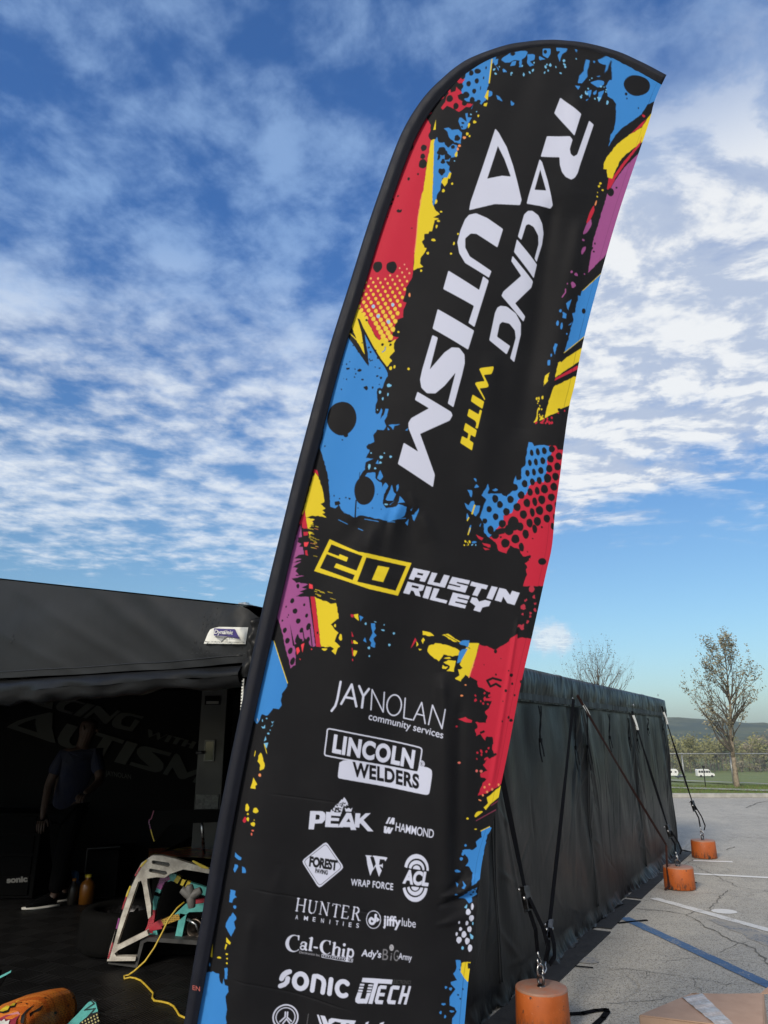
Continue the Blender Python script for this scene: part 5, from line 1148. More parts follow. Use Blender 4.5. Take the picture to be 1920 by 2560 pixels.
for s, a in (('B', (1142, 1200)), ('i', (1224, 1238)), ('G', (1258, 1306))): text(yE, s, (a[0], 745 + (a[0] - 1142) * .06), (a[1], 745 + (a[1] - 1142) * .06), (10, -112 if s != 'i' else -80), (.15, .15, .17), -0.002)
ell(yE, 1240, 618, 22, 33, (.34, .34, .38)); specks(yE, [(1235, 605, 5), (1247, 622, 5), (1232, 632, 5)], BLACK)
text(yE, 'Army', (1310, 732), (1446, 748), (6, -64), WHITE, 0.008)
stroke(yE, [arc(182, 955, 84, 78, 268, 205, 12) + [(98, 945)], [(160, 948), (152, 985), (125, 1010), (85, 1022)]], 48, WHITE)
stroke(yE, [[(178, 878), (140, 895), (112, 922), (98, 948)]], 48, WHITE)
stroke(yE, [arc(292, 980, 64, 77, 0, 360, 40)], 50, WHITE)
stroke(yE, [[(414, 1072), (436, 925), (470, 922), (512, 938), (534, 965), (538, 1000), (524, 1086)], [(613, 948), (595, 1094)]], 47, WHITE)
poly(yE, [(414, 930), (436, 900), (460, 900), (450, 960)], WHITE)
stroke(yE, [arc(737, 1038, 62, 74, -42, -300, 28)], 47, WHITE)
poly(yE, [(940, 928), (1250, 948), (1240, 993), (1100, 985), (1040, 1196), (998, 1192), (1058, 984), (930, 970)], WHITE)
for k in range(3):
    y = 988 + 30 * k; dx_ = -8 * k
    poly(yE, [(915 + dx_, y), (958 + dx_, y + 3), (954 + dx_, y + 21), (909 + dx_, y + 18)], WHITE); poly(yE, [(1003 + dx_, y + 8), (1046 + dx_, y + 11), (1042 + dx_, y + 28), (997 + dx_, y + 25)], WHITE)
poly(yE, [(890, 1075), (934, 1078), (915, 1140), (968, 1142), (985, 1082), (1025, 1082), (985, 1192), (890, 1188), (865, 1172), (865, 1140)], WHITE)
for x0, L in [(1085, 'E'), (1210, 'C'), (1335, 'H')]:
    q = lambda a, b: (x0 + a * 100 - (1 - b) * -0 + (b) * 30 - 15, 1195 + a * 6 - b * 190)
    if L == 'E': poly(yE, [q(.9, 1), q(.25, 1), q(.05, .9), q(-.1, .15), q(.05, 0), q(.75, 0), q(.78, .2), q(.25, .2), q(.28, .42), q(.8, .42), q(.83, .6), q(.31, .6), q(.34, .82), q(.88, .82)], WHITE)
    if L == 'C': poly(yE, [q(1, 1), q(.3, 1), q(.08, .9), q(-.08, .15), q(.07, 0), q(.8, 0), q(.83, .2), q(.28, .2), q(.36, .8), q(.97, .8)], WHITE)
    if L == 'H': poly(yE, [q(.05, 1), q(.32, 1), q(.26, .6), q(.62, .6), q(.68, 1), q(.92, 1), q(.72, 0), q(.45, 0), q(.56, .42), q(.24, .42), q(.12, 0), q(-.15, 0)], WHITE)
text(yE, 'ELECTRONICS', (1256, 986), (1438, 990), (6, -38), (.055, .055, .06), .0)
for r in (1.0, .77): stroke(yE, [arc(137, 1352, 127 * r, 127 * r, 0, 360, 44)], 15 if r == 1 else 10, WHITE)
stroke(yE, [[(136, 1300), (132, 1352), (78, 1398)], [(158, 1302), (154, 1356), (196, 1398)], [(146, 1372), (108, 1420)], [(146, 1372), (180, 1420)]], 14, WHITE)
stroke(yE, [[(375, 1318), (360, 1420)]], 3, (.2, .2, .22))
for p in [[(465, 1320), (484, 1321), (524, 1430), (502, 1430)], [(500, 1323), (548, 1328), (582, 1400), (590, 1360), (618, 1344), (872, 1364), (820, 1460), (780, 1460), (805, 1392), (772, 1390), (745, 1460), (640, 1460), (700, 1425), (720, 1385), (655, 1376), (620, 1400), (600, 1460), (550, 1460)], [(975, 1385), (1005, 1375), (985, 1430), (955, 1430)], [(1120, 1395), (1165, 1382), (1140, 1430), (1105, 1430)]]: poly(yE, p, WHITE)
# ---------------------------------------------------------------- feather flag: cloth, sleeve, pole
TAU = math.radians(6.0)                 # the loaded pole leans a little towards the viewer
FP0 = Vector((0, 2.12, 1.6)); FN = Vector((0, -math.cos(TAU), -math.sin(TAU)))
SL = [((436, 2760), (474, 2760)), ((447, 2640), (481, 2640)), ((459.5, 2560), (493, 2560)), ((481, 2424), (518, 2424)), ((504.7, 2288), (543, 2288)), ((551, 2020), (590, 2022)), ((607.6, 1744), (646, 1748)), ((660.6, 1500), (701, 1508)), ((709, 1300), (748, 1306)), ((746.7, 1148), (787, 1156)),
      ((813.8, 900), (852, 908)), ((874, 708), (911, 718)), ((914, 580), (949, 592)), ((948, 480), (983, 492)), ((989, 367), (1023, 383)), ((1015, 311), (1048, 328)), ((1043.5, 265), (1073, 286)), ((1072, 229), (1099, 252)), ((1105, 197), (1128, 221)), ((1135, 171.5), (1152, 198)), ((1166, 151), (1180, 179)), ((1203, 134.5), (1214, 161)), ((1240, 121.5), (1248, 149)),
      ((1274, 112), (1280, 140)), ((1320, 105), (1323, 132)), ((1368, 101), (1368, 127)), ((1415, 103), (1412, 129)), ((1462, 108.6), (1457, 134)), ((1510, 120), (1503, 145)), ((1556, 135), (1547, 159)), ((1610, 160), (1598, 183)), ((1665.5, 189), (1654, 212))]
REDGE = [(1654, 211), (1636, 254), (1619, 317), (1570, 460), (1539, 557), (1505, 677), (1462, 840), (1437, 960), (1423, 1017), (1408.7, 1112), (1399.6, 1184), (1386, 1279), (1377, 1369), (1361, 1440), (1326.8, 1595), (1298, 1725), (1271, 1875), (1253.6, 1964), (1242.7, 2025), (1229, 2079), (1208, 2154), (1196, 2252), (1183, 2378), (1172.5, 2452), (1162, 2560), (1148, 2715)]
def catmull(P, m):
    P = [np.array(p, float) for p in P]; o = []
    for i in range(len(P) - 1):
        p0, p1, p2, p3 = P[max(i - 1, 0)], P[i], P[i + 1], P[min(i + 2, len(P) - 1)]
        for j in range(m):
            t = j / m
            o.append(0.5 * ((2 * p1) + (p2 - p0) * t + (2 * p0 - 5 * p1 + 4 * p2 - p3) * t * t + (3 * p1 - p0 - 3 * p2 + p3) * t ** 3))
    o.append(P[-1]); return np.array(o)
so = catmull([a for a, b in SL], 6); si = catmull([b for a, b in SL], 6)
sc_ = so * 0.45 + si * 0.55                      # centre line of the sleeve, photo pixels -> flag plane
red = catmull(REDGE, 8)
def flag_pts(u, v):
    """arrays of design coordinates -> points on the flag plane"""
    x = (u - CX) / FPX; y = (CY - v) / FPX
    ry = CP - SP * y; rz = SP + CP * y
    o = np.array([0, 0, CAMZ]); num = (np.array(FP0) - o) @ np.array(FN)
    t = num / (ry * FN.y + rz * FN.z)
    return np.stack([x * t, ry * t, CAMZ + rz * t], -1)
def folds(u, v):
    """cloth relief in metres along the normal (positive = towards the viewer)"""
    w = np.zeros_like(u)
    # distance from the pole line, in pixels
    pl = np.interp(v, sc_[::-1, 1][: -130], sc_[::-1, 0][: -130]) if False else np.interp(v, np.array([100, 480, 900, 1300, 1744, 2288, 2760]), np.array([1130, 966, 833, 729, 627, 524, 455]))
    d = u - pl
    re = np.interp(v, red[:, 1], red[:, 0])
    q = np.clip(d / np.maximum(re - pl, 60), 0, 1)
    w += 0.018 * np.sin(q * 3.14159) * np.exp(-((v - 900) / 900) ** 2)          # belly
    w += 0.0055 * np.sin(q * 11 + v / 420 + 0.6) * np.clip((v - 500) / 500, 0, 1)       # vertical flutes
    w += 0.004 * np.sin(q * 19 - v / 300) * np.clip((v - 900) / 700, 0, 1)
    w -= 0.012 * np.exp(-(d / 34) ** 2)                                          # dip next to the sleeve
    def crease(u0, v0, u1, v1, wd, h, soft=1.0):
        L = math.hypot(u1 - u0, v1 - v0); tx, ty = (u1 - u0) / L, (v1 - v0) / L
        s = (u - u0) * tx + (v - v0) * ty; n = -(u - u0) * ty + (v - v0) * tx
        wd_ = wd * (0.5 + np.clip(s / L, 0, 1.2) * soft)
        f = np.clip(s / 40 + .5, 0, 1) * np.clip((L - s) / 60 + .5, 0, 1)
        return h * np.exp(-(n / wd_) ** 2) * f
    w += crease(1000, 1270, 930, 1400, 26, 0.010) - crease(1040, 1270, 1000, 1420, 34, 0.008)
    w += crease(1030, 1250, 1060, 1330, 16, 0.006) + crease(930, 1330, 900, 1395, 24, 0.007) - crease(975, 1290, 945, 1400, 18, 0.010)
    w += crease(1060, 1300, 1110, 1450, 30, 0.005) - crease(900, 1300, 860, 1390, 30, 0.006)
    w += crease(1105, 1700, 1120, 2240, 30, 0.010, .4) - crease(1150, 1760, 1140, 2260, 24, 0.007, .4)
    w += crease(1115, 2240, 1205, 2215, 14, 0.011) - crease(1110, 2262, 1200, 2245, 12, 0.010) + crease(1105, 2310, 1190, 2290, 14, 0.006)
    w += crease(1180, 2205, 1120, 2265, 12, 0.006) - crease(1160, 2190, 1130, 2250, 14, 0.006)
    w -= crease(640, 2222, 1000, 2300, 5, 0.0016, 0) ; w -= crease(690, 1985, 840, 2006, 4, 0.0012, 0); w -= crease(600, 2450, 860, 2520, 5, 0.0014, 0)
    w += crease(630, 2300, 600, 2520, 22, 0.004) + crease(700, 2180, 660, 2330, 26, 0.003) + crease(1290, 1560, 1230, 1960, 10, 0.004, .2)
    w += crease(1450, 560, 1370, 1000, 40, 0.010, .5) - crease(1380, 520, 1300, 1100, 36, 0.008, .5)
    w += crease(1440, 240, 1430, 520, 40, 0.006) - crease(1330, 170, 1230, 420, 50, 0.006) + crease(1230, 900, 1190, 1250, 50, 0.007, .4)
    w += 0.010 * np.clip((d - 240) / 500, 0, 1) * np.sin(v / 210 + .7) * np.clip((v - 300) / 400, 0, 1)   # free edge waves
    return w

NR, NC = 1850, 500
vrow = np.concatenate([np.linspace(116, 215, 80), np.linspace(216.4, 2715, NR - 80)])
UU = np.zeros((NR, NC + 1)); VV = np.repeat(vrow[:, None], NC + 1, 1)
bx = np.concatenate([sc_, red[1:]]); 
for r, v in enumerate(vrow):
    a = bx[:-1]; b = bx[1:]
    k = ((a[:, 1] <= v) & (b[:, 1] > v)) | ((b[:, 1] <= v) & (a[:, 1] > v))
    xs = a[k, 0] + (v - a[k, 1]) / (b[k, 1] - a[k, 1]) * (b[k, 0] - a[k, 0])
    UU[r] = np.linspace(xs.min(), xs.max(), NC + 1)
ww = folds(UU, VV)
edge = np.clip((UU - UU[:, :1]) / 14, 0, 1)
FPTS = flag_pts(UU, VV) + ww[..., None] * np.array(FN)
# colours: bilinear look-up of the printed design
fx = np.clip(UU - AX0 - .5, 0, AW - 2); fy = np.clip(VV - AY0 - .5, 0, AH - 2)
ix = fx.astype(int); iy = fy.astype(int); tx_ = (fx - ix)[..., None]; ty_ = (fy - iy)[..., None]
colr = art[iy, ix] * (1 - tx_) * (1 - ty_) + art[iy, ix + 1] * tx_ * (1 - ty_) + art[iy + 1, ix] * (1 - tx_) * ty_ + art[iy + 1, ix + 1] * tx_ * ty_
seam = np.abs((UU[:, -1:] - UU) - 13) < 0.9                      # stitched hem along the free edge
colr[seam] *= 0.72
me = bpy.data.meshes.new('printed_cloth')
nv = NR * (NC + 1)
me.vertices.add(nv); me.vertices.foreach_set('co', FPTS.reshape(-1).astype(np.float32))
idx = np.arange(nv).reshape(NR, NC + 1)
quads = np.stack([idx[:-1, :-1], idx[1:, :-1], idx[1:, 1:], idx[:-1, 1:]], -1).reshape(-1, 4)
nf = len(quads)
me.loops.add(nf * 4); me.loops.foreach_set('vertex_index', quads.reshape(-1).astype(np.int32))
me.polygons.add(nf); me.polygons.foreach_set('loop_start', np.arange(0, nf * 4, 4, dtype=np.int32)); me.polygons.foreach_set('loop_total', np.full(nf, 4, np.int32))
me.polygons.foreach_set('use_smooth', np.ones(nf, bool))
at = me.color_attributes.new('print', 'FLOAT_COLOR', 'POINT')
at.data.foreach_set('color', np.concatenate([colr.reshape(-1, 3), np.ones((nv, 1))], 1).astype(np.float32).reshape(-1))
me.update(); me.validate()
mm = bpy.data.materials.new('printed_polyester'); mm.use_nodes = True
t = NT(mm.node_tree); b = mm.node_tree.nodes['Principled BSDF']
an = t.n('ShaderNodeAttribute', attribute_name='print')
co = t.n('ShaderNodeTexCoord').outputs['Object']
dirt = t.ramp(t.noise(co, 7, 6, .65), .35, .8, 0.0, 0.003)
cc = t.n('ShaderNodeMix', data_type='RGBA', blend_type='ADD'); cc.inputs[0].default_value = 1
mm.node_tree.links.new(an.outputs['Color'], cc.inputs[6])
dc = t.n('ShaderNodeCombineColor'); [t.put(dc.inputs[i], dirt) for i in range(3)]
mm.node_tree.links.new(dc.outputs[0], cc.inputs[7])
mm.node_tree.links.new(cc.outputs[2], b.inputs['Base Color'])
b.inputs['Roughness'].default_value = 0.65; b.inputs['Specular IOR Level'].default_value = 0.13
bp = t.n('ShaderNodeBump'); bp.inputs['Strength'].default_value = 0.12; bp.inputs['Distance'].default_value = 0.002
t.put(bp.inputs['Height'], t.noise(co, 900, 2, .5)); t.put(b.inputs['Normal'], bp.outputs[0])
tr = t.n('ShaderNodeBsdfTranslucent'); mm.node_tree.links.new(cc.outputs[2], tr.inputs[0])
ms = t.n('ShaderNodeMixShader'); ms.inputs[0].default_value = 0.06
mm.node_tree.links.new(b.outputs[0], ms.inputs[1]); mm.node_tree.links.new(tr.outputs[0], ms.inputs[2])
mm.node_tree.links.new(ms.outputs[0], mm.node_tree.nodes['Material Output'].inputs[0])
me.materials.append(mm)
base_u = 449.0
pole_base = Vector(flag_pts(np.array([452.0]), np.array([2745.0]))[0])
flag = thing('feather_flag', (pole_base.x - 0.1, pole_base.y + 0.1, 0), 'tall black feather flag with comic splatter print and white lettering on a curved pole', 'flag')
cl = bpy.data.objects.new('printed_cloth', me); col.objects.link(cl)
cl.parent = flag; cl.matrix_parent_inverse = flag.matrix_world.inverted()
# sleeve, an elliptical sweep round the bent pole
o3 = flag_pts(so[:, 0], so[:, 1]); i3 = flag_pts(si[:, 0], si[:, 1])
c3 = (o3 + i3) / 2; hw = np.linalg.norm(o3 - i3, axis=1) / 2
fnv = np.array(FN); NS = 20; vs = []; fs = []
for i in range(len(c3)):
    a = (o3[i] - i3[i]); a /= np.linalg.norm(a)
    for k in range(NS):
        an_ = 2 * math.pi * k / NS
        ca, sa = math.cos(an_), math.sin(an_)
        wob = 1 + 0.03 * math.sin(i * .9 + k) 
        inner = 1.0 if ca > -0.2 else 1.0
        vs.append(c3[i] + a * hw[i] * ca * inner + fnv * (hw[i] * 0.62 * sa * wob * (1.0 if ca > -.5 else .55)))
for i in range(len(c3) - 1):
    for k in range(NS):
        fs.append((i * NS + k, i * NS + (k + 1) % NS, (i + 1) * NS + (k + 1) % NS, (i + 1) * NS + k))
fs.append(tuple(range(NS))); fs.append(tuple(range(len(vs) - 1, len(vs) - 1 - NS, -1)))
mb = MB(); mb.add(vs, fs, 0, True)
M['sleeve'] = mat('sleeve_cloth', (0.0055, 0.0065, 0.013), 0.5, 0.15, 25, 0.25, 500, spec=.25)
sleeve = mb.build('pole_sleeve', M['sleeve'], flag)
# pole below the cloth and a cross base on the ground (both under the picture)
mb = MB()
pb = Vector(c3[0]); gb = Vector((pb.x - 0.11, pb.y + 0.07, 0.03))
mb.tube([gb, (gb + pb) / 2, pb, pb + (Vector(c3[6]) - pb) * .9], [.014, .014, .013, .012], 12)
mb.build('pole', M['black_metal'], flag)
mb = MB()
for a in (0.4, 0.4 + math.pi / 2):
    mb.box((gb.x, gb.y, 0.022), (0.9, 0.045, 0.02), 0, a)
mb.lathe((gb.x, gb.y, 0.03), [(0.0, .14), (.022, .14), (.022, 0), (.05, 0), (.05, -.012)], 20)
mb.build('cross_base', M['dark_steel'], flag, bevel=.003)
# small sponsor print at the foot of the sleeve
def sleeve_word(s, u, v, h, c, bold=.02):
    tr = text_tris(s, bold); mbw = MB()
    ii = int(np.argmin(np.hypot(sc_[:, 0] - u, sc_[:, 1] - v)))
    n0 = fnv * (hw[ii] * 0.66 + .001)
    q = tr * (h / CAPH); q[:, :, 0] -= q[:, :, 0].mean(); 
    for tri in q:
        P = np.array([u, v]) + np.stack([tri[:, 0], -tri[:, 1] + tri[:, 0] * .2], -1)
        pts = flag_pts(P[:, 0], P[:, 1]) + n0
        mbw.add([tuple(p) for p in pts], [(0, 1, 2)])
    return mbw
mw = sleeve_word('EN', 492, 2470, 11, 0); mw.build('sleeve_print', mat('print_red', (.30, .07, .06), .6), flag, fixn=False)
# ---------------------------------------------------------------- orange ballast weights and tie-downs
om = bpy.data.materials.new('scuffed_orange_paint'); om.use_nodes = True
t = NT(om.node_tree); b = om.node_tree.nodes['Principled BSDF']; co = t.n('ShaderNodeTexCoord').outputs['Object']
sp_ = t.n('ShaderNodeSeparateXYZ'); t.put(sp_.inputs[0], co)
n = t.noise(co, 7, 6, .65); c = t.mix(t.ramp(n, .3, .7), (.37, .080, .011), (.47, .108, .016))
sc_f = t.math('MULTIPLY', t.ramp(t.noise(t.mapping(co, (1, 1, .3)), 34, 6, .75), .49, .55), t.ramp(sp_.outputs[2], .12, .012))
chip = t.ramp(t.noise(co, 22, 6, .7), .62, .65)
c = t.mix(t.math('MAXIMUM', sc_f, chip), c, (.045, .032, .025))
c = t.mix(t.ramp(t.noise(co, 60, 4, .7), .60, .70, 0, .5), c, (.62, .30, .18))
c = t.mix(t.math('MULTIPLY', t.ramp(sp_.outputs[2], .205, .209), t.ramp(t.noise(co, 12, 5, .7), .3, .6, .45, .9)), c, (.30, .19, .14))
t.put(b.inputs['Base Color'], c); t.put(b.inputs['Roughness'], t.ramp(n, .3, .7, .48, .68))
bp = t.n('ShaderNodeBump'); bp.inputs['Strength'].default_value = .25; bp.inputs['Distance'].default_value = .004
t.put(bp.inputs['Height'], t.noise(co, 40, 5, .7)); t.put(b.inputs['Normal'], bp.outputs[0])
GW = 'orange ballast weights holding the tent'
def make_weight():
    r = thing('ballast_weight', (0, 0, 0), 'x', 'weight', GW)
    mb = MB(); mb.lathe((0, 0, .009), [(0, .001), (.153, .001), (.156, .004), (.153, .10), (.150, .203), (.148, .2075), (.143, .210), (0, .2105)], 56); mb.build('drum', om, r)
    mb = MB(); ring = [(.0, .026 * math.cos(a), .252 + .028 * math.sin(a)) for a in [i * 2 * math.pi / 20 for i in range(21)]]; mb.tube(ring, .0075, 8, caps=False); mb.lathe((0, 0, .218), [(0, .006), (.022, .006), (.024, 0), (.024, -.006)], 18); mb.build('lifting_eye', M['dark_steel'], r)
    mb = MB(); sh = [(.022 * math.cos(a) + .0, .0, .302 + .030 * math.sin(a)) for a in [i * 2 * math.pi / 20 for i in range(21)]]; mb.tube(sh, .006, 8, caps=False); mb.build('shackle', M['steel'], r)
    return r
wproto = make_weight()
def weight(u, v, z, label, first=False, rz=0, k=1.0):
    p = on_z(u, v, z); p.z = 0
    if first: r = wproto
    else:
        r = wproto.copy(); col.objects.link(r)
        for ch in wproto.children:
            c = ch.copy(); col.objects.link(c); c.parent = r
    r.location = p; r.rotation_euler = (0, 0, rz); r.scale = (k, k, k); r['label'] = label
    return p
W1 = weight(1353, 2468, .21, 'orange round weight nearest the viewer, beside the cardboard box', True, .5, .98)
W2 = weight(1695, 2169, .21, 'orange round weight with a brown strap hanging down its side', rz=1.3, k=1.03)
W3 = weight(1757, 2102.5, .21, 'orange round weight farthest away, off the far corner of the tent', rz=2.2, k=1.03)
GS = 'tie-down straps from the eave to the weights'
def strap(name, top, bot, w, m, label, kind='web', ratchet=None, tagpx=None, side=None, tail=None):
    r = thing(name, (bot.x, bot.y, 0), label, 'strap', GS)
    d = (bot - top).normalized(); sd = d.cross(Vector((0, -1, .2))).normalized() if side is None else side
    end = top.lerp(bot, ratchet - .015) if ratchet else bot
    N = 14; pts = [top.lerp(end, i / N) - Vector((0, 0, .015 * math.sin(math.pi * i / N))) for i in range(N + 1)]
    mb = MB()
    if kind == 'web':
        # a long strap is never flat all the way: let it roll slowly
        sides = [(Matrix.Rotation(.25 * math.sin(i * .55 + w * 90), 3, d) @ sd) for i in range(N + 1)]
        mb.ribbon(pts, w, sides, .0035)
    else: mb.tube(pts, w / 2, 8)
    mb.build('webbing', m, r)
    if ratchet:
        q = top.lerp(bot, ratchet); nn = d.cross(sd)
        mb = MB()
        for o in (-1, 1): mb.obox(q + sd * o * .021, sd * .003, nn * .018, d * .062)
        mb.obox(q + nn * .012 - d * .02, sd * .020, nn * .004, d * .045); mb.obox(q - nn * .016 + d * .03, sd * .024, nn * .004, d * .05)
        mb.build('ratchet_frame', M['dark_steel'], r, bevel=.002)
        mb = MB(); mb.tube([q - sd * .03 - nn * .0, q + sd * .03], .011, 12); mb.tube([q - sd * .03 - nn * .028 - d * .045, q + sd * .03 - nn * .028 - d * .045], .008, 10); mb.build('spool', M['steel'], r)
        p2 = q + d * .07; L = (bot - p2).length
        mb = MB(); mb.ribbon([p2 - sd * .0, p2.lerp(bot, .35) + nn * .02, p2.lerp(bot, .78)], .028, sd, .004)
        mb.ribbon([q + nn * .02, p2.lerp(bot, .3) + nn * .05 + sd * .03, p2.lerp(bot, .75) + nn * .05 + sd * .045, p2.lerp(bot, .95) + nn * .03 + sd * .02], .026, sd, .003); mb.build('loose_end', m, r)
        hk = p2.lerp(bot, .78); mb = MB()
        mb.tube([hk, hk + d * .02, hk + d * .05 + sd * .014, hk + d * .075, hk + d * .055 - sd * .016, hk + d * .035 - sd * .014], .0055, 8); mb.build('hook', M['steel'], r)
    if tagpx is not None:
        q = top.lerp(bot, tagpx); mb = MB(); mb.ribbon([q, q + d * .09 + sd * .006, q + d * .17], w * 1.15, sd, .006); mb.build('paper_tag', M['white_tag'], r)
    return r
def eave(u, v): return wl(u, v, .085)
def ringtop(p, dz=.33): return Vector((p.x, p.y, dz))
strap('tie_down_strap', eave(1198, 1655), ringtop(W1), .036, M['webbing'], 'thick black strap coming out from behind the flag to the nearest weight', ratchet=.80, side=(TD * .9 + TN * .4).normalized())
strap('tie_down_strap', eave(1434, 1748), ringtop(W1, .30) + Vector((.03, .02, 0)), .026, M['webbing'], 'thin black strap crossing the wall to the nearest weight with a tan hook', ratchet=.90, side=(TD * .9 + TN * .4).normalized())
strap('tie_down_strap', eave(1443, 1738), ringtop(W2, .40) + Vector((-.11, -.02, .04)), .024, M['webbing_red'], 'brown strap with a white paper tag slanting down to the middle weight', tagpx=.055, side=(TD * .6 + TN * .4 + Vector((0, 0, .7))).normalized())
strap('tie_down_strap', eave(1580, 1778), ringtop(W2), .034, M['webbing'], 'black strap with a short white tag running from the far eave to the middle weight', ratchet=.84, tagpx=.03, side=(TD * .9 + TN * .4).normalized())
strap('tie_down_strap', eave(1653, 1765) + TD * .05, ringtop(W3), .034, M['webbing'], 'black strap standing clear of the tent corner down to the farthest weight', ratchet=.80, tagpx=.05, side=(TD * .9 + TN * .4).normalized())
# slack of the brown strap hanging down the middle weight
mb = MB(); q = ringtop(W2, .40) + Vector((-.11, -.02, .04))
r_ = [q, q + Vector((-.02, -.03, -.12)), q + Vector((-.035, -.05, -.26)), q + Vector((-.04, -.07, -.40)), q + Vector((-.10, -.10, -.425))]
tag(mb.ribbon(r_, .022, (1, 0, 0), .003) or mb.build('strap_tail', M['webbing_red']), 'brown strap tail hanging beside the middle orange weight', 'strap')
# loose strap ends on the ground
def gstrap(P, w, label, z=.012):
    mb = MB(); pts = [on_z(*c8(*p), z) for p in P]
    for a, b2 in zip(pts[:-1], pts[1:]):
        d = (b2 - a).normalized(); s = Vector((-d.y, d.x, 0)) * w / 2; e = d * w * .3
        mb.obox((a + b2) / 2, (b2 - a) / 2 + e, s, (0, 0, .0025))
        z += .003; 
    return tag(mb.build('strap_end', M['webbing']), label, 'strap')
gstrap([(470, 1362), (560, 1357), (640, 1340), (700, 1335), (705, 1350), (680, 1385), (630, 1430)], .035, 'black strap end bent in a hook on the asphalt by the nearest weight')
gstrap([(520, 1078), (620, 1087)], .012, 'thin black strap end poking out from under the mat by the blue spot')
gstrap([(775, 822), (850, 814), (940, 806)], .022, 'black strap end lying across the start of the blue line')
gstrap([(1120, 390), (1160, 392), (1200, 402), (1235, 410)], .05, 'wide black strap end lying behind the farthest weight')
gstrap([(1200, 588), (1232, 582)], .02, 'short black strap end sticking out right of the middle weight')

# ---------------------------------------------------------------- cardboard box
cm = bpy.data.materials.new('cardboard'); cm.use_nodes = True
t = NT(cm.node_tree); b = cm.node_tree.nodes['Principled BSDF']; co = t.n('ShaderNodeTexCoord').outputs['Object']
c = t.mix(t.ramp(t.noise(co, 5, 6, .65), .3, .7), (.42, .265, .180), (.50, .325, .225)); c = t.mix(t.ramp(t.noise(t.mapping(co, (1, 14, 1)), 30, 4, .7), .5, .75, 0, .3), c, (.31, .19, .125))
t.put(b.inputs['Base Color'], c); b.inputs['Roughness'].default_value = .75
bp = t.n('ShaderNodeBump'); bp.inputs['Strength'].default_value = .2; bp.inputs['Distance'].default_value = .003; t.put(bp.inputs['Height'], t.noise(co, 30, 4, .6)); t.put(b.inputs['Normal'], bp.outputs[0])
tm = bpy.data.materials.new('clear_tape'); tm.use_nodes = True
t = NT(tm.node_tree); b = tm.node_tree.nodes['Principled BSDF']; co = t.n('ShaderNodeTexCoord').outputs['Object']
t.put(b.inputs['Base Color'], t.mix(t.ramp(t.noise(co, 28, 6, .7), .4, .65), (.40, .34, .30), (.58, .54, .52))); b.inputs['Roughness'].default_value = .22
bp = t.n('ShaderNodeBump'); bp.inputs['Strength'].default_value = .5; bp.inputs['Distance'].default_value = .004; t.put(bp.inputs['Height'], t.noise(co, 40, 5, .7)); t.put(b.inputs['Normal'], bp.outputs[0])
BZ = .36
A_ = on_z(1600, 2540, BZ); B_ = on_z(1741, 2484, BZ); D_ = on_z(1897, 2486, BZ)
ex = (D_ - B_).normalized(); ey = Vector((-ex.y, ex.x, 0))
box = thing('cardboard_box', ((A_ + D_) / 2).to_tuple()[:2] + (0,), 'brown cardboard box sealed with clear tape, lid flap lifting', 'box')
c0 = A_; c1_ = B_; c2_ = D_ + ex * .02; c3_ = A_ + (D_ - B_) * 1.05 + Vector((.16, -.16, 0))
mb = MB(); top = [c0, c1_, c2_, c3_]
bt = [Vector((p.x, p.y, .012)) for p in top]
def panel(a, b2, c, d, th=.005):
    n_ = (b2 - a).cross(d - a).normalized() * th
    mb.add([a, b2, c, d, a - n_, b2 - n_, c - n_, d - n_], [(0, 1, 2, 3), (7, 6, 5, 4), (0, 4, 5, 1), (1, 5, 6, 2), (2, 6, 7, 3), (3, 7, 4, 0)])
for i in range(4): panel(top[i], bt[i], bt[(i + 1) % 4], top[(i + 1) % 4])
panel(*bt); mb.build('box_body', cm, box)
sa = c1_.lerp(c2_, .02) ; mid_a = c1_.lerp(c2_, .0); 
# lid: two flaps meeting under the tape
m0 = on_z(1726, 2487, BZ + .006); m1 = on_z(1822, 2566, BZ + .006)
mb = MB(); up = Vector((0, 0, .005)); panel(c0 + up, m1 + up * .8, m0 + up, c1_ + up); mb.build('lid_flap', cm, box)
mb = MB(); panel(m0 + up * .4, m1 + up * .4, c3_ + up * 1.6, c2_ + up * 1.2); mb.build('lid_flap', cm, box)
mb = MB(); e0 = c2_ + up; panel(e0 - ex * .012, e0 + Vector((.10, -.09, .035)), e0 + Vector((.17, -.03, .05)), e0 + Vector((.05, .04, .018))); mb.build('side_flap', cm, box)
mb = MB(); a = on_z(1705, 2493, BZ + .014); d = on_z(1755, 2483, BZ + .014); e = on_z(1840, 2566, BZ + .014); f_ = on_z(1795, 2566, BZ + .014)
rt = random.Random(9); n = 12
for i in range(n):
    k0, k1 = i / n, (i + 1) / n
    z0, z1 = Vector((0, 0, .002 * math.sin(i * 2.1))), Vector((0, 0, .002 * math.sin((i + 1) * 2.1)))
    mb.quad(a.lerp(f_, k0) + z0, a.lerp(f_, k1) + z1, d.lerp(e, k1) + z1, d.lerp(e, k0) + z0, 0, True)
mb.quad(a, d, d + Vector((0, .01, -.07)), a + Vector((0, .01, -.07))); mb.build('packing_tape', tm, box, fixn=False)
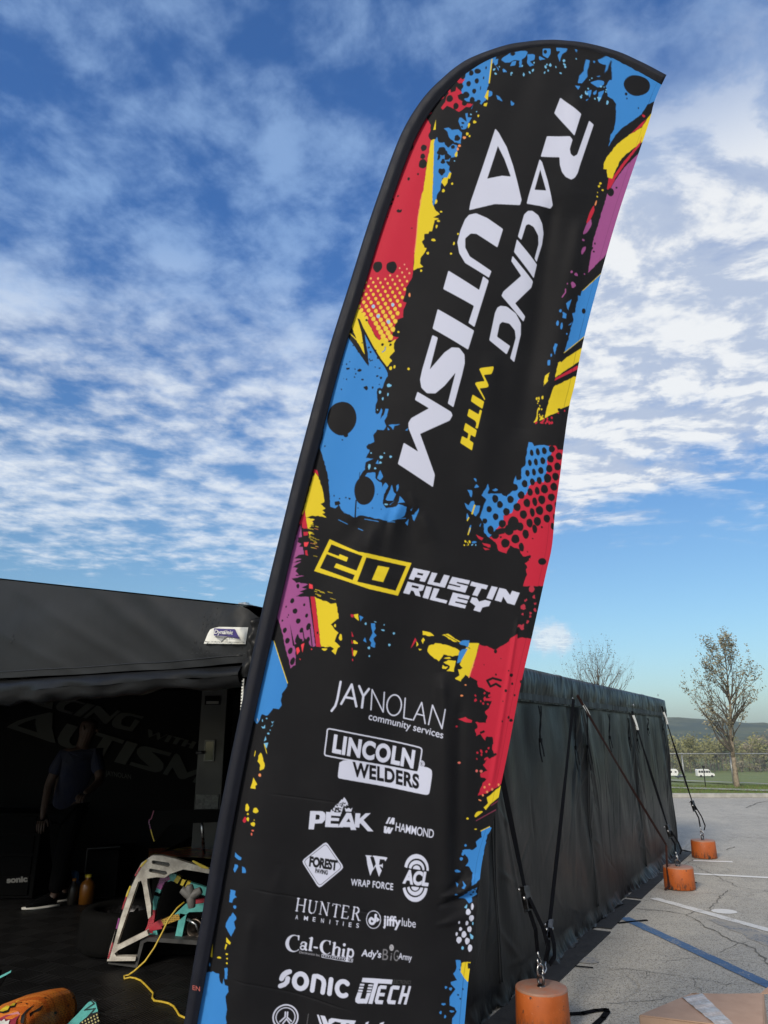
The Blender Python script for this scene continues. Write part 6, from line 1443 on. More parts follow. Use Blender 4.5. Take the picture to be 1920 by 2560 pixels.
# ---------------------------------------------------------------- things inside the tent
c6 = lambda x, y: (x * 700 / 1659, 1960 + y * 700 / 1659)
def py(p, Y): return on_y(*c6(*p), Y)
YV = Vector((0, 1, 0))
def slab(mb, pts, Y, depth, mi=0, holes=(), cr=c6):
    mb.extrude([pts] + list(holes), lambda x, y: on_y(*cr(x, y), Y), YV * depth, mi)
def bar(mb, P, w, Y, depth, mi=0, closed=False):
    """flat bar of width w (crop px) along a polyline, mitred, extruded"""
    P = [np.array(p, float) for p in P]; n = len(P); L = []; R = []
    for i in range(n):
        a = P[i] - P[i - 1] if i > 0 else P[1] - P[0]; b2 = P[i + 1] - P[i] if i < n - 1 else P[i] - P[i - 1]
        a /= np.linalg.norm(a); b2 /= np.linalg.norm(b2); m = a + b2; m /= np.linalg.norm(m); nn = np.array([-m[1], m[0]]); k = 1 / max(.5, abs(nn @ np.array([-a[1], a[0]])))
        ww = w[i] if hasattr(w, '__len__') else w
        L.append(tuple(P[i] + nn * ww / 2 * k)); R.append(tuple(P[i] - nn * ww / 2 * k))
    slab(mb, L + R[::-1], Y, depth, mi)
# colourful wrap used on the car
def wrap(name, cols, scale, dots=None, rough=.3):
    m = bpy.data.materials.new(name); m.use_nodes = True
    t = NT(m.node_tree); b = m.node_tree.nodes['Principled BSDF']; co = t.n('ShaderNodeTexCoord').outputs['Object']
    f = t.noise(t.mapping(co, (1, 1, 1.6)), scale, 3, .55, 1.2)
    c = cols[0]
    for i, cc in enumerate(cols[1:]):
        e = .38 + .26 * (i + 1) / len(cols); c = t.mix(t.ramp(f, e - .006, e + .006), c, cc)
    if dots:
        v = t.n('ShaderNodeTexVoronoi'); v.inputs['Scale'].default_value = dots[0]; v.inputs['Randomness'].default_value = dots[2] if len(dots) > 2 else .15; t.put(v.inputs['Vector'], co)
        c = t.mix(t.ramp(v.outputs['Distance'], dots[1] + .03, dots[1] - .03), c, (.02, .018, .018))
    t.put(b.inputs['Base Color'], c); b.inputs['Roughness'].default_value = rough; b.inputs['Coat Weight'].default_value = .3
    return m
CARY = 5.9
silver = bpy.data.materials.new('bare_fibreglass'); silver.use_nodes = True
t = NT(silver.node_tree); b = silver.node_tree.nodes['Principled BSDF']; co = t.n('ShaderNodeTexCoord').outputs['Object']
t.put(b.inputs['Base Color'], t.mix(t.ramp(t.noise(co, 9, 6, .65), .35, .68), (.36, .33, .29), (.68, .65, .58))); b.inputs['Roughness'].default_value = .45
M['teal'] = mat('teal_wrap', (.105, .42, .40), .35, .15, 20); M['dark_body'] = mat('black_bodywork', (.0012, .0012, .0013), .6, spec=.06)
M['yellow_wrap'] = mat('yellow_wrap', (.66, .50, .04), .4, .1, 20); M['red_wrap'] = wrap('red_dotted_wrap', [(.36, .03, .05), (.42, .04, .06)], 6, (75, .28)); M['purple_wrap'] = wrap('purple_dotted_wrap', [(.24, .05, .21), (.27, .06, .24)], 6, (62, .30)); M['check_wrap'] = wrap('yellow_dotted_wrap', [(.5, .38, .06), (.5, .30, .05)], 6, (80, .36))
car = thing('race_car', on_y(*c6(640, 1060), CARY).to_tuple()[:2] + (0,), 'race car rear in the tent with bare white bumper frame and comic wrap', 'car')
mb = MB()
slab(mb, [(634, 1050), (650, 975), (700, 810), (752, 640), (795, 545), (838, 468), (900, 424), (960, 424), (1050, 446), (1150, 478), (1310, 520), (1310, 545), (1180, 520), (1085, 506), (1010, 532), (975, 556), (930, 552), (872, 560), (872, 590), (895, 720), (893, 785), (878, 800), (868, 740), (846, 605), (836, 572), (818, 580), (762, 745), (700, 925), (694, 950), (710, 948), (870, 868), (880, 895), (700, 985), (678, 1005), (690, 1022), (806, 1024), (800, 1048)], CARY, .05, 0,
     [[(905, 452), (1000, 466), (1008, 480), (998, 492), (905, 474), (897, 462)], [(888, 500), (985, 518), (992, 532), (975, 540), (888, 522), (880, 512)]])
fr_ = mb.build('bumper_frame', silver, car, bevel=.006)
mb = MB(); EC = [(640, 1036), (668, 940), (690, 858), (706, 795), (724, 742), (748, 668), (772, 604), (800, 545), (832, 492), (868, 452)]
for k in range(len(EC) - 1): bar(mb, [EC[k], EC[k + 1]], 9, CARY - .004, .06, (0, 1, 2, 1, 0, 3, 1, 0, 3)[k])
mb.build('wrap_edge', [M['red_wrap'], M['dark_body'], M['purple_wrap'], M['yellow_wrap']], fr_)
mb = MB(); slab(mb, [(890, 445), (1015, 460), (1015, 495), (895, 480)], CARY + .03, .02); slab(mb, [(870, 495), (1000, 510), (1000, 545), (880, 528)], CARY + .03, .02); mb.build('vent_mesh', mat('vent_mesh', (.05, .05, .05), .5, .8, 160), fr_)
mb = MB(); YT = CARY + .10
bar(mb, [(985, 560), (1012, 548), (1040, 558)], 46, YT, .04, 0)
bar(mb, [(1040, 558), (1062, 573)], 42, YT - .001, .04, 1); bar(mb, [(1062, 573), (1088, 586)], 42, YT, .04, 6); bar(mb, [(1074, 580), (1122, 600)], 38, YT - .002, .04, 1); bar(mb, [(1092, 588), (1102, 593)], 40, YT - .004, .04, 6)
bar(mb, [(1122, 603), (1225, 640), (1300, 660)], [40, 50, 50], YT, .04, 0)
bar(mb, [(1000, 548), (962, 570), (940, 622)], [40, 34, 30], YT - .003, .04, 2); bar(mb, [(940, 622), (932, 650)], 30, YT, .04, 0); bar(mb, [(934, 644), (928, 664)], 32, YT - .002, .04, 6); bar(mb, [(928, 664), (906, 752)], 28, YT, .04, 0); bar(mb, [(908, 746), (890, 840), (880, 880)], [30, 34, 50], YT - .002, .04, 3)
bar(mb, [(880, 862), (960, 820)], 40, YT - .003, .04, 3); bar(mb, [(960, 822), (1062, 785)], 36, YT - .002, .04, 4); bar(mb, [(1050, 788), (1110, 735), (1300, 725)], [44, 50, 56], YT, .04, 0); bar(mb, [(1120, 706), (1220, 690)], 22, YT - .004, .04, 3)
bar(mb, [(1085, 770), (1056, 912)], 40, YT, .04, 0); bar(mb, [(866, 886), (930, 874)], 52, YT, .04, 0); bar(mb, [(866, 905), (980, 912), (1076, 915)], [14, 10, 14], YT - .002, .04, 0); bar(mb, [(870, 872), (960, 852)], 10, YT - .006, .04, 3)
mb.build('inner_brace', [M['teal'], M['yellow_wrap'], M['purple_wrap'], M['red_wrap'], M['check_wrap'], M['teal'], M['dark_body']], car, bevel=.004)
# black undertray and dark rear volume
mb = MB(); bar(mb, [(640, 1062), (806, 1082), (842, 935), (870, 920), (1160, 940), (1300, 945)], [8, 14, 22, 24, 26, 26], CARY + .02, .5, 0); mb.build('undertray', mat('tray', (.035, .035, .036), .6, .3, 10), car)
mb = MB(); slab(mb, [(910, 430), (1310, 470), (1310, 1100), (840, 1090), (870, 900), (900, 620)], CARY + .35, 1.2); mb.build('rear_bulkhead', M['dark_body'], car)
def deck(a, b_):
    x = 880 + a * 430; y = 435 + a * 60 - b_ * (52 + 30 * a) ; 
    return on_y(*c6(x, y), CARY + .05 + b_ * .9) + Vector((0, 0, .05 * math.sin(math.pi * a * .5)))
mb = MB(); mb.grid(deck, 30, 14); mb.build('rear_deck', wrap('orange_splatter_wrap', [(.012, .011, .011), (.55, .11, .03), (.015, .013, .012), (.62, .47, .05)], 5, (30, .2, .8)), car)
mb = MB(); bar(mb, [(1140, 455), (1200, 490), (1235, 500)], [10, 20, 8], CARY - .012, .01); mb.build('yellow_strap', M['yellow_wrap'], car)
# rear wing
mb = MB(); slab(mb, [(905, 157), (1310, 150), (1310, 225), (1010, 238), (960, 300), (912, 340), (882, 225)], CARY + .25, .02); ep = mb.build('wing_endplate', M['dark_body'], car)
mb = MB(); bar(mb, [(910, 158), (896, 205), (884, 215)], 5, CARY + .245, .025, 0); bar(mb, [(884, 212), (882, 228), (892, 270)], 5, CARY + .245, .025, 1); bar(mb, [(892, 268), (902, 305), (913, 340)], 5, CARY + .245, .025, 2); mb.build('edge_trim', [mat('pink_edge', (.30, .06, .13), .5), M['purple_wrap'], M['yellow_wrap']], ep)
mb = MB(); mb.tube([py((1005, 212), CARY + .3), py((1080, 205), CARY + .3), py((1310, 195), CARY + .3)], [.02, .05, .05], 16, flat=.5, ref=(0, 0, 1)); mb.build('wing_blade', mat('wing_gloss', (.010, .010, .011), .18), car)
mb = MB(); mb.tube([py((1195, 225), CARY + .35), py((1200, 300), CARY + .38), py((1210, 420), CARY + .4)], .012, 8); mb.build('wing_post', M['steel'], car)
mb = MB(); mb.lathe(py((1150, 858), CARY + .12), [(.055, .5), (.055, .03), (.068, .028), (.068, 0), (.050, 0), (.048, .3), (0, .3)], 28, 0, (.25, 1, 0)); mb.build('exhaust_pipe', mat('burnt_steel', (.12, .10, .085), .38, .4, 20, metal=1), car)
mb = MB(); mb.tube([py((1110, 800), CARY + .1), py((1160, 830), CARY + .08), py((1190, 900), CARY + .1)], .012, 8); mb.build('clamp', M['steel'], car)
# slick tyre lying on its side
p = on_z(299, 2378, 0); p.z = 0
tyre = thing('slick_tyre', p, 'worn black slick tyre lying flat on the tiles behind the bumper frame', 'tyre')
M['tyre'] = mat('tyre_rubber', (.0022, .0021, .002), .85, .35, 14, .35, 50, spec=.12)
mb = MB(); mb.lathe((p.x, p.y, .016), [(.20, .02), (.22, .0), (.27, 0), (.305, .025), (.312, .06), (.312, .24), (.303, .275), (.27, .298), (.225, .296), (.20, .28), (.20, .02)], 64); mb.build('carcass', M['tyre'], tyre)
mb = MB(); mb.lathe((p.x, p.y, .016), [(.205, .265), (.19, .262), (.175, .20), (.16, .16), (.05, .15), (.04, .18), (0, .18)], 40)
for k in range(10):
    a = k * .628; mb.tube([(p.x + .05 * math.cos(a), p.y + .05 * math.sin(a), .19), (p.x + .185 * math.cos(a), p.y + .185 * math.sin(a), .255)], .012, 6)
mb.build('wheel_rim', M['dark_steel'], tyre)
# yellow extension lead with a three way plug
q = [((1092, 700), 5.82), ((1050, 735), 5.80), ((1000, 800), 5.78), ((962, 880), 5.76), ((915, 970), 5.74), ((860, 1050), 5.72), ((800, 1105), 5.72), ((762, 1132), 5.72)]
lead = thing('extension_lead', on_z(*c6(735, 1150), 0), 'yellow extension lead with grey three way plug, looping down to the floor', 'cable')
pts = [py(a, Y) for a, Y in q]
fl = [on_z(*c6(*a), .02) for a in [(735, 1138), (738, 1154), (770, 1146), (800, 1150), (835, 1165), (862, 1190), (885, 1215), (908, 1240), (903, 1268), (915, 1284), (960, 1290), (1000, 1300), (1030, 1318), (1048, 1345), (1062, 1370), (1090, 1383), (1130, 1400)]]
mb = MB(); mb.tube(pts + fl, .0062, 8); mb.build('cord', mat('yellow_cord', (.52, .36, .03), .5, .2, 40), lead)
mb = MB(); c = py((1130, 665), 5.80)
for a in (2.5, .55, 1.75, -1.4): 
    e = c + Vector((math.cos(a) * .085, 0, math.sin(a) * .075)); mb.tube([c, c.lerp(e, .6), e], [.032, .030, .024], 10)
mb.build('three_way_plug', mat('grey_plastic', (.16, .155, .15), .55, .2, 20), lead, bevel=.003)
# orange nose panel and teal winglet in the foreground
NP = thing('nose_panel', on_y(*c6(200, 1500), 4.6).to_tuple()[:2] + (0,), 'orange car nose panel with black dots and a yellow bolt', 'car panel')
onm = bpy.data.materials.new('orange_wrap'); onm.use_nodes = True
t = NT(onm.node_tree); b = onm.node_tree.nodes['Principled BSDF']; co = t.n('ShaderNodeTexCoord').outputs['Object']
uv = t.n('ShaderNodeUVMap').outputs[0]
sx = t.n('ShaderNodeSeparateXYZ'); t.put(sx.inputs[0], uv)
st = t.noise(t.mapping(uv, (.5, 5, 1), (0, 0, .12)), 2.4, 1, .4)
c = t.mix(t.ramp(st, .44, .455), (.52, .115, .018), (.70, .215, .035)); c = t.mix(t.ramp(st, .56, .57), c, (.62, .16, .025))
v = t.n('ShaderNodeTexVoronoi'); v.inputs['Scale'].default_value = 1; v.inputs['Randomness'].default_value = .12; t.put(v.inputs['Vector'], t.mapping(uv, (34, 17, 1), (0, 0, .5)))
rad = t.math('ADD', .10, t.math('MULTIPLY', sx.outputs[0], .16))
c = t.mix(t.math('LESS_THAN', v.outputs['Distance'], rad), c, (.16, .035, .008))
t.put(b.inputs['Base Color'], c); b.inputs['Roughness'].default_value = .42
RIM = [(60, 1296), (200, 1240), (300, 1216), (380, 1205), (412, 1214), (436, 1238), (452, 1280), (457, 1310), (455, 1345), (446, 1395), (430, 1440), (400, 1520)]
def nose(a, b_):
    # loft between the far upper outline and a nearer, lower one
    k = a * (len(RIM) - 1); i = min(int(k), len(RIM) - 2); f = k - i
    x = RIM[i][0] * (1 - f) + RIM[i + 1][0] * f; y = RIM[i][1] * (1 - f) + RIM[i + 1][1] * f
    far = on_y(*c6(x, y), 4.85)
    cx_, cy_ = 120 - 160 * (1 - a), 1500
    near = on_y(*c6(x + (cx_ - x) * .85 - 60, y + (cy_ - y) * .9), 4.35)
    bul = math.sin(math.pi * min(1, b_ * 1.0)) * .055
    return far.lerp(near, b_) + Vector((0.02, -.45, .9)) * bul
mb = MB(); mb.grid(nose, 44, 24); nb = mb.build('shell', onm, NP)
ul = nb.data.uv_layers.new(name='UVMap')
for lp in nb.data.loops: ul.data[lp.index].uv = ((lp.vertex_index % 45) / 44, (lp.vertex_index // 45) / 24)
sm_ = nb.modifiers.new('thick', 'SOLIDIFY'); sm_.thickness = .008
def nose_decal(name, polys, mats):
    mb = MB()
    for pts, mi, lift in polys:
        tri = tessellate_polygon([[Vector((x, y, 0)) for x, y in pts]]); V = []
        for x, y in pts:
            V.append((x, y))
        mb.add([nose_hit(x, y) + Vector((0, -.004 - lift, .004 + lift)) for x, y in V], [tuple(t_) for t_ in tri], mi)
    return mb.build(name, mats, NP, fixn=False)
_ng = [(nose(i / 44, j / 24)) for j in range(25) for i in range(45)]
def _proj(p):
    d = Vector(p) - Vector((0, 0, CAMZ)); zc = d.y * CP + d.z * SP; yc = -d.y * SP + d.z * CP
    return ((CX + FPX * d.x / zc) * 1659 / 700, (CY - FPX * yc / zc - 1960) * 1659 / 700, zc)
_np = np.array([_proj(p) for p in _ng])
def nose_hit(x, y):
    d = np.hypot(_np[:, 0] - x, _np[:, 1] - y); k = np.argsort(d)[:6]; zc = np.average(_np[k, 2], weights=1 / (d[k] + 3))
    u, v = c6(x, y); r = ray(u, v); return Vector((0, 0, CAMZ)) + r * zc
for _dn, _pl in zip(('bolt_decal', 'bolt_decal', 'streak_decal', 'streak_decal', 'eye_decal', 'star_decal', 'dot_decal', 'dot_decal', 'dot_decal', 'dot_decal', 'dot_decal', 'dot_decal'), [([(8, 1340), (40, 1312), (60, 1318), (85, 1290), (134, 1280), (128, 1298), (100, 1302), (90, 1325), (60, 1330), (50, 1352), (20, 1362), (-10, 1356)], 1, 0), ([(12, 1338), (42, 1318), (60, 1324), (88, 1296), (124, 1286), (96, 1298), (88, 1318), (60, 1322), (48, 1344), (20, 1354), (-2, 1352)], 0, .003),
    ([(120, 1422), (128, 1375), (160, 1340), (210, 1305), (150, 1365), (140, 1422)], 1, 0), ([(175, 1362), (215, 1340), (262, 1310), (240, 1345), (205, 1358), (180, 1385)], 1, 0),
    ([(-20, 1400), (40, 1372), (110, 1352), (122, 1370), (100, 1400), (90, 1440), (-20, 1440)], 2, .001), ([(-20, 1440), (-10, 1405), (12, 1412), (28, 1398), (36, 1414), (60, 1404), (50, 1440)], 3, .004), ([(150, 1300), (165, 1302), (160, 1310)], 1, 0), ([(255, 1270), (280, 1266), (272, 1274)], 1, 0), ([(322, 1352), (338, 1352), (338, 1368), (322, 1368)], 1, 0), ([(188, 1398), (206, 1396), (208, 1416), (190, 1418)], 1, 0), ([(402, 1310), (415, 1312), (412, 1325), (400, 1322)], 1, 0), ([(432, 1264), (442, 1266), (440, 1276), (430, 1274)], 1, 0)]): nose_decal(_dn, [_pl],
    [M['yellow_wrap'], M['dark_plastic'], mat('pink_red_wrap', (.30, .035, .06), .4), M['white_tag']])
WG = thing('winglet', on_y(*c6(480, 1480), 4.75).to_tuple()[:2] + (0,), 'teal and black pointed winglet standing beside the orange nose panel', 'car panel')
mb = MB(); slab(mb, [(380, 1440), (450, 1372), (520, 1296), (548, 1284), (566, 1292), (580, 1345), (560, 1440)], 4.72, .012, 0); mb.build('blade', M['teal'], WG, bevel=.002)
mb = MB(); slab(mb, [(466, 1425), (540, 1362), (582, 1348), (588, 1440), (450, 1440)], 4.714, .005, 1); bar(mb, [(540, 1286), (556, 1300), (498, 1340), (560, 1330), (520, 1378), (470, 1420)], 5, 4.714, .005, 0); bar(mb, [(545, 1276), (566, 1290)], 10, 4.712, .005, 0)
for i in range(6):
    for j in range(3):
        x, y = 488 + i * 17 + j * 5, 1412 - i * 9 + j * 18
        slab(mb, [(x + 5 * math.cos(a * .785), y + 5 * math.sin(a * .785)) for a in range(8)], 4.708, .004, 2)
mb.build('wrap_pattern', [M['dark_plastic'], mat('black_wrap', (.012, .012, .013), .4), mat('cream_ink', (.5, .45, .2), .5)], WG, fixn=False)
mb = MB(); slab(mb, [(-20, 1148), (40, 1118), (66, 1104), (64, 1116), (30, 1136), (-20, 1160)], 5.0, .012, 0); slab(mb, [(-20, 1160), (30, 1136), (30, 1150), (-10, 1215), (-20, 1240)], 5.002, .012, 1)
tl = mb.build('trim_blade', [M['teal'], M['dark_body']]); tag(tl, 'small teal and black trim blade at the left above the orange nose panel', 'car panel')
mb = MB(); mb.box(on_y(*c6(-30, 1200), 5.02).to_tuple()[:2] + (.12,), (.03, .06, .24)); mb.build('trim_foot', M['dark_body'], tl)

# ---- banner at the back of the tent --------------------------------------------
BY = 9.1
ban = thing('hung_banner', (-2.6, BY, 0), 'black banner at the back of the tent with faint grey lettering', 'banner')
mb = MB(); mb.box((-2.65, BY + .05, 1.10), (4.2, .02, 2.0)); mb.build('sheet', mat('banner_black', (.0035, .0035, .004), .8, spec=.15), ban)
mb = MB()
def flag_to_ban(px, py_):
    z = complex(px - 1350, py_ - 440) * (complex(245, 53) / complex(-88, 415)); return (85 + z.real, 1752 + z.imag)
for k in LET:
    cr, o, h = let(k)
    loops = [[flag_to_ban(*cr.p(*p)) for p in l] for l in [o] + h]
    mb.extrude(loops, lambda x, y: on_y(x, y, BY), YV * .008)
tr_ = text_tris('JAYNOLAN', .02)
for tri in tr_: mb.add([on_y(265 + p[0] * 12.5, 1938 + p[0] * 2 - p[1] * 17, BY) for p in tri], [(0, 1, 2)])
mb.build('lettering', mat('grey_print', (.048, .051, .048), .7, spec=.2), ban, fixn=False)

# ---- grey cabinet door --------------------------------------------------------
DY = 6.7
door = thing('equipment_locker', on_y(520, 2100, DY).to_tuple()[:2] + (0,), 'tall narrow grey locker with a small window and a notice, behind the rear wing', 'locker')
pl, pr = on_y(490, 2020, DY), on_y(557, 2020, DY); zt = on_y(530, 1722, DY).z; cxd = (pl.x + pr.x) / 2 - .02; wd = pr.x - pl.x
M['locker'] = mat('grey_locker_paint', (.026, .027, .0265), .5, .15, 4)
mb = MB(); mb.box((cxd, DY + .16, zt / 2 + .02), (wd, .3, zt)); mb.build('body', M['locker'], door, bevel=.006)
def dbox(mb, u0, v0, u1, v1, d, th, mi=0):
    a, c_ = on_y(u0, v0, DY - d), on_y(u1, v1, DY - d); mb.box(((a.x + c_.x) / 2, DY - d + .0, (a.z + c_.z) / 2), (abs(a.x - c_.x), th, abs(a.z - c_.z)), mi)
mb = MB(); dbox(mb, 513, 1850, 535, 1903, 0.0, .03, 0); dbox(mb, 516, 1854, 532, 1900, .004, .03, 1); mb.build('window', [mat('pale_frame', (.16, .165, .15), .5), mat('green_glass', (.04, .05, .042), .08)], door)
mb = MB(); dbox(mb, 514, 1740, 550, 1762, 0.0, .03, 0); dbox(mb, 517, 1753, 547, 1760, .006, .03, 1); mb.build('document_slot', [M['dark_body'], mat('grey_paper', (.17, .17, .16), .7)], door)
mb = MB(); a = on_y(490, 1882, DY - .05); mb.tube([a, on_y(511, 1881, DY - .05)], .012, 10); mb.tube([on_y(507, 1881, DY - .05), on_y(507, 1881, DY + .01)], .010, 8); mb.build('handle', M['dark_steel'], door)
mb = MB(); dbox(mb, 491, 1986, 545, 2022, 0.0, .02, 0); mb.build('notice', mat('notice', (.12, .125, .12), .7, .4, 40), door)
# ---- black tool cabinet with lettering ------------------------------------------
TY = 8.15
tcab = thing('tool_cabinet', on_y(20, 2270, TY).to_tuple()[:2] + (0,), 'low black tool cabinet at the left edge with small pale lettering', 'cabinet')
mb = MB(); x1_ = on_y(84, 2200, TY).x; mb.box((x1_ - .75, TY + .3, .42), (1.5, .55, .80)); mb.build('body', M['dark_body'], tcab, bevel=.01)
mb = MB()
for k in range(4): mb.box((x1_ - .75, TY + .018, .14 + k * .19), (1.4, .02, .17))
mb.build('drawers', mat('drawer_black', (.0016, .0016, .0018), .7, spec=.05), tcab, bevel=.004)
mb = MB()
for tri in text_tris('sonic', .05):
    mb.add([on_y(17 + p[0] * 24.5, 2207 - p[0] * 1.6 - p[1] * 20 + 0, TY - .004) for p in tri], [(0, 1, 2)])
mb.build('lettering', mat('pale_print', (.17, .165, .155), .6), tcab, fixn=False)
# ---- case, bottles, cloth --------------------------------------------------------
p = on_z(250, 2250, 0); CYq = 8.3
case = thing('flight_case', on_y(250, 2216, CYq).to_tuple()[:2] + (0,), 'black flight case with grey metal edges near the back of the tent', 'case')
a, c_ = on_y(219, 2122, CYq), on_y(288, 2230, CYq)
mb = MB(); mb.box(((a.x + c_.x) / 2, CYq + .25, a.z / 2), (abs(a.x - c_.x), .5, a.z - .03)); mb.build('body', M['dark_body'], case)
mb = MB(); mb.tube([(a.x, CYq, .02), (a.x, CYq, a.z), (c_.x, CYq, a.z + .02)], .009, 6); mb.build('edge_trim', mat('edge_grey', (.05, .05, .05), .4), case)
def bottle(name, u, v0, v1, Y, r, m, lab, capm):
    b0 = on_y(u, v1, Y); b1 = on_y(u, v0, Y); h = b1.z - .016
    o = thing(name, (b0.x, Y, 0), lab, 'bottle', 'bottles standing on the tent floor')
    mb = MB(); mb.lathe((b0.x, Y, .016), [(0, 0), (r, 0), (r, h * .62), (r * .8, h * .74), (r * .38, h * .84), (r * .38, h * .92)], 24); mb.build('flask', m, o)
    mb = MB(); mb.lathe((b0.x, Y, .016), [(r * .44, h * .91), (r * .44, h), (0, h)], 16); mb.build('cap', capm, o)
bottle('oil_bottle', 217, 2186, 2232, 8.0, .07, mat('amber_plastic', (.16, .06, .008), .3), 'amber bottle standing on the dark floor beside a smaller one', M['yellow_wrap'])
bottle('oil_bottle', 183, 2196, 2226, 7.95, .045, mat('black_plastic_bottle', (.02, .018, .016), .4), 'small dark bottle with an orange cap left of the amber one', mat('orange_cap', (.40, .14, .02), .5))
mb = MB(); a = on_y(168, 2166, 8.2); b0 = on_y(163, 2238, 8.2)
mb.grid(lambda s, q_: Vector((b0.x - .06 + s * .2 + .02 * math.sin(q_ * 6), 8.2 + .06 * math.sin(s * 7 + q_ * 3), .02 + (a.z - .02) * q_ * (1 - .25 * s))), 10, 12)
cloth = mb.build('blue_cloth', mat('blue_cloth', (.012, .06, .14), .8, .2, 20)); tag(cloth, 'blue cloth hanging in the shade left of the bottles', 'cloth'); sm2 = cloth.modifiers.new('thick', 'SOLIDIFY'); sm2.thickness = .006

# ---- person ---------------------------------------------------------------------
def skin(name, joints, edges, mats, parent, lvl=2):
    me = bpy.data.meshes.new(name); me.from_pydata([j[:3] for j in joints], edges, []); o = bpy.data.objects.new(name, me); col.objects.link(o)
    o.modifiers.new('skin', 'SKIN'); sv = me.skin_vertices[0].data
    for i, j in enumerate(joints): sv[i].radius = (j[3], j[4] if len(j) > 4 else j[3]); sv[i].use_root = (i == 0)
    s = o.modifiers.new('sub', 'SUBSURF'); s.levels = s.render_levels = lvl
    me.materials.append(mats)
    o.parent = parent; o.matrix_parent_inverse = parent.matrix_world.inverted()
    return o
pp = on_z(118, 2275, 0)
per = thing('person', (pp.x, pp.y, 0), 'person in blue shirt, dark trousers and white soled shoes inside the tent', 'person')
X, Y0 = pp.x, pp.y
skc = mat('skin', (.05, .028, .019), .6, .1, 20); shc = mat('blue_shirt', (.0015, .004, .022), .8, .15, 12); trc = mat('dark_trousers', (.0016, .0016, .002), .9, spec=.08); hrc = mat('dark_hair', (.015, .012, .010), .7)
hip = (X + .05, Y0 + .05, .92)
J = [hip + (.13, .11), (X + .08, Y0, 1.12, .13, .10), (X + .13, Y0 - .03, 1.33, .16, .11), (X + .17, Y0 - .05, 1.46, .07, .06), (X + .21, Y0 - .08, 1.55, .055, .06), (X + .24, Y0 - .11, 1.64, .085, .10), (X + .25, Y0 - .12, 1.74, .07, .08),
     (X + .01, Y0 - .10, 1.40, .055), (X - .06, Y0 - .16, 1.13, .045), (X - .02, Y0 - .30, .90, .034), (X - .01, Y0 - .34, .83, .030, .016),
     (X + .30, Y0 + .03, 1.39, .055), (X + .42, Y0 - .12, 1.16, .045), (X + .40, Y0 - .34, 1.08, .034), (X + .39, Y0 - .41, 1.06, .030, .016),
     (X + .14, Y0 + .04, .86, .085), (X + .10, Y0 - .02, .48, .060), (X + .03, Y0 + .06, .10, .042), (X - .06, Y0, .05, .040, .03),
     (X - .02, Y0 + .08, .86, .085), (X + .0, Y0 + .14, .48, .060), (X + .04, Y0 + .30, .10, .042), (X - .05, Y0 + .24, .05, .040, .03)]
E_ = [(0, 1), (1, 2), (2, 3), (3, 4), (4, 5), (5, 6), (2, 7), (7, 8), (8, 9), (9, 10), (2, 11), (11, 12), (12, 13), (13, 14), (0, 15), (15, 16), (16, 17), (17, 18), (0, 19), (19, 20), (20, 21), (21, 22)]
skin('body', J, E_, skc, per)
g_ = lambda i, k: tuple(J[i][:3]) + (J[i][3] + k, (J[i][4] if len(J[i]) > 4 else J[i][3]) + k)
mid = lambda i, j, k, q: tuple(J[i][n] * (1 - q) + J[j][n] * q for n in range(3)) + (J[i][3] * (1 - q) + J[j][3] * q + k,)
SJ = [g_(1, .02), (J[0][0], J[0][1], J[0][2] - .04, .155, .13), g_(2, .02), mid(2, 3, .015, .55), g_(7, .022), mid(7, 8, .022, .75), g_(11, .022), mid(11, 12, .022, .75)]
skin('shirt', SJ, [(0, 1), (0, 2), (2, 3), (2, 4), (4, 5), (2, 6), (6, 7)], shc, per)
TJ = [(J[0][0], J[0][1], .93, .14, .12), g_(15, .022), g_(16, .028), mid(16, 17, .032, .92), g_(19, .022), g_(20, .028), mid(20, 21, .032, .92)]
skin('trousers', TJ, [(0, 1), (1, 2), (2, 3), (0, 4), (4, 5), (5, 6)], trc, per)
skin('hair', [(X + .25, Y0 - .085, 1.74, .092, .10), (X + .235, Y0 - .05, 1.66, .07, .07)], [(0, 1)], hrc, per)
hd = Vector((X + .24, Y0 - .11, 1.655))
mb = MB(); mb.tube([hd + Vector((.09, -.02, -.02)), hd + Vector((.115, -.022, -.03))], [.014, .018], 8); mb.build('nose', skc, per)
for o in (-.032, .036): mb = MB(); mb.lathe(hd + Vector((.078, o - .01, .0)), [(0, .012), (.010, .006), (.012, 0)], 10, 0, (1, 0, 0)); mb.build('eye', trc, per)
for o in (-.1, .1): mb = MB(); mb.tube([hd + Vector((0, o, -.02)), hd + Vector((-.01, o * 1.1, .02))], [.014, .016], 8); mb.build('ear', skc, per)
for hx, sgn in ((10, -1), (14, 1)):
    w_ = Vector(J[hx][:3]); d_ = (w_ - Vector(J[hx - 1][:3])).normalized(); s_ = d_.cross(Vector((0, 0, 1))).normalized(); n_ = d_.cross(s_)
    mb = MB()
    for k, (off, L) in enumerate(((-.030, .065), (-.010, .080), (.011, .074), (.030, .058))):
        b0 = w_ + s_ * off + d_ * .035; mb.tube([b0 - d_ * .02, b0 + d_ * L * .45 + n_ * .004, b0 + d_ * L * .8 + n_ * .022, b0 + d_ * L + n_ * .04], [.010, .009, .008, .006], 8)
    b0 = w_ + s_ * (.034 * sgn); mb.tube([b0, b0 + s_ * (.022 * sgn) + d_ * .03 + n_ * .012, b0 + s_ * (.026 * sgn) + d_ * .055 + n_ * .028], [.012, .010, .007], 8); mb.build('fingers', skc, per)
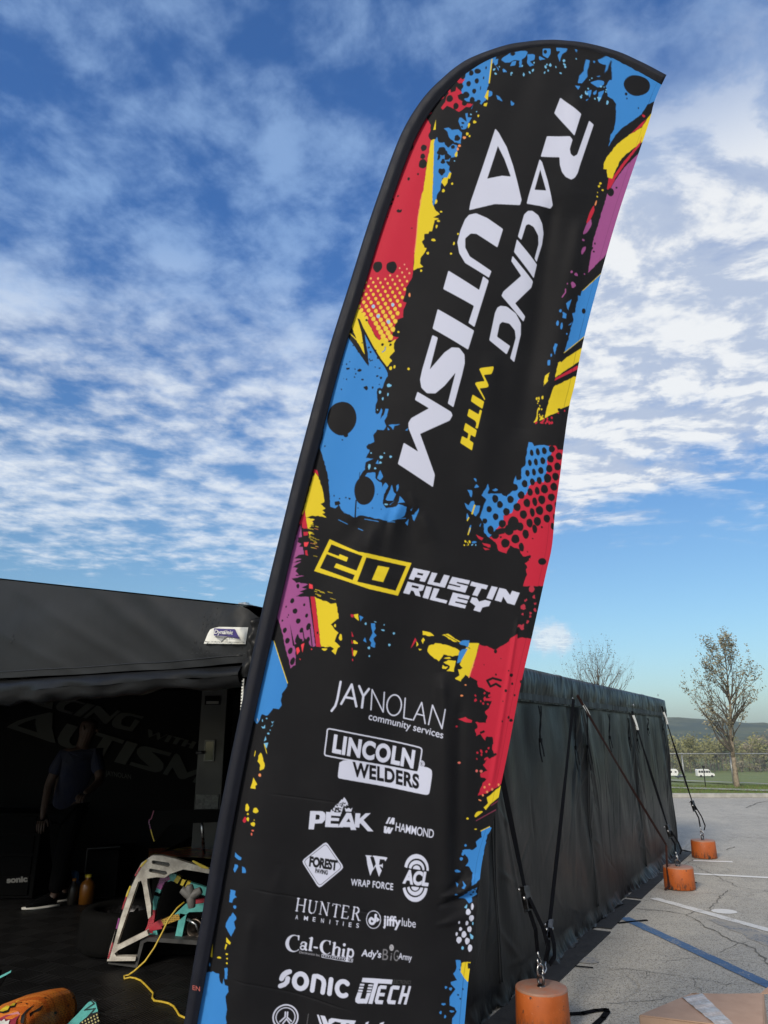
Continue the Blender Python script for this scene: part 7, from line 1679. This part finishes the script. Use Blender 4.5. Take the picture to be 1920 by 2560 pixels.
for (i, lab) in ((18, ''), (22, '')):
    c = Vector(J[i][:3]); mb = MB(); D = Vector((-.82, -.57, 0))
    mb.tube([c - D * .13 + Vector((0, 0, .02)), c - D * .05 + Vector((0, 0, .03)), c + D * .06 + Vector((0, 0, .01)), c + D * .14 - Vector((0, 0, .005))], [.045, .055, .048, .030], 14, 0, flat=.8, ref=(0, 0, 1))
    mb2 = MB(); mb2.tube([c - D * .16 - Vector((0, 0, .020)), c - D * .05 - Vector((0, 0, .024)), c + D * .07 - Vector((0, 0, .024)), c + D * .17 - Vector((0, 0, .018))], [.040, .048, .050, .028], 14, 0, flat=.34, ref=(0, 0, 1))
    sh = mb.build('shoe', trc, per); mb2.build('sole', mat('white_sole', (.55, .54, .50), .6), sh)
# ---------------------------------------------------------------- fence, trees, field, vehicles
FY = 25.2
M['galv'] = mat('galvanised', (.30, .31, .31), .45, .15, 20, metal=.6)
fe = thing('chain_link_fence', (12, FY, 0), 'low chain link fence with a grey top rail along the edge of the lot', 'fence')
mb = MB(); mb.tube([(-4, FY, .975), (30, FY, .985)], .021, 8); mb.build('top_rail', M['galv'], fe)
for k in range(-9, 13):
    x = 9.66 + k * 1.56 * (1 if k % 1 == 0 else 1); mb = MB(); mb.tube([(x, FY + .03, -.05), (x, FY + .03, .99)], .026, 8); mb.lathe((x, FY + .03, .98), [(.03, 0), (.03, .02), (0, .035)], 8); mb.build('post', M['galv'], fe)
mb = MB(); x = -4.0
while x < 30:
    for s in (1, -1):
        a, b2 = (x, 0.02), (x + s * .95, .97)
        mb.add([(a[0] - .0013, FY - .02 + s * .002, a[1]), (a[0] + .0013, FY - .02 + s * .002, a[1]), (b2[0] + .0013, FY - .02 + s * .002, b2[1]), (b2[0] - .0013, FY - .02 + s * .002, b2[1])], [(0, 1, 2, 3)])
    x += .058
mb.build('wire_mesh', M['galv'], fe, fixn=False)
# marker post
p = on_z(1764, 1967, 0)
po = thing('marker_post', p, 'thin dark marker post standing by the fence in front of the white bus', 'post'); mb = MB(); mb.tube([p - Vector((0, 0, .05)), p + Vector((0, 0, .62))], .016, 8); mb.build('stake', M['dark_plastic'], po); mb = MB(); mb.box(p + Vector((0, -.01, .60)), (.09, .02, .06)); mb.build('plate', M['dark_plastic'], po)
# trees --------------------------------------------------------------------
def branch_tree(name, base, height, spread, seed, label, leafcol, leaf_n, leaf_size, trunk_r, group=None, droop=0.0, levels=4, leafshape='leaf', fork=.32, bark=(.10, .085, .07), twig=(.035, .03, .027), shape=None, forks=(2, 3), top_bias=.62):
    R = random.Random(seed); base = Vector(base)
    root = thing(name, base, label, 'tree', group)
    tm_, bm_ = MB(), MB(); tips = []
    def grow(p, d, L, r, lv):
        n = 5; pts = [p]; rads = [r]; q = p.copy(); dd = d.copy()
        for i in range(n):
            dd = (dd + Vector((R.gauss(0, .10), R.gauss(0, .10), R.gauss(0, .04) + .04 * (1 if lv else 0)))).normalized()
            q = q + dd * (L / n); pts.append(q.copy()); rads.append(r * (1 - .55 * (i + 1) / n))
        bm_.tube(pts, rads, 6 if lv < 2 else 4, caps=False)
        if lv >= levels - 2:
            for i in range(1, n + 1): tips.append((pts[i], dd, lv))
        if lv >= levels: return
        k = R.randint(*forks) + (1 if lv == 0 else 0)
        for j in range(k):
            f = R.uniform(.35, 1.0) if j else 1.0
            i = min(n, max(1, int(f * n))); o = pts[i]
            ang = R.uniform(.25, .65) if j else R.uniform(.05, .25)
            ax = d.orthogonal().normalized(); ax = (Matrix.Rotation(R.uniform(0, 6.283), 3, d) @ ax)
            nd = (Matrix.Rotation(ang, 3, ax) @ dd); nd = (nd + Vector((0, 0, .18 - droop))).normalized()
            grow(o, nd, L * R.uniform(.58, .80), rads[i] * R.uniform(.6, .85), lv + 1)
    h0 = height * fork; n = 7; pts = [base - Vector((0, 0, .1))]; rads = [trunk_r * 1.35]
    for i in range(1, n + 1): pts.append(base + Vector((R.gauss(0, .012) * height * .2, R.gauss(0, .012) * height * .2, h0 * i / n))); rads.append(trunk_r * (1 - .22 * i / n))
    tm_.tube(pts, rads, 10); 
    # leader with side limbs all the way up
    lead = [pts[-1]]; lr = [rads[-1]]; nL = 9
    for i in range(nL):
        lead.append(lead[-1] + Vector((R.gauss(0, .03) * height * .25, R.gauss(0, .03) * height * .25, (height - h0) / nL))); lr.append(rads[-1] * (1 - .9 * (i + 1) / nL))
    tm_.tube(lead, lr, 7)
    for i in range(0, nL + 1):
        f = i / nL; w = spread * (shape(f) if shape else math.sin(math.pi * (.18 + .72 * f)) ** .8)
        for j in range(4 if f < .8 else 2):
            a = R.uniform(0, 6.283); el = R.uniform(.5, 1.0) + .25 * f
            d = Vector((math.cos(a) * math.cos(el), math.sin(a) * math.cos(el), math.sin(el)))
            grow(lead[i] + (lead[min(nL, i + 1)] - lead[i]) * R.random(), d, w * R.uniform(.40, .62), lr[i] * R.uniform(.45, .7) + .002, 1)
    tm_.build('trunk', mat('bark', bark, .9, .35, 14, .6, 40), root)
    cr = bm_.build('branches', mat('twigs', twig, .9, .2, 20), root, fixn=False)
    if leaf_n:
        lf = MB(); mats = [mat('leaf', tuple(c * k for c in leafcol), .65, .25, 3) for k in (.7, 1.0, 1.45)]
        for _ in range(leaf_n):
            p, d, lv = R.choice(tips); c = p + Vector((R.gauss(0, 1), R.gauss(0, 1), R.gauss(0, 1))) * leaf_size * 1.3
            a = Vector((R.gauss(0, 1), R.gauss(0, 1), R.gauss(0, 1))).normalized(); b2 = a.orthogonal().normalized(); s = leaf_size * R.uniform(.6, 1.35)
            nn = a.cross(b2) * s * .18
            lf.add([c - a * s, c - a * s * .2 + b2 * s * .62 + nn, c + a * s, c - a * s * .2 - b2 * s * .62 + nn], [(0, 1, 2), (0, 2, 3)], R.choice((0, 0, 1, 1, 2)))
        lf.build('crown', mats, root, fixn=False)
    return root
b_ = on_z(1843, 1968, 0)
branch_tree('bronze_leaved_tree', b_, 4.05, 2.1, 21, 'young tree with sparse bronze leaves standing at the fence', (.19, .17, .105), 3300, .040, .085, levels=4, fork=.22, twig=(.085, .075, .062), bark=(.22, .18, .13), shape=lambda f: (1.0 - .70 * f) * (.72 + .28 * min(1, f * 4)))
branch_tree('bare_tree', (on_y(1500, 1750, 31).x, 31, 0), 4.1, 2.3, 5, 'leafless budding tree whose top shows above the tent wall', (.09, .07, .055), 900, .030, .085, levels=4, fork=.42, twig=(.12, .10, .085), droop=.02, shape=lambda f: 1.0 - .45 * f)
# woodland across the field: one mass
RW = random.Random(77); wd_ = [MB() for _ in range(5)]; tk = MB()
WC = [(.19, .185, .075), (.16, .14, .095), (.27, .26, .11), (.065, .085, .045), (.22, .19, .125)]
def wtree(x, y, h, w, mi, n, ls, zb):
    tk.tube([(x, y, zb - .3), (x + RW.gauss(0, .2), y, zb + h * .55), (x + RW.gauss(0, .5), y, zb + h * .9)], [.25, .17, .05], 5, caps=False)
    for k in range(7): 
        a = RW.uniform(0, 6.28); z0 = zb + h * RW.uniform(.3, .6); tk.tube([(x, y, z0), (x + w * .4 * math.cos(a), y + w * .4 * math.sin(a), z0 + h * RW.uniform(.2, .4))], [.10, .03], 4, caps=False)
    cl = [(x + RW.gauss(0, w * .26), y + RW.gauss(0, w * .26), zb + h * RW.uniform(.38, .95), w * RW.uniform(.14, .28)) for _ in range(9)]
    for _ in range(n):
        c = RW.choice(cl); p = Vector((c[0] + RW.gauss(0, c[3] * .7), c[1] + RW.gauss(0, c[3] * .7), c[2] + RW.gauss(0, c[3] * .7)))
        a = Vector((RW.gauss(0, 1), RW.gauss(0, 1), RW.gauss(0, 1))).normalized(); b2 = a.orthogonal().normalized(); s = ls * RW.uniform(.5, 1.4)
        wd_[mi].add([p - a * s, p + b2 * s * .6, p + a * s, p - b2 * s * .6], [(0, 1, 2, 3)])
for i in range(270):
    y = RW.uniform(322, 470); x = y * RW.uniform(.10, .78); h = RW.uniform(9, 15.5); mi = RW.choices((0, 1, 2, 3, 4), (4, 5, 2.2, 1.4, 3))[0]
    wtree(x, y, h, RW.uniform(6, 11), mi, 210, .55, terr(y) - .3)
for i in range(150):                                     # shrubs along the wood's edge
    y = RW.uniform(312, 335); x = y * RW.uniform(.10, .78); wtree(x, y, RW.uniform(2, 5), RW.uniform(3, 6), RW.choice((0, 1, 4, 3)), 70, .4, terr(y) - .3)
allw = MB(); 
for i, w in enumerate(wd_ + [tk]):
    allw.add(w.v, w.f, i)
wo_ = allw.build('woodland', [mat('spring_foliage', c, .9, .3, .35) for c in WC] + [mat('pale_trunks', (.13, .115, .095), .9, .3, 1)], fixn=False)
stuff(wo_, 'spring woodland in olive, brown and pale green across the field', 'woodland')
p = on_terr(1716, 1935); yy = 305
tx_w = ray(1722, 1880); 
# one yellow-green tree standing in front of the wood
RW = random.Random(5); wd_ = [MB() for _ in range(5)]; tk = MB()
xq = tx_w.x / tx_w.y * yy; wtree(xq, yy, 12.8, 9.5, 2, 1300, .42, terr(yy))
yt = thing('budding_tree', (xq, yy, terr(yy)), 'pale yellow green tree rounding out in front of the woodland', 'tree'); wd_[2].build('crown', mat('yellow_green_leaf', (.19, .185, .075), .9, .3, .4), yt, fixn=False); tk.build('trunk', mat('bark_far', (.10, .09, .07), .9), yt, fixn=False)
# vehicles on the field ------------------------------------------------------
wp = mat('white_vehicle_paint', (.78, .78, .77), .35); gl = mat('vehicle_glass', (.02, .022, .025), .1); ty = mat('vehicle_tyre', (.02, .02, .02), .8); dk = mat('dark_blue_paint', (.03, .035, .05), .3)
def at_field(u, v): return on_terr(u, v)
def vbox(mb, o, k, x0, x1, z0, z1, y0=-1.0, y1=1.0, mi=0):
    mb.box(o + Vector(((x0 + x1) / 2 * k, (y0 + y1) / 2 * k, (z0 + z1) / 2 * k)), ((x1 - x0) * k, (y1 - y0) * k, (z1 - z0) * k), mi)
def prof(mb, o, k, P, y0, y1, mi=0): mb.extrude([P], lambda x, z: o + Vector((x * k, y0 * k, z * k)), Vector((0, (y1 - y0) * k, 0)), mi)
o = at_field(1764, 1943); k = o.y / FPX * 39 / 6.0
bus = thing('white_bus', o, 'white minibus with dark windows parked on the far grass field', 'bus')
mb = MB(); prof(mb, o, k, [(-3.1, .45), (-3.1, 2.45), (-2.9, 2.75), (.9, 2.75), (1.35, 2.4), (1.75, 1.55), (2.7, 1.35), (2.95, 1.15), (3.0, .5)], -1.05, 1.05); mb.build('body', wp, bus, bevel=.05)
for x0 in (-2.75, -1.85, -.95, -.05): mb = MB(); vbox(mb, o, k, x0, x0 + .72, 1.55, 2.3, -1.08, 1.08); mb.build('window', gl, bus)
mb = MB(); prof(mb, o, k, [(.85, 1.55), (.85, 2.3), (1.2, 2.3), (1.6, 1.55)], -1.08, 1.08); mb.build('cab_window', gl, bus)
for x0 in (-2.0, 2.0): mb = MB(); mb.lathe(o + Vector((x0 * k, -1.1 * k, .42 * k)), [(0, 0), (.42 * k, 0), (.45 * k, .1 * k), (.42 * k, .3 * k), (0, .3 * k)], 18, 0, (0, 1, 0)); mb.build('wheel', ty, bus)
o = at_field(1676, 1942); k = o.y / FPX * 42 / 7.0
trl = thing('white_camper_trailer', o, 'white camper trailer half hidden by the tent corner', 'trailer')
mb = MB(); prof(mb, o, k, [(-3.5, .5), (-3.5, 2.9), (2.2, 2.9), (2.7, 2.4), (2.9, 1.6), (2.4, .5)], -1.1, 1.1); mb.build('body', wp, trl, bevel=.05)
mb = MB(); vbox(mb, o, k, -1.2, .4, 1.5, 2.2, -1.13, 1.13); mb.build('window', gl, trl); mb = MB(); vbox(mb, o, k, 1.5, 2.2, 1.6, 2.1, -1.13, 1.13); mb.build('window', gl, trl)
mb = MB(); mb.lathe(o + Vector((-.5 * k, -1.12 * k, .4 * k)), [(0, 0), (.4 * k, 0), (.42 * k, .3 * k), (0, .3 * k)], 16, 0, (0, 1, 0)); mb.build('wheel', ty, trl)
o = at_field(1702, 1946); k = o.y / FPX * 23 / 4.6
carf = thing('parked_car', o, 'dark pickup truck parked beside the white camper trailer', 'truck')
mb = MB(); prof(mb, o, k, [(-2.3, .45), (-2.3, 1.05), (-.7, 1.1), (-.3, 1.75), (1.0, 1.75), (1.45, 1.15), (2.25, 1.0), (2.3, .45)], -.9, .9); mb.build('body', dk, carf, bevel=.03)
mb = MB(); prof(mb, o, k, [(-.45, 1.15), (-.2, 1.62), (.9, 1.62), (1.2, 1.15)], -.92, .92); mb.build('window', mat('bright_glass', (.25, .27, .30), .15), carf)
for x0 in (-1.5, 1.5): mb = MB(); mb.lathe(o + Vector((x0 * k, -.93 * k, .36 * k)), [(0, 0), (.36 * k, 0), (.36 * k, .25 * k), (0, .25 * k)], 16, 0, (0, 1, 0)); mb.build('wheel', ty, carf)
# grass along the kerb
gm = MB(); RG = random.Random(4)
for _ in range(26000):
    x = RG.uniform(4.5, 16); y = LOT_Y + .2 + 4.6 * RG.random() ** 1.3; h = RG.uniform(.03, .085); a = RG.uniform(0, 3.14); s = .006
    gm.add([(x - s * math.cos(a), y - s * math.sin(a), -.01), (x + s * math.cos(a), y + s * math.sin(a), -.01), (x + RG.gauss(0, .02), y + RG.gauss(0, .02), h)], [(0, 1, 2)], RG.choice((0, 0, 1)))
stuff(gm.build('verge_grass', [mat('verge_green', (.10, .165, .034), .8, .3, 3), mat('verge_straw', (.14, .125, .05), .8, .3, 3)], fixn=False), 'short grass verge between the kerb and the fence', 'grass')
# ---------------------------------------------------------------- air over the far field
mb = MB(); mb.box((0, 800, 13), (7000, 2000, 86))
hz = mb.build('haze', bpy.data.materials.new('air'))
hmat = hz.data.materials[0]; hmat.use_nodes = True
t = NT(hmat.node_tree)
for n_ in list(hmat.node_tree.nodes):
    if n_.type == 'BSDF_PRINCIPLED': hmat.node_tree.nodes.remove(n_)
pv_ = t.n('ShaderNodeVolumePrincipled'); pv_.inputs['Density'].default_value = 0.00017; pv_.inputs['Color'].default_value = (.80, .88, 1.0, 1); pv_.inputs['Anisotropy'].default_value = .2
hmat.node_tree.links.new(pv_.outputs[0], hmat.node_tree.nodes['Material Output'].inputs['Volume'])
hz['kind'] = 'stuff'; hz['label'] = 'thin bluish haze in the air over the far field and hills'; hz['category'] = 'haze'
